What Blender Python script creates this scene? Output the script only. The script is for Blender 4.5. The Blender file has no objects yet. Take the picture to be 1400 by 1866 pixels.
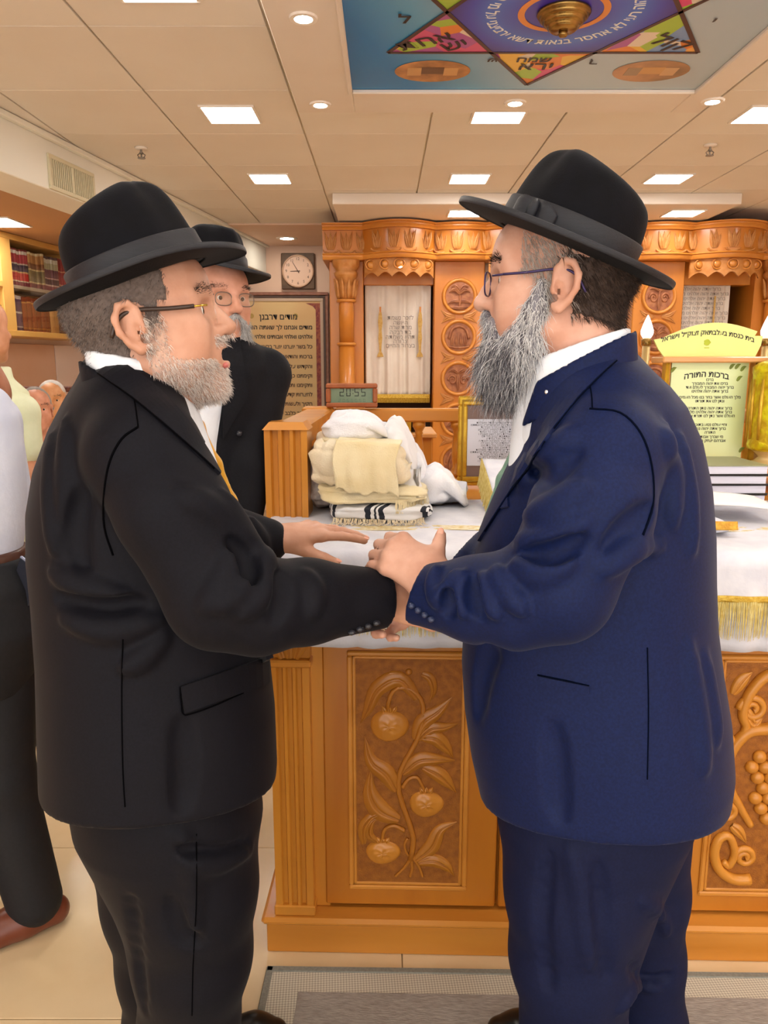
import bpy, bmesh, math, random
import numpy as np
from mathutils import Vector, Matrix

random.seed(7)
RNG = np.random.default_rng(7)
S = bpy.context.scene
COL = S.collection
PI = math.pi

# ------------------------------------------------------------------ camera
CAM_H, PITCH, FPX = 1.45, math.radians(11.1), 1380.0
cam_d = bpy.data.cameras.new('camera')
cam_d.sensor_fit = 'HORIZONTAL'
cam_d.sensor_width = 36.0
cam_d.lens = 36.0 * FPX / 1400.0
cam_d.clip_start = 0.05
cam = bpy.data.objects.new('camera', cam_d)
COL.objects.link(cam)
cam.location = (0, 0, CAM_H)
cam.rotation_euler = (math.radians(90) - PITCH, 0, 0)
S.camera = cam

# ------------------------------------------------------------------ world, exposure
S.view_settings.view_transform = 'Standard'
S.view_settings.look = 'None'
S.view_settings.gamma = 1.0
S.view_settings.use_curve_mapping = False
S.view_settings.exposure = 1.52
W = bpy.data.worlds.new('world')
S.world = W
W.use_nodes = True
_bg = W.node_tree.nodes['Background']
_bg.inputs[0].default_value = (1.0, 0.965, 0.93, 1)
_bg.inputs[1].default_value = 1.15
LAMP = 14.0          # emission of the ceiling panels
SPOT = 30.0          # emission of the small round downlights

_cp, _sp = math.cos(PITCH), math.sin(PITCH)
CAMP = np.array([0, 0, CAM_H])

def ray(px, py):
    u = (px - 700.0) / FPX
    v = (py - 933.0) / FPX
    return np.array([u, _cp - v * _sp, -_sp - v * _cp])

def at(px, py, d):
    """world point seen at a photo pixel, at depth (world Y) d"""
    r = ray(px, py)
    return CAMP + r * (d / r[1])

def at_z(px, py, z):
    r = ray(px, py)
    return CAMP + r * ((z - CAM_H) / r[2])

# ------------------------------------------------------------------ colours and materials
def lin(c):
    c = c / 255.0
    return c / 12.92 if c <= 0.04045 else ((c + 0.055) / 1.055) ** 2.4

def rgb(h):
    h = h.lstrip('#')
    return tuple(lin(int(h[i:i + 2], 16)) for i in (0, 2, 4)) + (1.0,)

MATS = {}

def new_mat(name):
    m = bpy.data.materials.new(name)
    m.use_nodes = True
    return m, m.node_tree.nodes, m.node_tree.links, m.node_tree.nodes['Principled BSDF']

def mat(name, c1, c2=None, rough=0.6, scale=6.0, stretch=(1, 1, 1), bump=0.0, bscale=None, metal=0.0,
        detail=4.0, spec=0.4, sheen=0.0, lo=0.35, hi=0.65, sub=0.0, coat=0.0, bdist=0.01, alpha=None, trans=0.0):
    if name in MATS:
        return MATS[name]
    m, N, L, B = new_mat(name)
    B.inputs['Roughness'].default_value = rough
    B.inputs['Metallic'].default_value = metal
    B.inputs['Specular IOR Level'].default_value = spec
    B.inputs['Sheen Weight'].default_value = sheen
    B.inputs['Sheen Roughness'].default_value = 0.4
    B.inputs['Coat Weight'].default_value = coat
    B.inputs['Coat Roughness'].default_value = 0.15
    if sub:
        B.inputs['Subsurface Weight'].default_value = sub
        B.inputs['Subsurface Radius'].default_value = (0.012, 0.005, 0.003)
        B.inputs['Subsurface Scale'].default_value = 0.5
    if trans:
        B.inputs['Transmission Weight'].default_value = trans
    if alpha is not None:
        B.inputs['Alpha'].default_value = alpha
    a = rgb(c1)
    tc = N.new('ShaderNodeTexCoord')
    mp = N.new('ShaderNodeMapping')
    mp.inputs['Scale'].default_value = stretch
    L.new(tc.outputs['Object'], mp.inputs['Vector'])
    if c2:
        nz = N.new('ShaderNodeTexNoise')
        nz.inputs['Scale'].default_value = scale
        nz.inputs['Detail'].default_value = detail
        L.new(mp.outputs[0], nz.inputs['Vector'])
        cr = N.new('ShaderNodeValToRGB')
        cr.color_ramp.elements[0].position = lo
        cr.color_ramp.elements[0].color = a
        cr.color_ramp.elements[1].position = hi
        cr.color_ramp.elements[1].color = rgb(c2)
        L.new(nz.outputs['Fac'], cr.inputs['Fac'])
        L.new(cr.outputs['Color'], B.inputs['Base Color'])
    else:
        B.inputs['Base Color'].default_value = a
    if bump:
        n2 = N.new('ShaderNodeTexNoise')
        n2.inputs['Scale'].default_value = bscale or scale * 4
        n2.inputs['Detail'].default_value = 3
        L.new(mp.outputs[0], n2.inputs['Vector'])
        bp = N.new('ShaderNodeBump')
        bp.inputs['Strength'].default_value = bump
        bp.inputs['Distance'].default_value = bdist
        L.new(n2.outputs['Fac'], bp.inputs['Height'])
        L.new(bp.outputs[0], B.inputs['Normal'])
    MATS[name] = m
    return m

def emit(name, c, s):
    if name in MATS:
        return MATS[name]
    m, N, L, B = new_mat(name)
    B.inputs['Base Color'].default_value = (0.8, 0.8, 0.8, 1)
    B.inputs['Emission Color'].default_value = rgb(c)
    B.inputs['Emission Strength'].default_value = s
    MATS[name] = m
    return m

def wood(name, c1, c2, axis='z', rough=0.38, scale=9.0, coat=0.25):
    st = {'x': (0.12, 1, 1), 'y': (1, 0.12, 1), 'z': (1, 1, 0.12)}[axis]
    return mat(name, c1, c2, rough=rough, scale=scale, stretch=st, bump=0.12, bscale=scale * 5, bdist=0.004,
               detail=7, lo=0.3, hi=0.7, coat=coat)

def weave(name, c1, c2, s1=380.0, rough=0.9, sheen=0.3, bump=0.25):
    """plain woven cloth: two crossed fine waves"""
    if name in MATS:
        return MATS[name]
    m, N, L, B = new_mat(name)
    B.inputs['Roughness'].default_value = rough
    B.inputs['Specular IOR Level'].default_value = 0.2
    B.inputs['Sheen Weight'].default_value = sheen
    tc = N.new('ShaderNodeTexCoord')
    nz = N.new('ShaderNodeTexNoise')
    nz.inputs['Scale'].default_value = s1
    nz.inputs['Detail'].default_value = 2
    L.new(tc.outputs['Object'], nz.inputs['Vector'])
    cr = N.new('ShaderNodeValToRGB')
    cr.color_ramp.elements[0].position = 0.3
    cr.color_ramp.elements[0].color = rgb(c1)
    cr.color_ramp.elements[1].position = 0.7
    cr.color_ramp.elements[1].color = rgb(c2)
    L.new(nz.outputs['Fac'], cr.inputs['Fac'])
    L.new(cr.outputs['Color'], B.inputs['Base Color'])
    bp = N.new('ShaderNodeBump')
    bp.inputs['Strength'].default_value = bump
    bp.inputs['Distance'].default_value = 0.001
    L.new(nz.outputs['Fac'], bp.inputs['Height'])
    L.new(bp.outputs[0], B.inputs['Normal'])
    MATS[name] = m
    return m

def glassy():
    m, N, L, B = new_mat('cabinet_glass')
    N.remove(B)
    out = [n for n in N if n.type == 'OUTPUT_MATERIAL'][0]
    tr = N.new('ShaderNodeBsdfTransparent'); tr.inputs[0].default_value = (.96, .97, .96, 1)
    gl = N.new('ShaderNodeBsdfGlossy'); gl.inputs['Roughness'].default_value = .02
    mx = N.new('ShaderNodeMixShader'); mx.inputs[0].default_value = .07
    L.new(tr.outputs[0], mx.inputs[1]); L.new(gl.outputs[0], mx.inputs[2]); L.new(mx.outputs[0], out.inputs[0])
    return m
M_glass = glassy()

# ------------------------------------------------------------------ scene tree
WM = {}

def tag(o, label=None, cat=None, group=None, kind=None):
    if label: o['label'] = label
    if cat: o['category'] = cat
    if group: o['group'] = group
    if kind: o['kind'] = kind
    return o

def thing(name, label, cat, loc=(0, 0, 0), rotz=0.0, group=None):
    o = bpy.data.objects.new(name, None)
    o.empty_display_size = 0.1
    COL.objects.link(o)
    o.location = loc
    o.rotation_euler = (0, 0, rotz)
    WM[o.name] = Matrix.Translation(Vector(loc)) @ Matrix.Rotation(rotz, 4, 'Z')
    return tag(o, label, cat, group)

def link(name, me, m=None, parent=None, loc=(0, 0, 0), rot=None, local=False, smooth=False, scl=None):
    """me: mesh in world coordinates (or, with local=True, in the parent's own frame)"""
    o = bpy.data.objects.new(name, me)
    COL.objects.link(o)
    if m is not None and not me.materials:
        me.materials.append(m)
    M = Matrix.Translation(Vector(loc))
    if rot is not None:
        M = M @ (rot if isinstance(rot, Matrix) else Matrix.Rotation(rot, 4, 'Z'))
    if scl is not None:
        M = M @ Matrix.Diagonal((*scl, 1.0))
    if parent is not None:
        o.parent = parent
        if not local:
            M = WM[parent.name].inverted() @ M
        WM[o.name] = WM[parent.name] @ M
    else:
        WM[o.name] = M
    l, r, s = M.decompose()
    o.location = l
    o.rotation_euler = r.to_euler()
    o.scale = s
    if smooth:
        me.shade_smooth()
    return o

def struct(name, me, m, parent=None, **k):
    o = link(name, me, m, parent, **k)
    if parent is None:
        o['kind'] = 'structure'
    return o

# ------------------------------------------------------------------ mesh builder
class MB:
    def __init__(self):
        self.v = []; self.f = []; self.mi = []; self.cur = 0
    def add(self, vs, fs):
        b = len(self.v)
        self.v.extend([tuple(map(float, p)) for p in vs])
        self.f.extend([tuple(b + i for i in f) for f in fs])
        self.mi.extend([self.cur] * len(fs))
        return self
    def box(self, x0, x1, y0, y1, z0, z1, c=0.0):
        if c <= 0:
            vs = [(x, y, z) for z in (z0, z1) for y in (y0, y1) for x in (x0, x1)]
            return self.add(vs, [(0, 2, 3, 1), (4, 5, 7, 6), (0, 1, 5, 4), (2, 6, 7, 3), (0, 4, 6, 2), (1, 3, 7, 5)])
        c = min(c, (x1 - x0) * .49, (y1 - y0) * .49, (z1 - z0) * .49)
        X = (x0, x1); Y = (y0, y1); Z = (z0, z1)
        vs = []; idx = {}
        for i in (0, 1):
            for j in (0, 1):
                for k in (0, 1):
                    sx = c if i == 0 else -c; sy = c if j == 0 else -c; sz = c if k == 0 else -c
                    idx[i, j, k, 0] = len(vs); vs.append((X[i], Y[j] + sy, Z[k] + sz))
                    idx[i, j, k, 1] = len(vs); vs.append((X[i] + sx, Y[j], Z[k] + sz))
                    idx[i, j, k, 2] = len(vs); vs.append((X[i] + sx, Y[j] + sy, Z[k]))
        g = lambda *a: idx[a]
        fs = []
        for i in (0, 1):
            q = [g(i, 0, 0, 0), g(i, 0, 1, 0), g(i, 1, 1, 0), g(i, 1, 0, 0)]; fs.append(q if i == 0 else q[::-1])
            q = [g(0, i, 0, 1), g(1, i, 0, 1), g(1, i, 1, 1), g(0, i, 1, 1)]; fs.append(q if i == 0 else q[::-1])
            q = [g(0, 0, i, 2), g(0, 1, i, 2), g(1, 1, i, 2), g(1, 0, i, 2)]; fs.append(q if i == 0 else q[::-1])
        for j in (0, 1):
            for k in (0, 1):
                q = [g(0, j, k, 1), g(0, j, k, 2), g(1, j, k, 2), g(1, j, k, 1)]
                fs.append(q if (j + k) % 2 == 0 else q[::-1])
                q = [g(j, 0, k, 0), g(j, 1, k, 0), g(j, 1, k, 2), g(j, 0, k, 2)]
                fs.append(q if (j + k) % 2 == 0 else q[::-1])
                q = [g(j, k, 0, 0), g(j, k, 0, 1), g(j, k, 1, 1), g(j, k, 1, 0)]
                fs.append(q if (j + k) % 2 == 0 else q[::-1])
        for i in (0, 1):
            for j in (0, 1):
                for k in (0, 1):
                    t = [g(i, j, k, 0), g(i, j, k, 1), g(i, j, k, 2)]
                    fs.append(t if (i + j + k) % 2 == 1 else t[::-1])
        return self.add(vs, fs)
    def loft(self, rings, closed=True, cap=True):
        n = len(rings[0]); vs = [p for r in rings for p in r]; fs = []
        for i in range(len(rings) - 1):
            for j in range(n if closed else n - 1):
                a = i * n + j; b = i * n + (j + 1) % n
                fs.append((a, b, b + n, a + n))
        if cap and closed:
            fs.append(tuple(range(n))[::-1]); fs.append(tuple((len(rings) - 1) * n + j for j in range(n)))
        return self.add(vs, fs)
    def tube(self, path, r, n=8, cap=True, flat=None):
        P = [np.array(p, float) for p in path]
        R = r if hasattr(r, '__len__') else [r] * len(P)
        T = []
        for i in range(len(P)):
            t = P[min(i + 1, len(P) - 1)] - P[max(i - 1, 0)]
            T.append(t / (np.linalg.norm(t) + 1e-9))
        u = np.cross(T[0], (0, 0, 1))
        if np.linalg.norm(u) < 0.05: u = np.cross(T[0], (1, 0, 0))
        u /= np.linalg.norm(u)
        rings = []
        for i in range(len(P)):
            u = u - T[i] * np.dot(u, T[i]); u /= np.linalg.norm(u) + 1e-9
            w = np.cross(T[i], u)
            rings.append([P[i] + R[i] * (math.cos(2 * PI * j / n) * u + math.sin(2 * PI * j / n) * w) for j in range(n)])
        return self.loft(rings, True, cap)
    def lathe(self, prof, c=(0, 0, 0), n=24, sx=1.0, sy=1.0, axis='z'):
        rings = []
        for r, z in prof:
            ring = []
            for j in range(n):
                a = 2 * PI * j / n
                p = (r * math.cos(a) * sx, r * math.sin(a) * sy, z)
                if axis == 'y': p = (p[0], z, -p[1]) if False else (r * math.cos(a) * sx, z, r * math.sin(a) * sy)
                ring.append((c[0] + p[0], c[1] + p[1], c[2] + p[2]))
            rings.append(ring if axis == 'z' else ring[::-1])
        return self.loft(rings)
    def prism(self, poly, y0, y1):
        """polygon in XZ extruded along Y"""
        n = len(poly)
        vs = [(x, y0, z) for x, z in poly] + [(x, y1, z) for x, z in poly]
        fs = [tuple(range(n)), tuple(range(2 * n - 1, n - 1, -1))]
        fs += [(i, i + n, (i + 1) % n + n, (i + 1) % n) for i in range(n)]
        return self.add(vs, fs)
    def prism_z(self, poly, z0, z1):
        n = len(poly)
        vs = [(x, y, z0) for x, y in poly] + [(x, y, z1) for x, y in poly]
        fs = [tuple(range(n))[::-1], tuple(range(n, 2 * n))]
        fs += [(i, (i + 1) % n, (i + 1) % n + n, i + n) for i in range(n)]
        return self.add(vs, fs)
    def grid(self, fn, nu, nv):
        vs = [fn(i / nu, j / nv) for j in range(nv + 1) for i in range(nu + 1)]
        fs = [(j * (nu + 1) + i, j * (nu + 1) + i + 1, (j + 1) * (nu + 1) + i + 1, (j + 1) * (nu + 1) + i)
              for j in range(nv) for i in range(nu)]
        return self.add(vs, fs)
    def ell(self, c, r, n=16, m=10, rot=None):
        vs = []; fs = []
        for i in range(m + 1):
            th = PI * i / m
            for j in range(n):
                p = np.array([r[0] * math.sin(th) * math.cos(2 * PI * j / n), r[1] * math.sin(th) * math.sin(2 * PI * j / n), r[2] * math.cos(th)])
                if rot is not None: p = np.array(rot) @ p
                vs.append(p + np.array(c))
        for i in range(m):
            for j in range(n):
                a = i * n + j; b = i * n + (j + 1) % n
                fs.append((a, a + n, b + n, b))
        return self.add(vs, fs)
    def mesh(self, name='m', smooth=False, fix=False):
        me = bpy.data.meshes.new(name)
        me.from_pydata(self.v, [], self.f)
        if any(self.mi):
            me.polygons.foreach_set('material_index', self.mi)
        if fix:
            bm = bmesh.new(); bm.from_mesh(me)
            bmesh.ops.remove_doubles(bm, verts=bm.verts, dist=1e-5)
            bmesh.ops.recalc_face_normals(bm, faces=bm.faces)
            bm.to_mesh(me); bm.free()
        if smooth: me.shade_smooth()
        me.update()
        return me

def bx(x0, x1, y0, y1, z0, z1, c=0.0, name='m'):
    return MB().box(x0, x1, y0, y1, z0, z1, c).mesh(name)

def auto_smooth(o, ang=35):
    me = o.data
    me.shade_smooth()
    bm = bmesh.new(); bm.from_mesh(me)
    for e in bm.edges:
        if len(e.link_faces) == 2 and e.calc_face_angle(0) > math.radians(ang):
            e.smooth = False
    bm.to_mesh(me); bm.free()
    return o

def curve_pts(pts, n=24, closed=False):
    """Catmull-Rom through points"""
    P = [np.array(p, float) for p in pts]
    out = []
    m = len(P)
    segs = m if closed else m - 1
    per = max(2, n // segs)
    for i in range(segs):
        if closed:
            p0, p1, p2, p3 = P[(i - 1) % m], P[i], P[(i + 1) % m], P[(i + 2) % m]
        else:
            p1, p2 = P[i], P[i + 1]
            p0 = P[i - 1] if i > 0 else 2 * p1 - p2
            p3 = P[i + 2] if i + 2 < m else 2 * p2 - p1
        for k in range(per):
            t = k / per
            out.append(0.5 * ((2 * p1) + (-p0 + p2) * t + (2 * p0 - 5 * p1 + 4 * p2 - p3) * t * t + (-p0 + 3 * p1 - 3 * p2 + p3) * t ** 3))
    if not closed: out.append(P[-1])
    return out

def heb(s):
    """visual order for a left-to-right text engine"""
    return s[::-1]

def text_mesh(s, size, name='lettering', align='CENTER', depth=0.0004, bold=0.0, spacing=1.0, reverse=True):
    cu = bpy.data.curves.new(name, 'FONT')
    cu.body = '\n'.join(heb(l) if reverse else l for l in s.split('\n'))
    cu.size = size
    cu.align_x = align
    cu.align_y = 'CENTER'
    cu.extrude = depth
    cu.offset = bold
    cu.space_line = spacing
    cu.resolution_u = 2
    o = bpy.data.objects.new(name, cu)
    COL.objects.link(o)
    dg = bpy.context.evaluated_depsgraph_get()
    me = bpy.data.meshes.new_from_object(o.evaluated_get(dg))
    bpy.data.objects.remove(o)
    bpy.data.curves.remove(cu)
    me.name = name
    return me

def text_bend(me, fn):
    n = len(me.vertices)
    a = np.empty(n * 3); me.vertices.foreach_get('co', a); a = a.reshape(-1, 3)
    b = np.array([fn(*p) for p in a])
    me.vertices.foreach_set('co', b.ravel()); me.update()
    return me
S.cycles.use_adaptive_sampling = True
S.cycles.adaptive_threshold = 0.03
S.cycles.max_bounces = 6
S.cycles.diffuse_bounces = 3
S.cycles.glossy_bounces = 3
S.cycles.transmission_bounces = 4
S.cycles.transparent_max_bounces = 8
S.cycles.caustics_reflective = False
S.cycles.caustics_refractive = False
# ================================================================== ROOM SHELL
CZ = 2.55
TT = 0.602
GX0, GY0 = -0.387, 2.78
Y_END = GY0 + 6 * TT
WALL_Y = 7.5
X_R = 4.35
Y_B = -3.2

M_tile = mat('floor_stone', '#e6cfa8', '#dcc096', rough=0.22, scale=3.0, detail=8, bump=0.03, bscale=30, spec=0.5)
M_grout = mat('grout', '#a58c66', rough=0.8)
M_ceil = mat('ceiling_paint', '#eee5da', '#e8ddd0', rough=0.75, scale=1.2)
M_ceilgap = mat('ceiling_grid', '#efe0ca', rough=0.7)
M_white = mat('white_paint', '#ece0d4', '#e6d8ca', rough=0.6, scale=2)
M_bulk = mat('bulkhead_paint', '#f6f3e8', '#f1eee2', rough=0.6, scale=1.5)
M_wallb = mat('back_wall_paint', '#edcdb6', '#e6c3ac', rough=0.75, scale=1.5)
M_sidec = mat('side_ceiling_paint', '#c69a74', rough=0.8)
M_panel = emit('lit_diffuser', '#fffdf8', LAMP)
M_spotl = emit('lit_spot', '#fff6e6', SPOT)
M_lframe = mat('light_frame', '#f1e6da', rough=0.4)
M_metal = mat('dull_steel', '#8f8a84', rough=0.35, metal=0.9)
M_brass = mat('brass', '#a8854a', '#6e5228', rough=0.25, metal=0.9, scale=20)
M_gold = mat('gold_leaf', '#d9b23c', '#c79a2e', rough=0.35, metal=0.55, scale=40)

# ---- floor and tiles
FT = 0.616
floor = struct('floor', bx(-6, X_R, Y_B, WALL_Y + .1, -0.06, -0.006), M_grout)
ft = bx(-FT / 2 + .0012, FT / 2 - .0012, -FT / 2 + .0012, FT / 2 - .0012, -0.012, 0.0, 0.0012, 'floor_tile')
ft.materials.append(M_tile)
x = 0.045 - FT * 8 + FT / 2
while x < X_R - .2:
    y = 1.455 - FT * 7 + FT / 2
    while y < WALL_Y - 0.1:
        if y > -1.2 and -3.9 < x < 3.5:
            link('floor_tile', ft, None, floor, loc=(x, y, 0))
        y += FT
    x += FT

# ---- bulkhead frame of reference (the side of the room runs 8.6 degrees off the ceiling grid)
SD = np.array([0.1498, 0.9887]); SN = np.array([0.9887, -0.1498]); SO = np.array([-1.70, 3.634])
def LW(s, t, z):
    p = SO + s * SD + t * SN
    return (p[0], p[1], z)
def side_at(px, py, t):
    """(s, z) where a photo pixel meets the vertical plane t = const"""
    r = ray(px, py)
    k = (t + SO @ SN) / (r[0] * SN[0] + r[1] * SN[1])
    p = CAMP + r * k
    return float((p[:2] - SO) @ SD), float(p[2])
def side_box(s0, s1, t0, t1, z0, z1, c=0.0):
    mb = MB().box(s0, s1, t0, t1, z0, z1, c)
    mb.v = [LW(*p) for p in mb.v]
    mb.f = [f[::-1] for f in mb.f]
    return mb.mesh()
S0, S1 = -5.0, 3.92

# ---- tiled ceiling
def in_soffit(x, y):
    return -0.36 < x < 1.31 and 1.55 < y < 3.41
ceil = struct('ceiling', bx(-3.6, X_R, Y_B, WALL_Y + .1, CZ + 0.012, CZ + 0.06), M_ceilgap)
ct = bx(-TT / 2 + .0045, TT / 2 - .0045, -TT / 2 + .002, TT / 2 - .002, 0, 0.012, 0.0015, 'ceiling_tile')
ct.materials.append(M_ceil)
for i in range(-3, 8):
    for j in range(-8, 6):
        x = GX0 + TT * (i + .5); y = GY0 + TT * (j + .5)
        if y < -1: continue
        if in_soffit(x - TT / 2, y) and in_soffit(x + TT / 2, y - TT / 2) and in_soffit(x, y + TT / 2): continue
        # beyond the bulkhead face
        if (np.array([x + TT / 2, y - TT / 2]) - SO) @ SN < 0.0: continue
        link('ceiling_tile', ct, None, ceil, loc=(x, y, CZ))
# smooth strip between the tiles and the end wall
struct('trim_1', bx(-1.6, X_R, Y_END, WALL_Y + .1, CZ - 0.012, CZ + 0.011, .003), M_wallb)
# dropped strip in front of the ark
ZS = 2.48
p0 = at_z(606, 372, ZS); p1 = at_z(1352, 372, ZS)
struct('trim_2', bx(p0[0], p1[0], p0[1], 6.75, ZS, CZ + .0, .004), M_white)
# border around the ceiling picture
ZM = 2.47
SX0, SX1, SY0, SY1 = -0.355, 1.308, 1.57, 3.40
MX0, MX1, MY0, MY1 = -0.121, 1.187, 1.83, 3.14
mb = MB()
mb.box(SX0, MX0, SY0, SY1, ZM, CZ, .003).box(MX1, SX1, SY0, SY1, ZM, CZ, .003)
mb.box(MX0, MX1, SY0, MY0, ZM, CZ, .003).box(MX0, MX1, MY1, SY1, ZM, CZ, .003)
struct('trim_3', mb.mesh(), M_white)
mb = MB()   # thin moulding round the picture
w = .018
mb.box(MX0 - w, MX0, MY0 - w, MY1 + w, ZM - .010, ZM + .02, .004).box(MX1, MX1 + w, MY0 - w, MY1 + w, ZM - .010, ZM + .02, .004)
mb.box(MX0, MX1, MY1, MY1 + w, ZM - .010, ZM + .02, .004).box(MX0, MX1, MY0 - w, MY0, ZM - .010, ZM + .02, .004)
struct('trim_4', mb.mesh(), M_white)

# ---- walls
struct('wall_back', bx(-6, X_R + .2, WALL_Y, WALL_Y + .15, -.06, 2.8), M_wallb)
struct('wall_right', bx(X_R, X_R + .15, Y_B, WALL_Y, -.06, 2.8), M_wallb)
struct('wall_left', side_box(S0, S1 - .01, -1.60, -1.46, -.06, 2.8), mat('side_wall_paint', '#e8cbb6', '#e2c2ac', rough=.7, scale=2))
struct('trim_5', side_box(S0, S1 - .02, -0.25, 0.0, 2.29, CZ + .011, .004), M_bulk)                # bulkhead beam
struct('trim_6', side_box(S0, S1 - .02, 0.0, .035, CZ - .03, CZ - .002, .006), M_bulk)             # cornice strip along the beam
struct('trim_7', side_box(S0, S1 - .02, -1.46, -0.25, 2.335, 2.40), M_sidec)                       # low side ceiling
s_a, _ = side_at(97, 660, -1.46)
struct('trim_8', side_box(S0, s_a, -1.455, -1.44, 0.9, 1.60, .003), mat('wall_panel_tan', '#d8a684', '#e0b496', rough=.6, scale=2))
struct('trim_9', side_box(s_a + .01, S1 - .05, -1.455, -1.44, 0.9, 1.60, .003), mat('wall_panel_cream', '#efd7c8', rough=.6))

# ---- ceiling lights
def panel_light(x, y, z, label, w=.11):
    t = thing('ceiling_light', label, 'ceiling light', (x, y, z), 0, 'square ceiling lights')
    f = MB(); g = w + .012
    f.box(-g, g, -g, -w, -.008, 0.002, .002).box(-g, g, w, g, -.008, 0.002, .002).box(-g, -w, -w, w, -.008, .002, .002).box(w, g, -w, w, -.008, .002, .002)
    link('frame', f.mesh(), M_lframe, t, local=True)
    link('diffuser', bx(-w, w, -w, w, -.005, .001), M_panel, t, local=True)
    return t
where = {(-.688, 3.685): 'lit square ceiling light nearest above the taller bearded man in the dark hat row, by bulkhead'}
LX = [-.688, .516, 1.72, 2.924]
LY = [4.889, 3.685, 2.481, 1.277, .073, -1.131]
names = {
    (0, 0): 'lit square panel light on the ceiling, further of two left of the painted ceiling picture',
    (0, 1): 'lit square panel light beside the picture border, above the black-suited man',
    (0, 2): 'lit square panel light cut by the top edge of the photo at left',
    (1, 0): 'lit square panel light above the blue-suited man, second behind the ceiling picture',
    (1, 1): 'lit square panel light just behind the ceiling picture border, at its middle',
    (2, 0): 'lit square panel light behind the blue-suited man\'s hat crown, over the yellow sign',
    (2, 1): 'lit square panel light at the right edge of the photo by the picture border'}
for i, x in enumerate(LX):
    for j, y in enumerate(LY):
        if in_soffit(x, y): continue
        panel_light(x, y, CZ, names.get((i, j), 'lit square ceiling panel light outside the photo\'s view'))
for k, (px, py) in enumerate([(848, 388), (1245, 388)]):
    p = at_z(px, py, ZS)
    panel_light(p[0], p[1], ZS, ['lit square panel light in the dropped strip over the carved ark, behind the hat brim',
                                 'lit square panel light in the dropped strip over the ark\'s right bay'][k])
p = at_z(-12, 404, 2.335)
panel_light(p[0], p[1], 2.335, 'lit square light in the low side ceiling above the bookcase', .16)
p = LW(-1.2, -.8, 2.335)
panel_light(p[0], p[1], 2.335, 'lit square ceiling panel light outside the photo\'s view', .16)

def spot_light(px, py, z, label, r=.028):
    p = at_z(px, py, z)
    t = thing('downlight', label, 'downlight', tuple(p), 0, 'small round downlights')
    link('ring', MB().lathe([(r, -.001), (r, -.006), (r * 1.5, -.006), (r * 1.6, 0.0), (r * 1.6, .002), (r, .002)], n=20).mesh(smooth=False), M_lframe, t, local=True)
    link('lens', MB().lathe([(r, .001), (r * .98, -.003), (.001, -.004)], n=20).mesh(), M_spotl, t, local=True)
spot_light(553, 32, ZM, 'small round downlight in the white border left of the ceiling picture')
spot_light(584, 190, ZM, 'small round downlight at the far left corner of the picture border')
spot_light(939, 187, ZM, 'small round downlight in the border below the middle of the ceiling picture')
spot_light(1299, 184, ZM, 'small round downlight at the far right corner of the picture border')
spot_light(523, 434, CZ - .012, 'round downlight in the plain ceiling above the wall clock', .06)

# ---- sprinklers
def sprinkler(px, py, label):
    p = at_z(px, py - 6, CZ)
    t = thing('sprinkler', label, 'sprinkler', tuple(p), 0, 'ceiling sprinklers')
    link('escutcheon', MB().lathe([(.001, 0), (.034, 0), (.03, -.008), (.001, -.01)], n=18).mesh(smooth=True), M_lframe, t, local=True)
    link('body', MB().lathe([(.006, -.008), (.006, -.02), (.010, -.022), (.010, -.03), (.004, -.034), (.004, -.05), (.001, -.05)], n=10).mesh(), M_metal, t, local=True)
    link('deflector', MB().lathe([(.001, -.05), (.02, -.05), (.02, -.053), (.001, -.053)], n=14).mesh(), M_metal, t, local=True)
    for a in (-1, 1):
        link('arm', MB().tube([(a * .008, 0, -.028), (a * .02, 0, -.036), (a * .014, 0, -.047), (0, 0, -.051)], .003, 6).mesh(), M_metal, t, local=True)
sprinkler(257, 275, 'metal sprinkler head on the ceiling above the left man\'s black hat')
sprinkler(1295, 270, 'metal sprinkler head on the ceiling at right above the yellow sign')

# ---- air grille on the bulkhead
sA, zA = side_at(88, 275, 0); sB, zB = side_at(166, 335, 0)
_, z1 = side_at(88, 275, 0); _, z0 = side_at(92, 330, 0)
g = thing('air_grille', 'cream louvred air grille set in the white bulkhead', 'air vent')
z0 = 2.315; z1 = 2.44
mbf = MB()
for a in [(sA - .02, sB + .02, z1, z1 + .02), (sA - .02, sB + .02, z0 - .02, z0), (sA - .02, sA, z0, z1), (sB, sB + .02, z0, z1), ((sA + sB) / 2 - .006, (sA + sB) / 2 + .006, z0, z1)]:
    mbf.box(a[0], a[1], 0.0, .012, a[2], a[3], .002)
mbf.v = [LW(*p) for p in mbf.v]; mbf.f = [f[::-1] for f in mbf.f]
M_gr = mat('grille_cream', '#d9cfae', rough=.5)
link('frame', mbf.mesh(), M_gr, g)
link('back_plate', side_box(sA, sB, .0005, .002, z0, z1), mat('grille_dark', '#8d8468', rough=.8), g)
n = 22
for i in range(n):
    s = sA + (sB - sA) * (i + .5) / n
    link('louvre', side_box(s - .004, s + .004, .002, .010, z0, z1, .001), M_gr, g)

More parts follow.
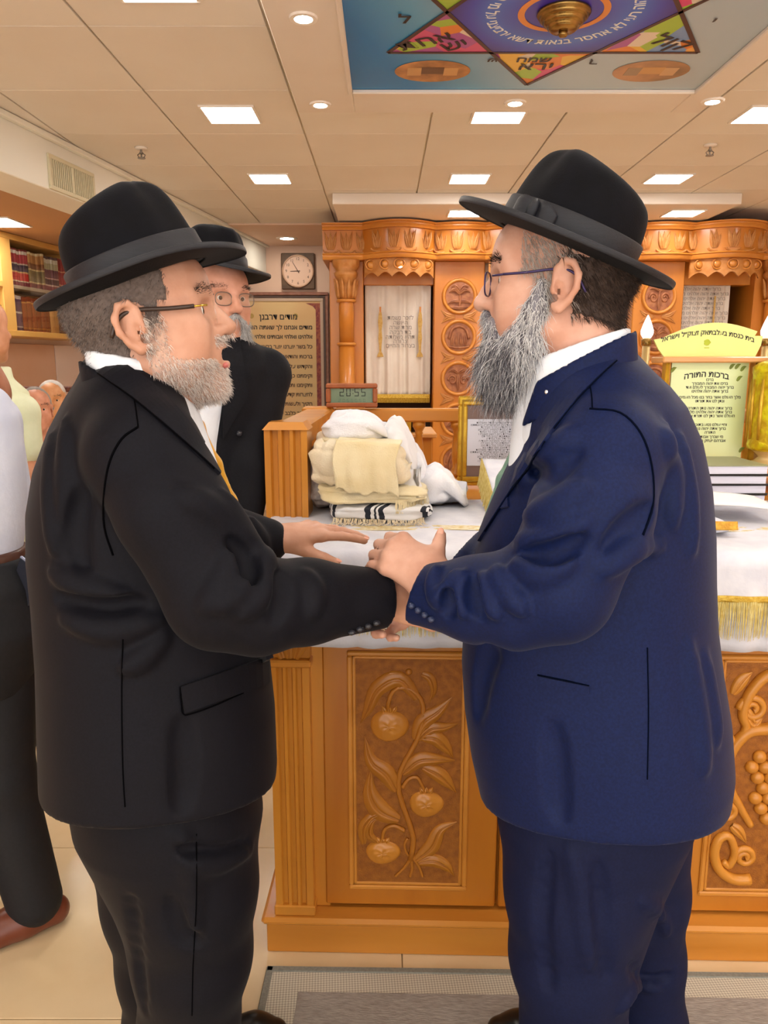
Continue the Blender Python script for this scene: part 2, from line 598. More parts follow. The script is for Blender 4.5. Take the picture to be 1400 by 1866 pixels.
# ---- painted ceiling picture
mur = thing('ceiling_picture', 'printed blue ceiling picture with a six-pointed star and Hebrew lettering', 'picture', ((MX0 + MX1) / 2, (MY0 + MY1) / 2, ZM))
mc = np.array([(MX0 + MX1) / 2, 2.485])
def mural_mat():
    m, N, L, B = new_mat('picture_sky')
    tc = N.new('ShaderNodeTexCoord'); sep = N.new('ShaderNodeSeparateXYZ')
    L.new(tc.outputs['Object'], sep.inputs[0])
    mul = N.new('ShaderNodeMath'); mul.operation = 'MULTIPLY_ADD'; mul.inputs[1].default_value = 0.76; mul.inputs[2].default_value = 0.5
    L.new(sep.outputs['X'], mul.inputs[0])
    m2 = N.new('ShaderNodeMath'); m2.operation = 'MULTIPLY_ADD'; m2.inputs[1].default_value = -0.28
    L.new(sep.outputs['Y'], m2.inputs[0]); L.new(mul.outputs[0], m2.inputs[2])
    cr = N.new('ShaderNodeValToRGB')
    e = cr.color_ramp.elements
    e[0].position = -0.0; e[0].color = rgb('#0f7cc0')
    e[1].position = 0.45; e[1].color = rgb('#b3c3cd')
    x = e.new(0.16); x.color = rgb('#5fa6cf')
    L.new(m2.outputs[0], cr.inputs[0]); L.new(cr.outputs[0], B.inputs['Base Color'])
    B.inputs['Roughness'].default_value = .35
    return m
hw = (MX1 - MX0) / 2; hh = (MY1 - MY0) / 2
link('canvas', bx(-hw, hw, -hh, hh, 0.004, .012), mural_mat(), mur, local=True)
def flat(name, poly, dz, m, par=mur):
    """flat printed shape under the canvas (polygon in the picture's own XY)"""
    mb = MB().prism_z(poly, .004 - dz - .0008, .004 - dz)
    return link(name, mb.mesh(), m, par, local=True)
RX, RY = .60, .60
T1 = [(RX * math.sin(a), RY * math.cos(a)) for a in (0, 2 * PI / 3, 4 * PI / 3)]          # point far
T2 = [(RX * math.sin(a), RY * math.cos(a)) for a in (PI, PI + 2 * PI / 3, PI + 4 * PI / 3)]
def blue_radial():
    m, N, L, B = new_mat('picture_blue')
    tc = N.new('ShaderNodeTexCoord'); ln = N.new('ShaderNodeVectorMath'); ln.operation = 'LENGTH'
    L.new(tc.outputs['Object'], ln.inputs[0])
    cr = N.new('ShaderNodeValToRGB'); e = cr.color_ramp.elements
    e[0].position = .10; e[0].color = rgb('#3a2aa8'); e[1].position = .36; e[1].color = rgb('#3b1f5e')
    x = e.new(.22); x.color = rgb('#3f6fd0'); x = e.new(.28); x.color = rgb('#3a48b8')
    L.new(ln.outputs['Value'], cr.inputs[0]); L.new(cr.outputs[0], B.inputs['Base Color'])
    B.inputs['Roughness'].default_value = .35
    return m
def patch_mat():
    m, N, L, B = new_mat('picture_patches')
    tc = N.new('ShaderNodeTexCoord'); vo = N.new('ShaderNodeTexVoronoi'); vo.inputs['Scale'].default_value = 11
    L.new(tc.outputs['Object'], vo.inputs['Vector'])
    cr = N.new('ShaderNodeValToRGB'); cr.color_ramp.interpolation = 'CONSTANT'; e = cr.color_ramp.elements
    cols = ['#e0457c', '#f0c04a', '#e88a3c', '#b05a9e', '#e8d8c4', '#a9c84a', '#d85a86', '#7a9ccc', '#f2b25e']
    e[0].color = rgb(cols[0]); e[1].position = .12; e[1].color = rgb(cols[1])
    for i, c in enumerate(cols[2:]):
        q = e.new(.24 + i * .11); q.color = rgb(c)
    L.new(vo.outputs['Color'], cr.inputs[0]); L.new(cr.outputs[0], B.inputs['Base Color'])
    B.inputs['Roughness'].default_value = .4
    return m
M_patch = patch_mat(); M_mline = mat('picture_line', '#4a2f2e', rough=.4); M_mink = mat('picture_ink', '#2b2126', rough=.4)
flat('star_field', T1, .0006, M_patch); flat('star_field', T2, .0010, M_patch)
hexa = [(RX / math.sqrt(3) * math.sin(PI / 6 + k * PI / 3), RY / math.sqrt(3) * math.cos(PI / 6 + k * PI / 3)) for k in range(6)]
flat('blue_hexagon', hexa, .0020, blue_radial())
def bar2(a, b, w, dz, m, name='star_line'):
    a = np.array(a); b = np.array(b); t = (b - a) / np.linalg.norm(b - a); nn = np.array([-t[1], t[0]]) * w / 2
    flat(name, [tuple(a + nn), tuple(a - nn), tuple(b - nn), tuple(b + nn)][::-1], dz, m)
for T in (T1, T2):
    for k in range(3):
        bar2(T[k], T[(k + 1) % 3], .014, .0032, M_mline)
# orange ring
rg = MB(); rings = []
rg.lathe([(.115, -.0005), (.135, -.0005), (.135, .0005), (.115, .0005)], n=48)
rg.f = rg.f[:-2]
link('orange_ring', rg.mesh(), mat('picture_orange', '#e8913e', rough=.4), mur, loc=(0, 0, .0004), local=True)
# circular lettering
tm = text_mesh('מזמור לדוד יהוה רעי לא אחסר בנאות דשא ירביצני על מי מנחות ינהלני', .052, depth=.0003, bold=.0006)
wd = max(v.co.x for v in tm.vertices) - min(v.co.x for v in tm.vertices)
def ringmap(x, y, z):
    a = PI / 2 + x / wd * 2 * PI * .97
    r = .215 + (y - 0.0)
    return (-math.cos(a) * r, math.sin(a) * r, .0006 + z)
text_bend(tm, lambda x, y, z: (math.sin(x / wd * 2 * PI * .97) * (.215 - y), math.cos(x / wd * 2 * PI * .97) * (.215 - y), .0006 + z))
link('lettering', tm, mat('picture_white', '#efeee8', rough=.4), mur, local=True)
# letters in the star points and outside it
for s, x, y, rz, sz in [('אחת', -.40, .21, -.5, .10), ('יש', -.30, .24, -.5, .10), ('קול', .40, .22, .5, .11), ('ירא', 0, .42, 0, .09), ('שמח', -.02, .36, 0, .06),
                        ('ל', -.47, .05, 0, .08), ('ש', -.16, .36, PI, .05), ('ר', .19, .38, PI, .06), ('י', .47, .06, 0, .06)]:
    me = text_mesh(s, sz, depth=.0003, bold=.001)
    link('lettering', me, M_mink, mur, loc=(x, y, .0002), rot=Matrix.Rotation(PI + rz, 4, 'Z') @ Matrix.Rotation(PI, 4, 'Y'), local=True)
# the two round photographs printed near the far corners
for cx, cy, mm in [(-.36, .47, mat('picture_photo_gate', '#7e5636', '#d99a5e', rough=.4, scale=9)), (.42, .47, mat('picture_photo_wall', '#c8946a', '#8e7358', rough=.4, scale=7))]:
    poly = [(cx + .135 * math.cos(a), cy + .10 * math.sin(a)) for a in np.linspace(0, 2 * PI, 36, endpoint=False)]
    flat('round_photo', poly, .0012, mm)
    for k, (dx, dy, w, h) in enumerate([(-.065, .0, .05, .07), (.065, .0, .05, .07), (0, -.01, .08, .06)]):
        flat('photo_shape', [(cx + dx - w / 2, cy + dy - h / 2), (cx + dx + w / 2, cy + dy - h / 2), (cx + dx + w / 2, cy + dy + h / 2), (cx + dx - w / 2, cy + dy + h / 2)],
             .0022, [mat('photo_tan', '#d2a067', rough=.4), mat('photo_tan', '#d2a067'), mat('photo_brown', '#6a4c38', rough=.4)][k] if cx < 0 else [mat('photo_stone', '#a58a6c', rough=.4), mat('photo_sand', '#d6ab7e', rough=.4), mat('photo_tan', '#d2a067')][k])
# chandelier rose hanging from the middle
ch = thing('chandelier_base', 'stepped brass chandelier base hanging from the ceiling picture centre', 'chandelier', (mc[0], mc[1], ZM))
link('canopy', MB().lathe([(.001, .004), (.076, .004), (.080, -.004), (.076, -.010), (.070, -.011), (.072, -.017), (.066, -.021), (.059, -.022), (.061, -.029), (.052, -.035), (.046, -.036), (.047, -.042), (.037, -.050), (.001, -.052)], n=36).mesh(smooth=True), M_brass, ch, local=True)
link('finial', MB().lathe([(.001, -.050), (.014, -.051), (.012, -.056), (.016, -.060), (.010, -.066), (.001, -.067)], n=16).mesh(smooth=True), M_brass, ch, local=True)
# ================================================================== READING TABLE (bimah)
M_oak = wood('oak_honey', '#c9822c', '#b36c1e', 'z')
M_oakx = wood('oak_honey_x', '#d28d38', '#bb7524', 'x')
M_oakp = wood('oak_carved', '#b9761f', '#a9661a', 'z', rough=.45)
M_oakl = wood('oak_light', '#cf8a30', '#bd7724', 'z')
M_oakdoor = wood('oak_door', '#c67d26', '#ad651a', 'z', rough=.33)
BL = (-0.305, 1.645, 0.0); BR = math.radians(-1.6)
bim = thing('reading_table', 'carved honey-oak synagogue reading table with pomegranate door panels and a plinth', 'table', BL, BR)
BM = WM[bim.name]; BMI = BM.inverted()
def bl(px, py, yl):
    """reading-table frame: (x, z) where a photo pixel meets the plane y = yl"""
    o = BMI @ Vector(CAMP); r = BMI.to_3x3() @ Vector(ray(px, py))
    k = (yl - o.y) / r.y
    p = o + r * k
    return p.x, p.z
def blz(px, py, z):
    o = BMI @ Vector(CAMP); r = BMI.to_3x3() @ Vector(ray(px, py))
    k = (z - o.z) / r.z
    p = o + r * k
    return p.x, p.y
BW, BD = 2.06, 1.16
def bp_(name, me, m, par=bim, **k):
    return link(name, me, m, par, local=True, **k)
# plinth with a moulded top edge
bp_('plinth', bx(.012, BW - .012, .010, BD - .01, 0, .082, .002), M_oakx)
o = bp_('plinth_moulding', bx(0, BW, 0, BD, .080, .100, .008), M_oakx)
CF = .060     # front face of the carcass
bp_('carcass', bx(.135, BW - .135, CF + .012, BD - .09, .100, .985, .002), M_oakdoor)
bp_('frieze_rail', bx(.125, BW - .125, CF + .002, CF + .03, .872, .985, .002), M_oakx)
# corner stiles, pilasters
def flute_mesh(x0, x1, y0, y1, z0, z1, n=4, m0=.14):
    w = x1 - x0; pts = [(x0, y1), (x0, y0)]
    a = x0 + w * m0; b = x1 - w * m0; p = (b - a) / n
    for i in range(n):
        u = a + p * i
        pts += [(u + p * .15, y0), (u + p * .3, y0 + p * .35), (u + p * .7, y0 + p * .35), (u + p * .85, y0)]
    pts += [(x1, y0), (x1, y1)]
    return MB().prism_z(pts[::-1], z0, z1).mesh()
def leaf(pts, w, h=.008, n=14, y=0.0, tip=.05, rib=True):
    """carved leaf or frond in an XZ panel; pts 2D, w half-width, rises towards -y"""
    C = curve_pts([(p[0], p[1], 0) for p in pts], n)
    rings = []
    m = len(C)
    for i, c in enumerate(C):
        t = i / (m - 1)
        d = C[min(i + 1, m - 1)] - C[max(i - 1, 0)]; d /= np.linalg.norm(d) + 1e-9
        nn = np.array([-d[1], d[0]])
        ww = w * (math.sin(PI * min(1, (t * .92 + .08)) ** .8) + tip * (1 - t))
        ww = max(ww, w * .04)
        hh = h * (.35 + .65 * math.sin(PI * min(1, t * .9 + .1)))
        prof = [(-1, -.002), (-.86, .75 * hh), (-.55, .62 * hh), (-.38, 1.0 * hh), (-.1, .75 * hh), (0, .35 * hh if rib else hh), (.1, .75 * hh), (.38, 1.0 * hh), (.55, .62 * hh), (.86, .75 * hh), (1, -.002)]
        rings.append([(c[0] + nn[0] * ww * a, y - b, c[1] + nn[1] * ww * a) for a, b in prof])
    return MB().loft(rings, closed=False).mesh(smooth=True, fix=True)
def vine(pts, r, y=0.0, n=24, taper=.7):
    C = curve_pts([(p[0], y, p[1]) for p in pts], n)
    m = len(C)
    return MB().tube(C, [r * (1 - (1 - taper) * i / (m - 1)) for i in range(m)], 8).mesh(smooth=True)
def pilaster(xa, xb):
    bp_('pilaster', flute_mesh(xa, xb, CF - .042, CF + .02, .100, .760, 3), M_oakl)
    bp_('pilaster_base', bx(xa - .004, xb + .004, CF - .047, CF + .02, .100, .128, .003), M_oakl)
    bp_('pilaster_ring', bx(xa - .005, xb + .005, CF - .050, CF + .02, .756, .774, .004), M_oakx)
    c = bp_('capital', bx(xa - .002, xb + .002, CF - .036, CF + .02, .774, .870, .003), M_oakp)
    xm = (xa + xb) / 2; w = (xb - xa)
    for dx, s in ((-.32, -1), (.32, 1), (0, 0)):
        b = xm + dx * w
        link('acanthus_leaf', leaf([(xm + dx * w * .5, .776), (b, .82), (b + s * .012, .852), (b + s * .022, .846)], w * .2, .012, 10, CF - .036), M_oakp, c, local=True)
    for s in (-1, 1):
        C = [(xm + s * (w * .32 + .012 * math.cos(a) * (1 - a / 12)), CF - .038, .852 + .012 * math.sin(a) * (1 - a / 12)) for a in np.linspace(0, 9, 22)]
        link('volute', MB().tube(C, .0035, 6).mesh(smooth=True), M_oakp, c, local=True)
    bp_('abacus', bx(xa - .008, xb + .008, CF - .050, CF + .02, .868, .886, .003), M_oakx)
for s in (0, 1):
    x0 = .036 if s == 0 else BW - .036 - .096
    pilaster(x0, x0 + .094)
    bp_('corner_stile', bx(x0 + (.092 if s == 0 else -.034), x0 + (.132 if s == 0 else .002), CF - .008, CF + .04, .100, .985, .002), M_oakl)
    bp_('side_panel', bx(.03 if s == 0 else BW - .16, .16 if s == 0 else BW - .03, CF + .02, BD - .09, .100, .985, .002), M_oakl)
# four doors
DX = [.157, .590, 1.023, 1.456]; DWD = .425
DZ0, DZ1 = .108, .868
def crop3(x, y):      # carving of the first door, read off the photograph
    return bl(440 + x / 2.571, 1140 + y / 2.571, CF - .002)
pa = crop3(520, 150); pb = crop3(1030, 1175)
PX0, PX1 = pa[0] - .157, pb[0] - .157
PZ0, PZ1 = .168, .775
def door(k):
    x0 = DX[k]
    d = bp_('door', bx(x0, x0 + DWD, CF - .012, CF + .012, DZ0, DZ1, .004), M_oakdoor)
    fr = MB(); a0, a1 = x0 + PX0, x0 + PX1
    for (u0, u1, v0, v1) in [(a0 - .012, a1 + .012, PZ1, PZ1 + .012), (a0 - .012, a1 + .012, PZ0 - .012, PZ0), (a0 - .012, a0, PZ0, PZ1), (a1, a1 + .012, PZ0, PZ1)]:
        fr.box(u0, u1, CF - .019, CF - .011, v0, v1, .003)
    for (u0, u1, v0, v1) in [(a0, a1, PZ1 - .008, PZ1), (a0, a1, PZ0, PZ0 + .008), (a0, a0 + .008, PZ0, PZ1), (a1 - .008, a1, PZ0, PZ1)]:
        fr.box(u0, u1, CF - .0155, CF - .011, v0, v1, .002)
    link('panel_moulding', fr.mesh(), M_oakx, d, local=True)
    link('carved_ground', bx(a0 + .006, a1 - .006, CF - .0135, CF - .0115, PZ0 + .006, PZ1 - .006), mat('oak_stippled_shade', '#a5631a', '#8c5010', rough=.5, scale=60, bump=.6, bscale=420, bdist=.003), d, local=True)  # stippled ground; shade of the carved recess put into its darker oak colour
    return d
YC = CF - .0135
DOORS = [door(k) for k in range(4)]
LEAVES = [
    ([(825, 330), (740, 240), (640, 285), (595, 380), (560, 445)], 40), ([(815, 520), (850, 440), (920, 390), (985, 325)], 38),
    ([(830, 520), (890, 468), (950, 462), (1012, 448)], 26), ([(845, 512), (910, 515), (960, 560), (992, 606)], 36),
    ([(755, 680), (830, 618), (910, 612), (1000, 618)], 36), ([(850, 650), (920, 680), (965, 720), (1006, 768)], 36),
    ([(728, 760), (680, 680), (610, 620), (578, 505)], 44), ([(738, 895), (650, 850), (605, 770), (608, 655)], 50),
    ([(575, 1005), (572, 935), (610, 880), (672, 862)], 26), ([(815, 1085), (890, 1020), (930, 940), (1008, 905)], 36),
    ([(830, 1095), (900, 1082), (960, 1110), (996, 1156)], 32), ([(845, 215), (885, 235), (900, 290), (880, 350)], 20),
    ([(640, 1000), (600, 960), (612, 905), (650, 880)], 20)]
STEMS = [([(792, 1080), (806, 980), (772, 870), (738, 765), (745, 670), (792, 580), (832, 500), (852, 400), (842, 335), (795, 288), (735, 280), (698, 318), (686, 385)], 14),
         ([(755, 745), (785, 705), (825, 700), (858, 760)], 11), ([(765, 945), (715, 922), (672, 942), (660, 1000)], 11),
         ([(800, 1060), (770, 1110), (722, 1158)], 9), ([(795, 1070), (800, 1120), (790, 1160)], 9), ([(800, 1065), (830, 1110), (850, 1160)], 9),
         ([(780, 980), (765, 1010), (775, 1050), (795, 1070)], 8)]
POMS = [((694, 458), 88, 78), ((866, 822), 80, 68), ((664, 1046), 82, 62)]
U = .00067    # metres per crop3 unit on the door plane (checked against crop3())
U = abs(crop3(1000, 700)[0] - crop3(600, 700)[0]) / 400
def carve_pom(d, k):
    off = DX[k] - DX[0]
    cv = lambda q: (crop3(*q)[0] + off, crop3(*q)[1])
    for pts, w in LEAVES:
        link('carved_leaf', leaf([cv(q) for q in pts], w * U, .011, 16, YC), M_oakp, d, local=True)
    for pts, r in STEMS:
        link('carved_stem', vine([cv(q) for q in pts], r * U, YC - .002), M_oakp, d, local=True)
    for c, rx, rz in POMS:
        cx, cz = cv(c)
        mb = MB()
        n, m = 26, 14
        def f(u, v):
            a = 2 * PI * u; r = v
            lump = 1 + .03 * math.sin(3 * a + 1)
            y = .013 * math.sqrt(max(0, 1 - r * r)) * (1 + .10 * math.sin(9 * r + 3 * math.sin(a)) * math.cos(5 * a))
            return (cx + rx * U * r * lump * math.cos(a), YC - y, cz + rz * U * r * math.sin(a) * lump)
        mb.grid(f, n, m)
        po = link('carved_pomegranate', mb.mesh(smooth=True, fix=True), M_oakl, d, local=True)
        for s in (-.35, 0, .35):
            link('crown_tip', leaf([(cx + s * rx * U * .5, cz + rz * U * .85), (cx + s * rx * U * 1.1, cz + rz * U * 1.25)], rx * U * .13, .009, 6, YC), M_oakl, po, local=True)
    bc = cv((785, 207))
    link('carved_bud', MB().ell((bc[0], YC, bc[1]), (16 * U, .008, 16 * U), 12, 8).mesh(smooth=True), M_oakp, d, local=True)
carve_pom(DOORS[0], 0); carve_pom(DOORS[1], 1)
def carve_grape(d, k):
    x0 = DX[k] + (PX0 + PX1) / 2; zt = PZ1; Hh = PZ1 - PZ0; ww = (PX1 - PX0) / 2
    q = lambda u, v, s=1: (x0 + s * u * ww, PZ0 + v * Hh)
    for s in (-1, 1):
        Q = lambda L: [q(u, v, s) for u, v in L]
        for L, r in [([(.02, .95), (.30, .93), (.52, .86), (.60, .78), (.52, .72), (.66, .66), (.80, .69)], .015), ([(.10, .72), (.50, .70), (.76, .60), (.72, .48), (.48, .38), (.26, .30)], .016),
                     ([(.18, .06), (.48, .06), (.74, .10), (.86, .17), (.80, .24), (.62, .25), (.50, .18), (.58, .12), (.70, .14)], .015)]:
            link('carved_scroll', vine(Q(L), r, YC - .002, 36, .55), M_oakl, d, local=True)
        for cx, cz, r in [(.44, .80, .032), (.72, .36, .026), (.86, .47, .020), (.32, .16, .026)]:
            C = [(cx * ww * s + x0 + s * r * (1 - a / 13) * math.cos(a), PZ0 + cz * Hh + r * (1 - a / 13) * math.sin(a)) for a in np.linspace(0, 10.5, 26)]
            link('carved_curl', vine(C, .009, YC - .002, 50, .8), M_oakl, d, local=True)
        for L, w in [([(.55, .80), (.40, .74), (.25, .76)], .016), ([(.84, .56), (.92, .66), (.88, .78)], .013), ([(.60, .30), (.45, .27), (.30, .22)], .014), ([(.80, .86), (.66, .92), (.50, .95)], .014)]:
            link('carved_leaf', leaf(Q(L), w, .010, 12, YC), M_oakl, d, local=True)
    gr = MB().ell((0, 0, 0), (.0165, .013, .0165), 12, 8).mesh(smooth=True, fix=True); gr.materials.append(M_oakl)
    for i, n in enumerate([3, 4, 3, 2, 3, 2, 1]):
        for j in range(n):
            link('carved_grape', gr, None, d, loc=(x0 + (j - (n - 1) / 2) * .031, YC - .002, PZ0 + Hh * .60 - i * .027), local=True)
carve_grape(DOORS[2], 2); carve_grape(DOORS[3], 3)
# table top
ZT = 1.035
bp_('tabletop', bx(-.005, BW + .005, .012, BD + .01, .985, ZT, .006), M_oakx)
# ---- railing on the table
zr = 1.29
xa, ya = blz(482, 948, ZT); xb, _ = blz(556, 948, ZT)
xa = max(xa, .0)
RX0, RX1 = -.022, .092
yp = ya
link('rail_post', flute_mesh(RX0, RX1, yp, yp + .10, ZT, zr - .012, 3, .10), M_oakl, bim, local=True)
mb = MB(); c = .012
mb.add([(RX0 - .004, yp - .004, zr - .012), (RX1 + .004, yp - .004, zr - .012), (RX1 + .004, yp + .10, zr - .012), (RX0 - .004, yp + .10, zr - .012), (RX0 + .012, yp + .012, zr + .008), (RX1 - .012, yp + .012, zr + .008), (RX1 - .012, yp + .10, zr + .008), (RX0 + .012, yp + .10, zr + .008)],
       [(3, 2, 1, 0), (4, 5, 6, 7), (0, 1, 5, 4), (1, 2, 6, 5), (2, 3, 7, 6), (3, 0, 4, 7)])
bp_('post_cap', mb.mesh(), M_oakx)
yb = BD - .03
bp_('side_rail', bx(RX0 + .012, RX1 - .006, yp + .10, yb, zr - .062, zr - .002, .006), M_oakx)
bp_('rail_post', bx(RX0 - .002, RX1 + .002, yb - .02, yb + .085, ZT, zr + .004, .006), M_oakl)
bp_('back_rail', bx(RX1, BW - RX1, yb + .005, yb + .068, zr - .050, zr - .002, .006), M_oakx)
bal = MB().lathe([(.024, 0), (.024, .018), (.016, .022), (.019, .03), (.013, .036), (.015, .06), (.018, .085), (.016, .12), (.012, .158), (.016, .163), (.013, .168), (.020, .182), (.024, .186), (.024, .205)], n=14).mesh(smooth=False)
bal.materials.append(M_oakl); 
for p in bal.polygons: p.use_smooth = True
n = 14
for i in range(n):
    x = RX1 + .03 + (BW - 2 * RX1 - .06) * i / (n - 1)
    link('baluster', bal, None, bim, loc=(x, yb + .036, ZT), local=True)
for i in range(5):
    link('baluster', bal, None, bim, loc=((RX0 + RX1) / 2, yp + .16 + i * .125, ZT), local=True, scl=(1, 1, .94))
bp_('rail_post', bx(BW - RX1 - .002, BW - RX0 + .002, yb - .02, yb + .085, ZT, zr + .004, .006), M_oakl)
bp_('side_rail', bx(BW - RX1 + .006, BW - RX0 - .012, yp + .10, yb, zr - .062, zr - .002, .006), M_oakx)
for i in range(5):
    link('baluster', bal, None, bim, loc=(BW - (RX0 + RX1) / 2, yp + .16 + i * .125, ZT), local=True, scl=(1, 1, .94))
bp_('rail_post', flute_mesh(BW - RX1, BW - RX0, yp, yp + .10, ZT, zr - .012, 3, .10), M_oakl)

# ---- table cloths
M_linen = mat('white_linen', '#d8d7de', '#cecdd6', rough=.85, scale=9, bump=.1, bscale=60, sheen=.2)
M_lace = mat('white_damask', '#e0dfe6', '#cfcfda', rough=.7, scale=16, bump=.15, bscale=40, sheen=.2, detail=6)
M_gtrim = mat('gold_braid', '#dcbb52', '#c39a2c', rough=.5, scale=120, bump=.4, bscale=300, metal=.25)
M_gfr = mat('gold_fringe', '#e2d08a', '#cdb25c', rough=.6, scale=80)
tc = thing('tablecloth', 'white damask cloth with gold braid and fringe draped over the reading table front', 'tablecloth', BL, BR)
def fold(x, z, amp=.007):
    return amp * (math.sin(x * 27) + .6 * math.sin(x * 43 + 2) + .4 * math.sin(x * 71 + 1)) * min(1, max(0, (ZT - z) * 6))
def drape(z0, off, zt, y1=.32, nx=180, ow=0.0):
    """cloth over the front edge: from y1 on the top, over the edge, hanging to z0"""
    pts = [(y1, zt), (y1 * .6, zt), (y1 * .3, zt), (.03, zt), (.012, zt - .001), (.002 - off, zt - .006), (-.004 - off, zt - .018)]
    nz = 10
    for i in range(1, nz + 1):
        z = zt - .018 + (z0 - zt + .018) * i / nz
        pts.append((-.006 - off, z))
    mb = MB(); nn = len(pts)
    def f(u, v):
        k = min(nn - 1, int(round(v * (nn - 1)))); y, z = pts[k]
        x = -.008 - ow + (BW + .016 + 2 * ow) * u
        return (x, y - abs(fold(x, z)) if k > 6 else y, z + (.0009 * math.sin(x * 31 + y * 40) if k < 4 else 0))
    mb.grid(f, nx, nn - 1)
    return mb.mesh(smooth=True)
o = link('under_cloth', drape(.818, .000, ZT + .003), M_linen, tc, local=True)
o.modifiers.new('s', 'SOLIDIFY').thickness = .0015
o = link('over_cloth', drape(.942, .010, ZT + .0075, y1=.64), M_lace, tc, local=True)
o.modifiers.new('s', 'SOLIDIFY').thickness = .0015
def strip(z0, z1, off, nx=200, wob=0.0):
    def f(u, v):
        x = -.008 + (BW + .016) * u; z = z0 + (z1 - z0) * v
        return (x, -.010 - off - abs(fold(x, z)), z + wob * math.sin(x * 19))
    return MB().grid(f, nx, 3).mesh(smooth=True)
o = link('gold_braid', strip(.934, .948, .011, wob=.002), M_gtrim, tc, local=True)
o.modifiers.new('s', 'SOLIDIFY').thickness = .004
fr = MB()
for i in range(700):
    x = -.006 + (BW + .012) * (i + .5) / 700
    z0 = .852 + random.uniform(-.006, .006); y = -.018 - abs(fold(x, .9))
    dx = random.uniform(-.003, .003)
    fr.tube([(x, y, .938), (x + dx * .5, y - .002, .90), (x + dx, y + random.uniform(-.002, .002), z0)], [.0016, .0013, .0006], 4, cap=False)
link('fringe', fr.mesh(), M_gfr, tc, local=True)['kind'] = 'stuff'
# gold lace runner band across the table top
def runner(u, v):
    x = .11 + (BW - .22) * u; y = .20 + .055 * v
    return (x, y + .006 * math.sin(x * 17), ZT + .0095 + .0008 * math.sin(x * 90) * math.sin(v * 9))
link('lace_band', MB().grid(runner, 160, 4).mesh(smooth=True), mat('gold_lace', '#e6dcc0', '#d2b878', rough=.7, scale=70, detail=3), tc, local=True)
# clear sheet over the cloth with a hem line
# ---- floor mat
mt = thing('floor_mat', 'flat woven grey floor mat with cream border in front of the table', 'mat', (-.285, 1.60, 0), math.radians(-1.0))
MW, ML = 2.4, 1.25
def herring(name, c1, c2, s):
    m, N, L, B = new_mat(name)
    t = N.new('ShaderNodeTexCoord'); ch = N.new('ShaderNodeTexChecker'); ch.inputs['Scale'].default_value = s
    mp = N.new('ShaderNodeMapping'); mp.inputs['Rotation'].default_value = (0, 0, .7)
    L.new(t.outputs['Object'], mp.inputs[0]); L.new(mp.outputs[0], ch.inputs['Vector'])
    nz = N.new('ShaderNodeTexNoise'); nz.inputs['Scale'].default_value = 9; L.new(t.outputs['Object'], nz.inputs[0])
    mx = N.new('ShaderNodeMix'); mx.data_type = 'RGBA'
    mx.inputs[6].default_value = rgb(c1); mx.inputs[7].default_value = rgb(c2)
    L.new(ch.outputs['Fac'], mx.inputs[0]); L.new(mx.outputs[2], B.inputs['Base Color'])
    B.inputs['Roughness'].default_value = .9
    bp = N.new('ShaderNodeBump'); bp.inputs['Strength'].default_value = .3; bp.inputs['Distance'].default_value = .002
    L.new(ch.outputs['Fac'], bp.inputs['Height']); L.new(bp.outputs[0], B.inputs['Normal'])
    return m
mat_bind = mat('mat_binding', '#8b8a80', '#7d7c74', rough=.9, scale=200)
link('woven_border', bx(0, MW, -ML, 0, 0.0, .006, .002), herring('mat_border', '#d2cbb8', '#a9a294', 210), mt, local=True)
link('woven_field', bx(.085, MW - .085, -ML + .085, -.075, .0055, .0075, .001), mat('mat_field', '#a49c94', '#8f8780', rough=.9, scale=160, stretch=(.25, 1, 1), bump=.3, bscale=300), mt, local=True)
for (a, b, c, d) in [(0, MW, -.016, 0.001), (0, MW, -ML - .001, -ML + .016), (-.001, .016, -ML, 0), (MW - .016, MW + .001, -ML, 0)]:
    link('binding', bx(a, b, c, d, 0, .0085, .002), mat_bind, mt, local=True)
# ================================================================== CARVED ARK
M_ark = wood('ark_oak', '#cf8330', '#bb6d1e', 'z', scale=6)
M_arkx = wood('ark_oak_x', '#d58b3a', '#c0752a', 'x', scale=6)
M_arkc = mat('ark_carving', '#c98a4c', '#b4702e', rough=.5, scale=22, bump=.15, bscale=50)
M_med = mat('copper_relief', '#b0724a', '#8a5034', rough=.5, scale=26, bump=.25, bscale=60)
M_curt = mat('ark_curtain', '#e6d9cc', '#dccdbf', rough=.85, scale=5, bump=.12, bscale=40, sheen=.2)
M_dark = mat('dark_recess', '#3a2416', rough=.8)
AD = 5.95
ax = lambda px, py=560: float(at(px, py, AD)[0])
az = lambda py: float(at(700, py, AD)[2])
ark = thing('torah_ark', 'wide carved oak ark with medallion panels, columns and wavy cornice against the end wall', 'ark', (1.36, AD, 0))
ap = lambda name, me, m, par=ark, **k: link(name, me, m, par, **k)
XC = ax(1021)
mir = lambda x: 2 * XC - x
AY1 = 6.7
ZA = az(409); Z_e = az(474); Z_f0 = az(463); Z_f1 = az(420)
# bays in pixels (left half), mirrored for the right half
x_out, x_col0, x_col1, x_b0, x_b1, x_m0, x_m1 = ax(588, 440), ax(600), ax(662), ax(662), ax(792), ax(792), ax(884)
# body
ap('back_panel', bx(x_out + .04, mir(x_out) - .04, 6.45, AY1, 0, ZA - .03), M_dark)
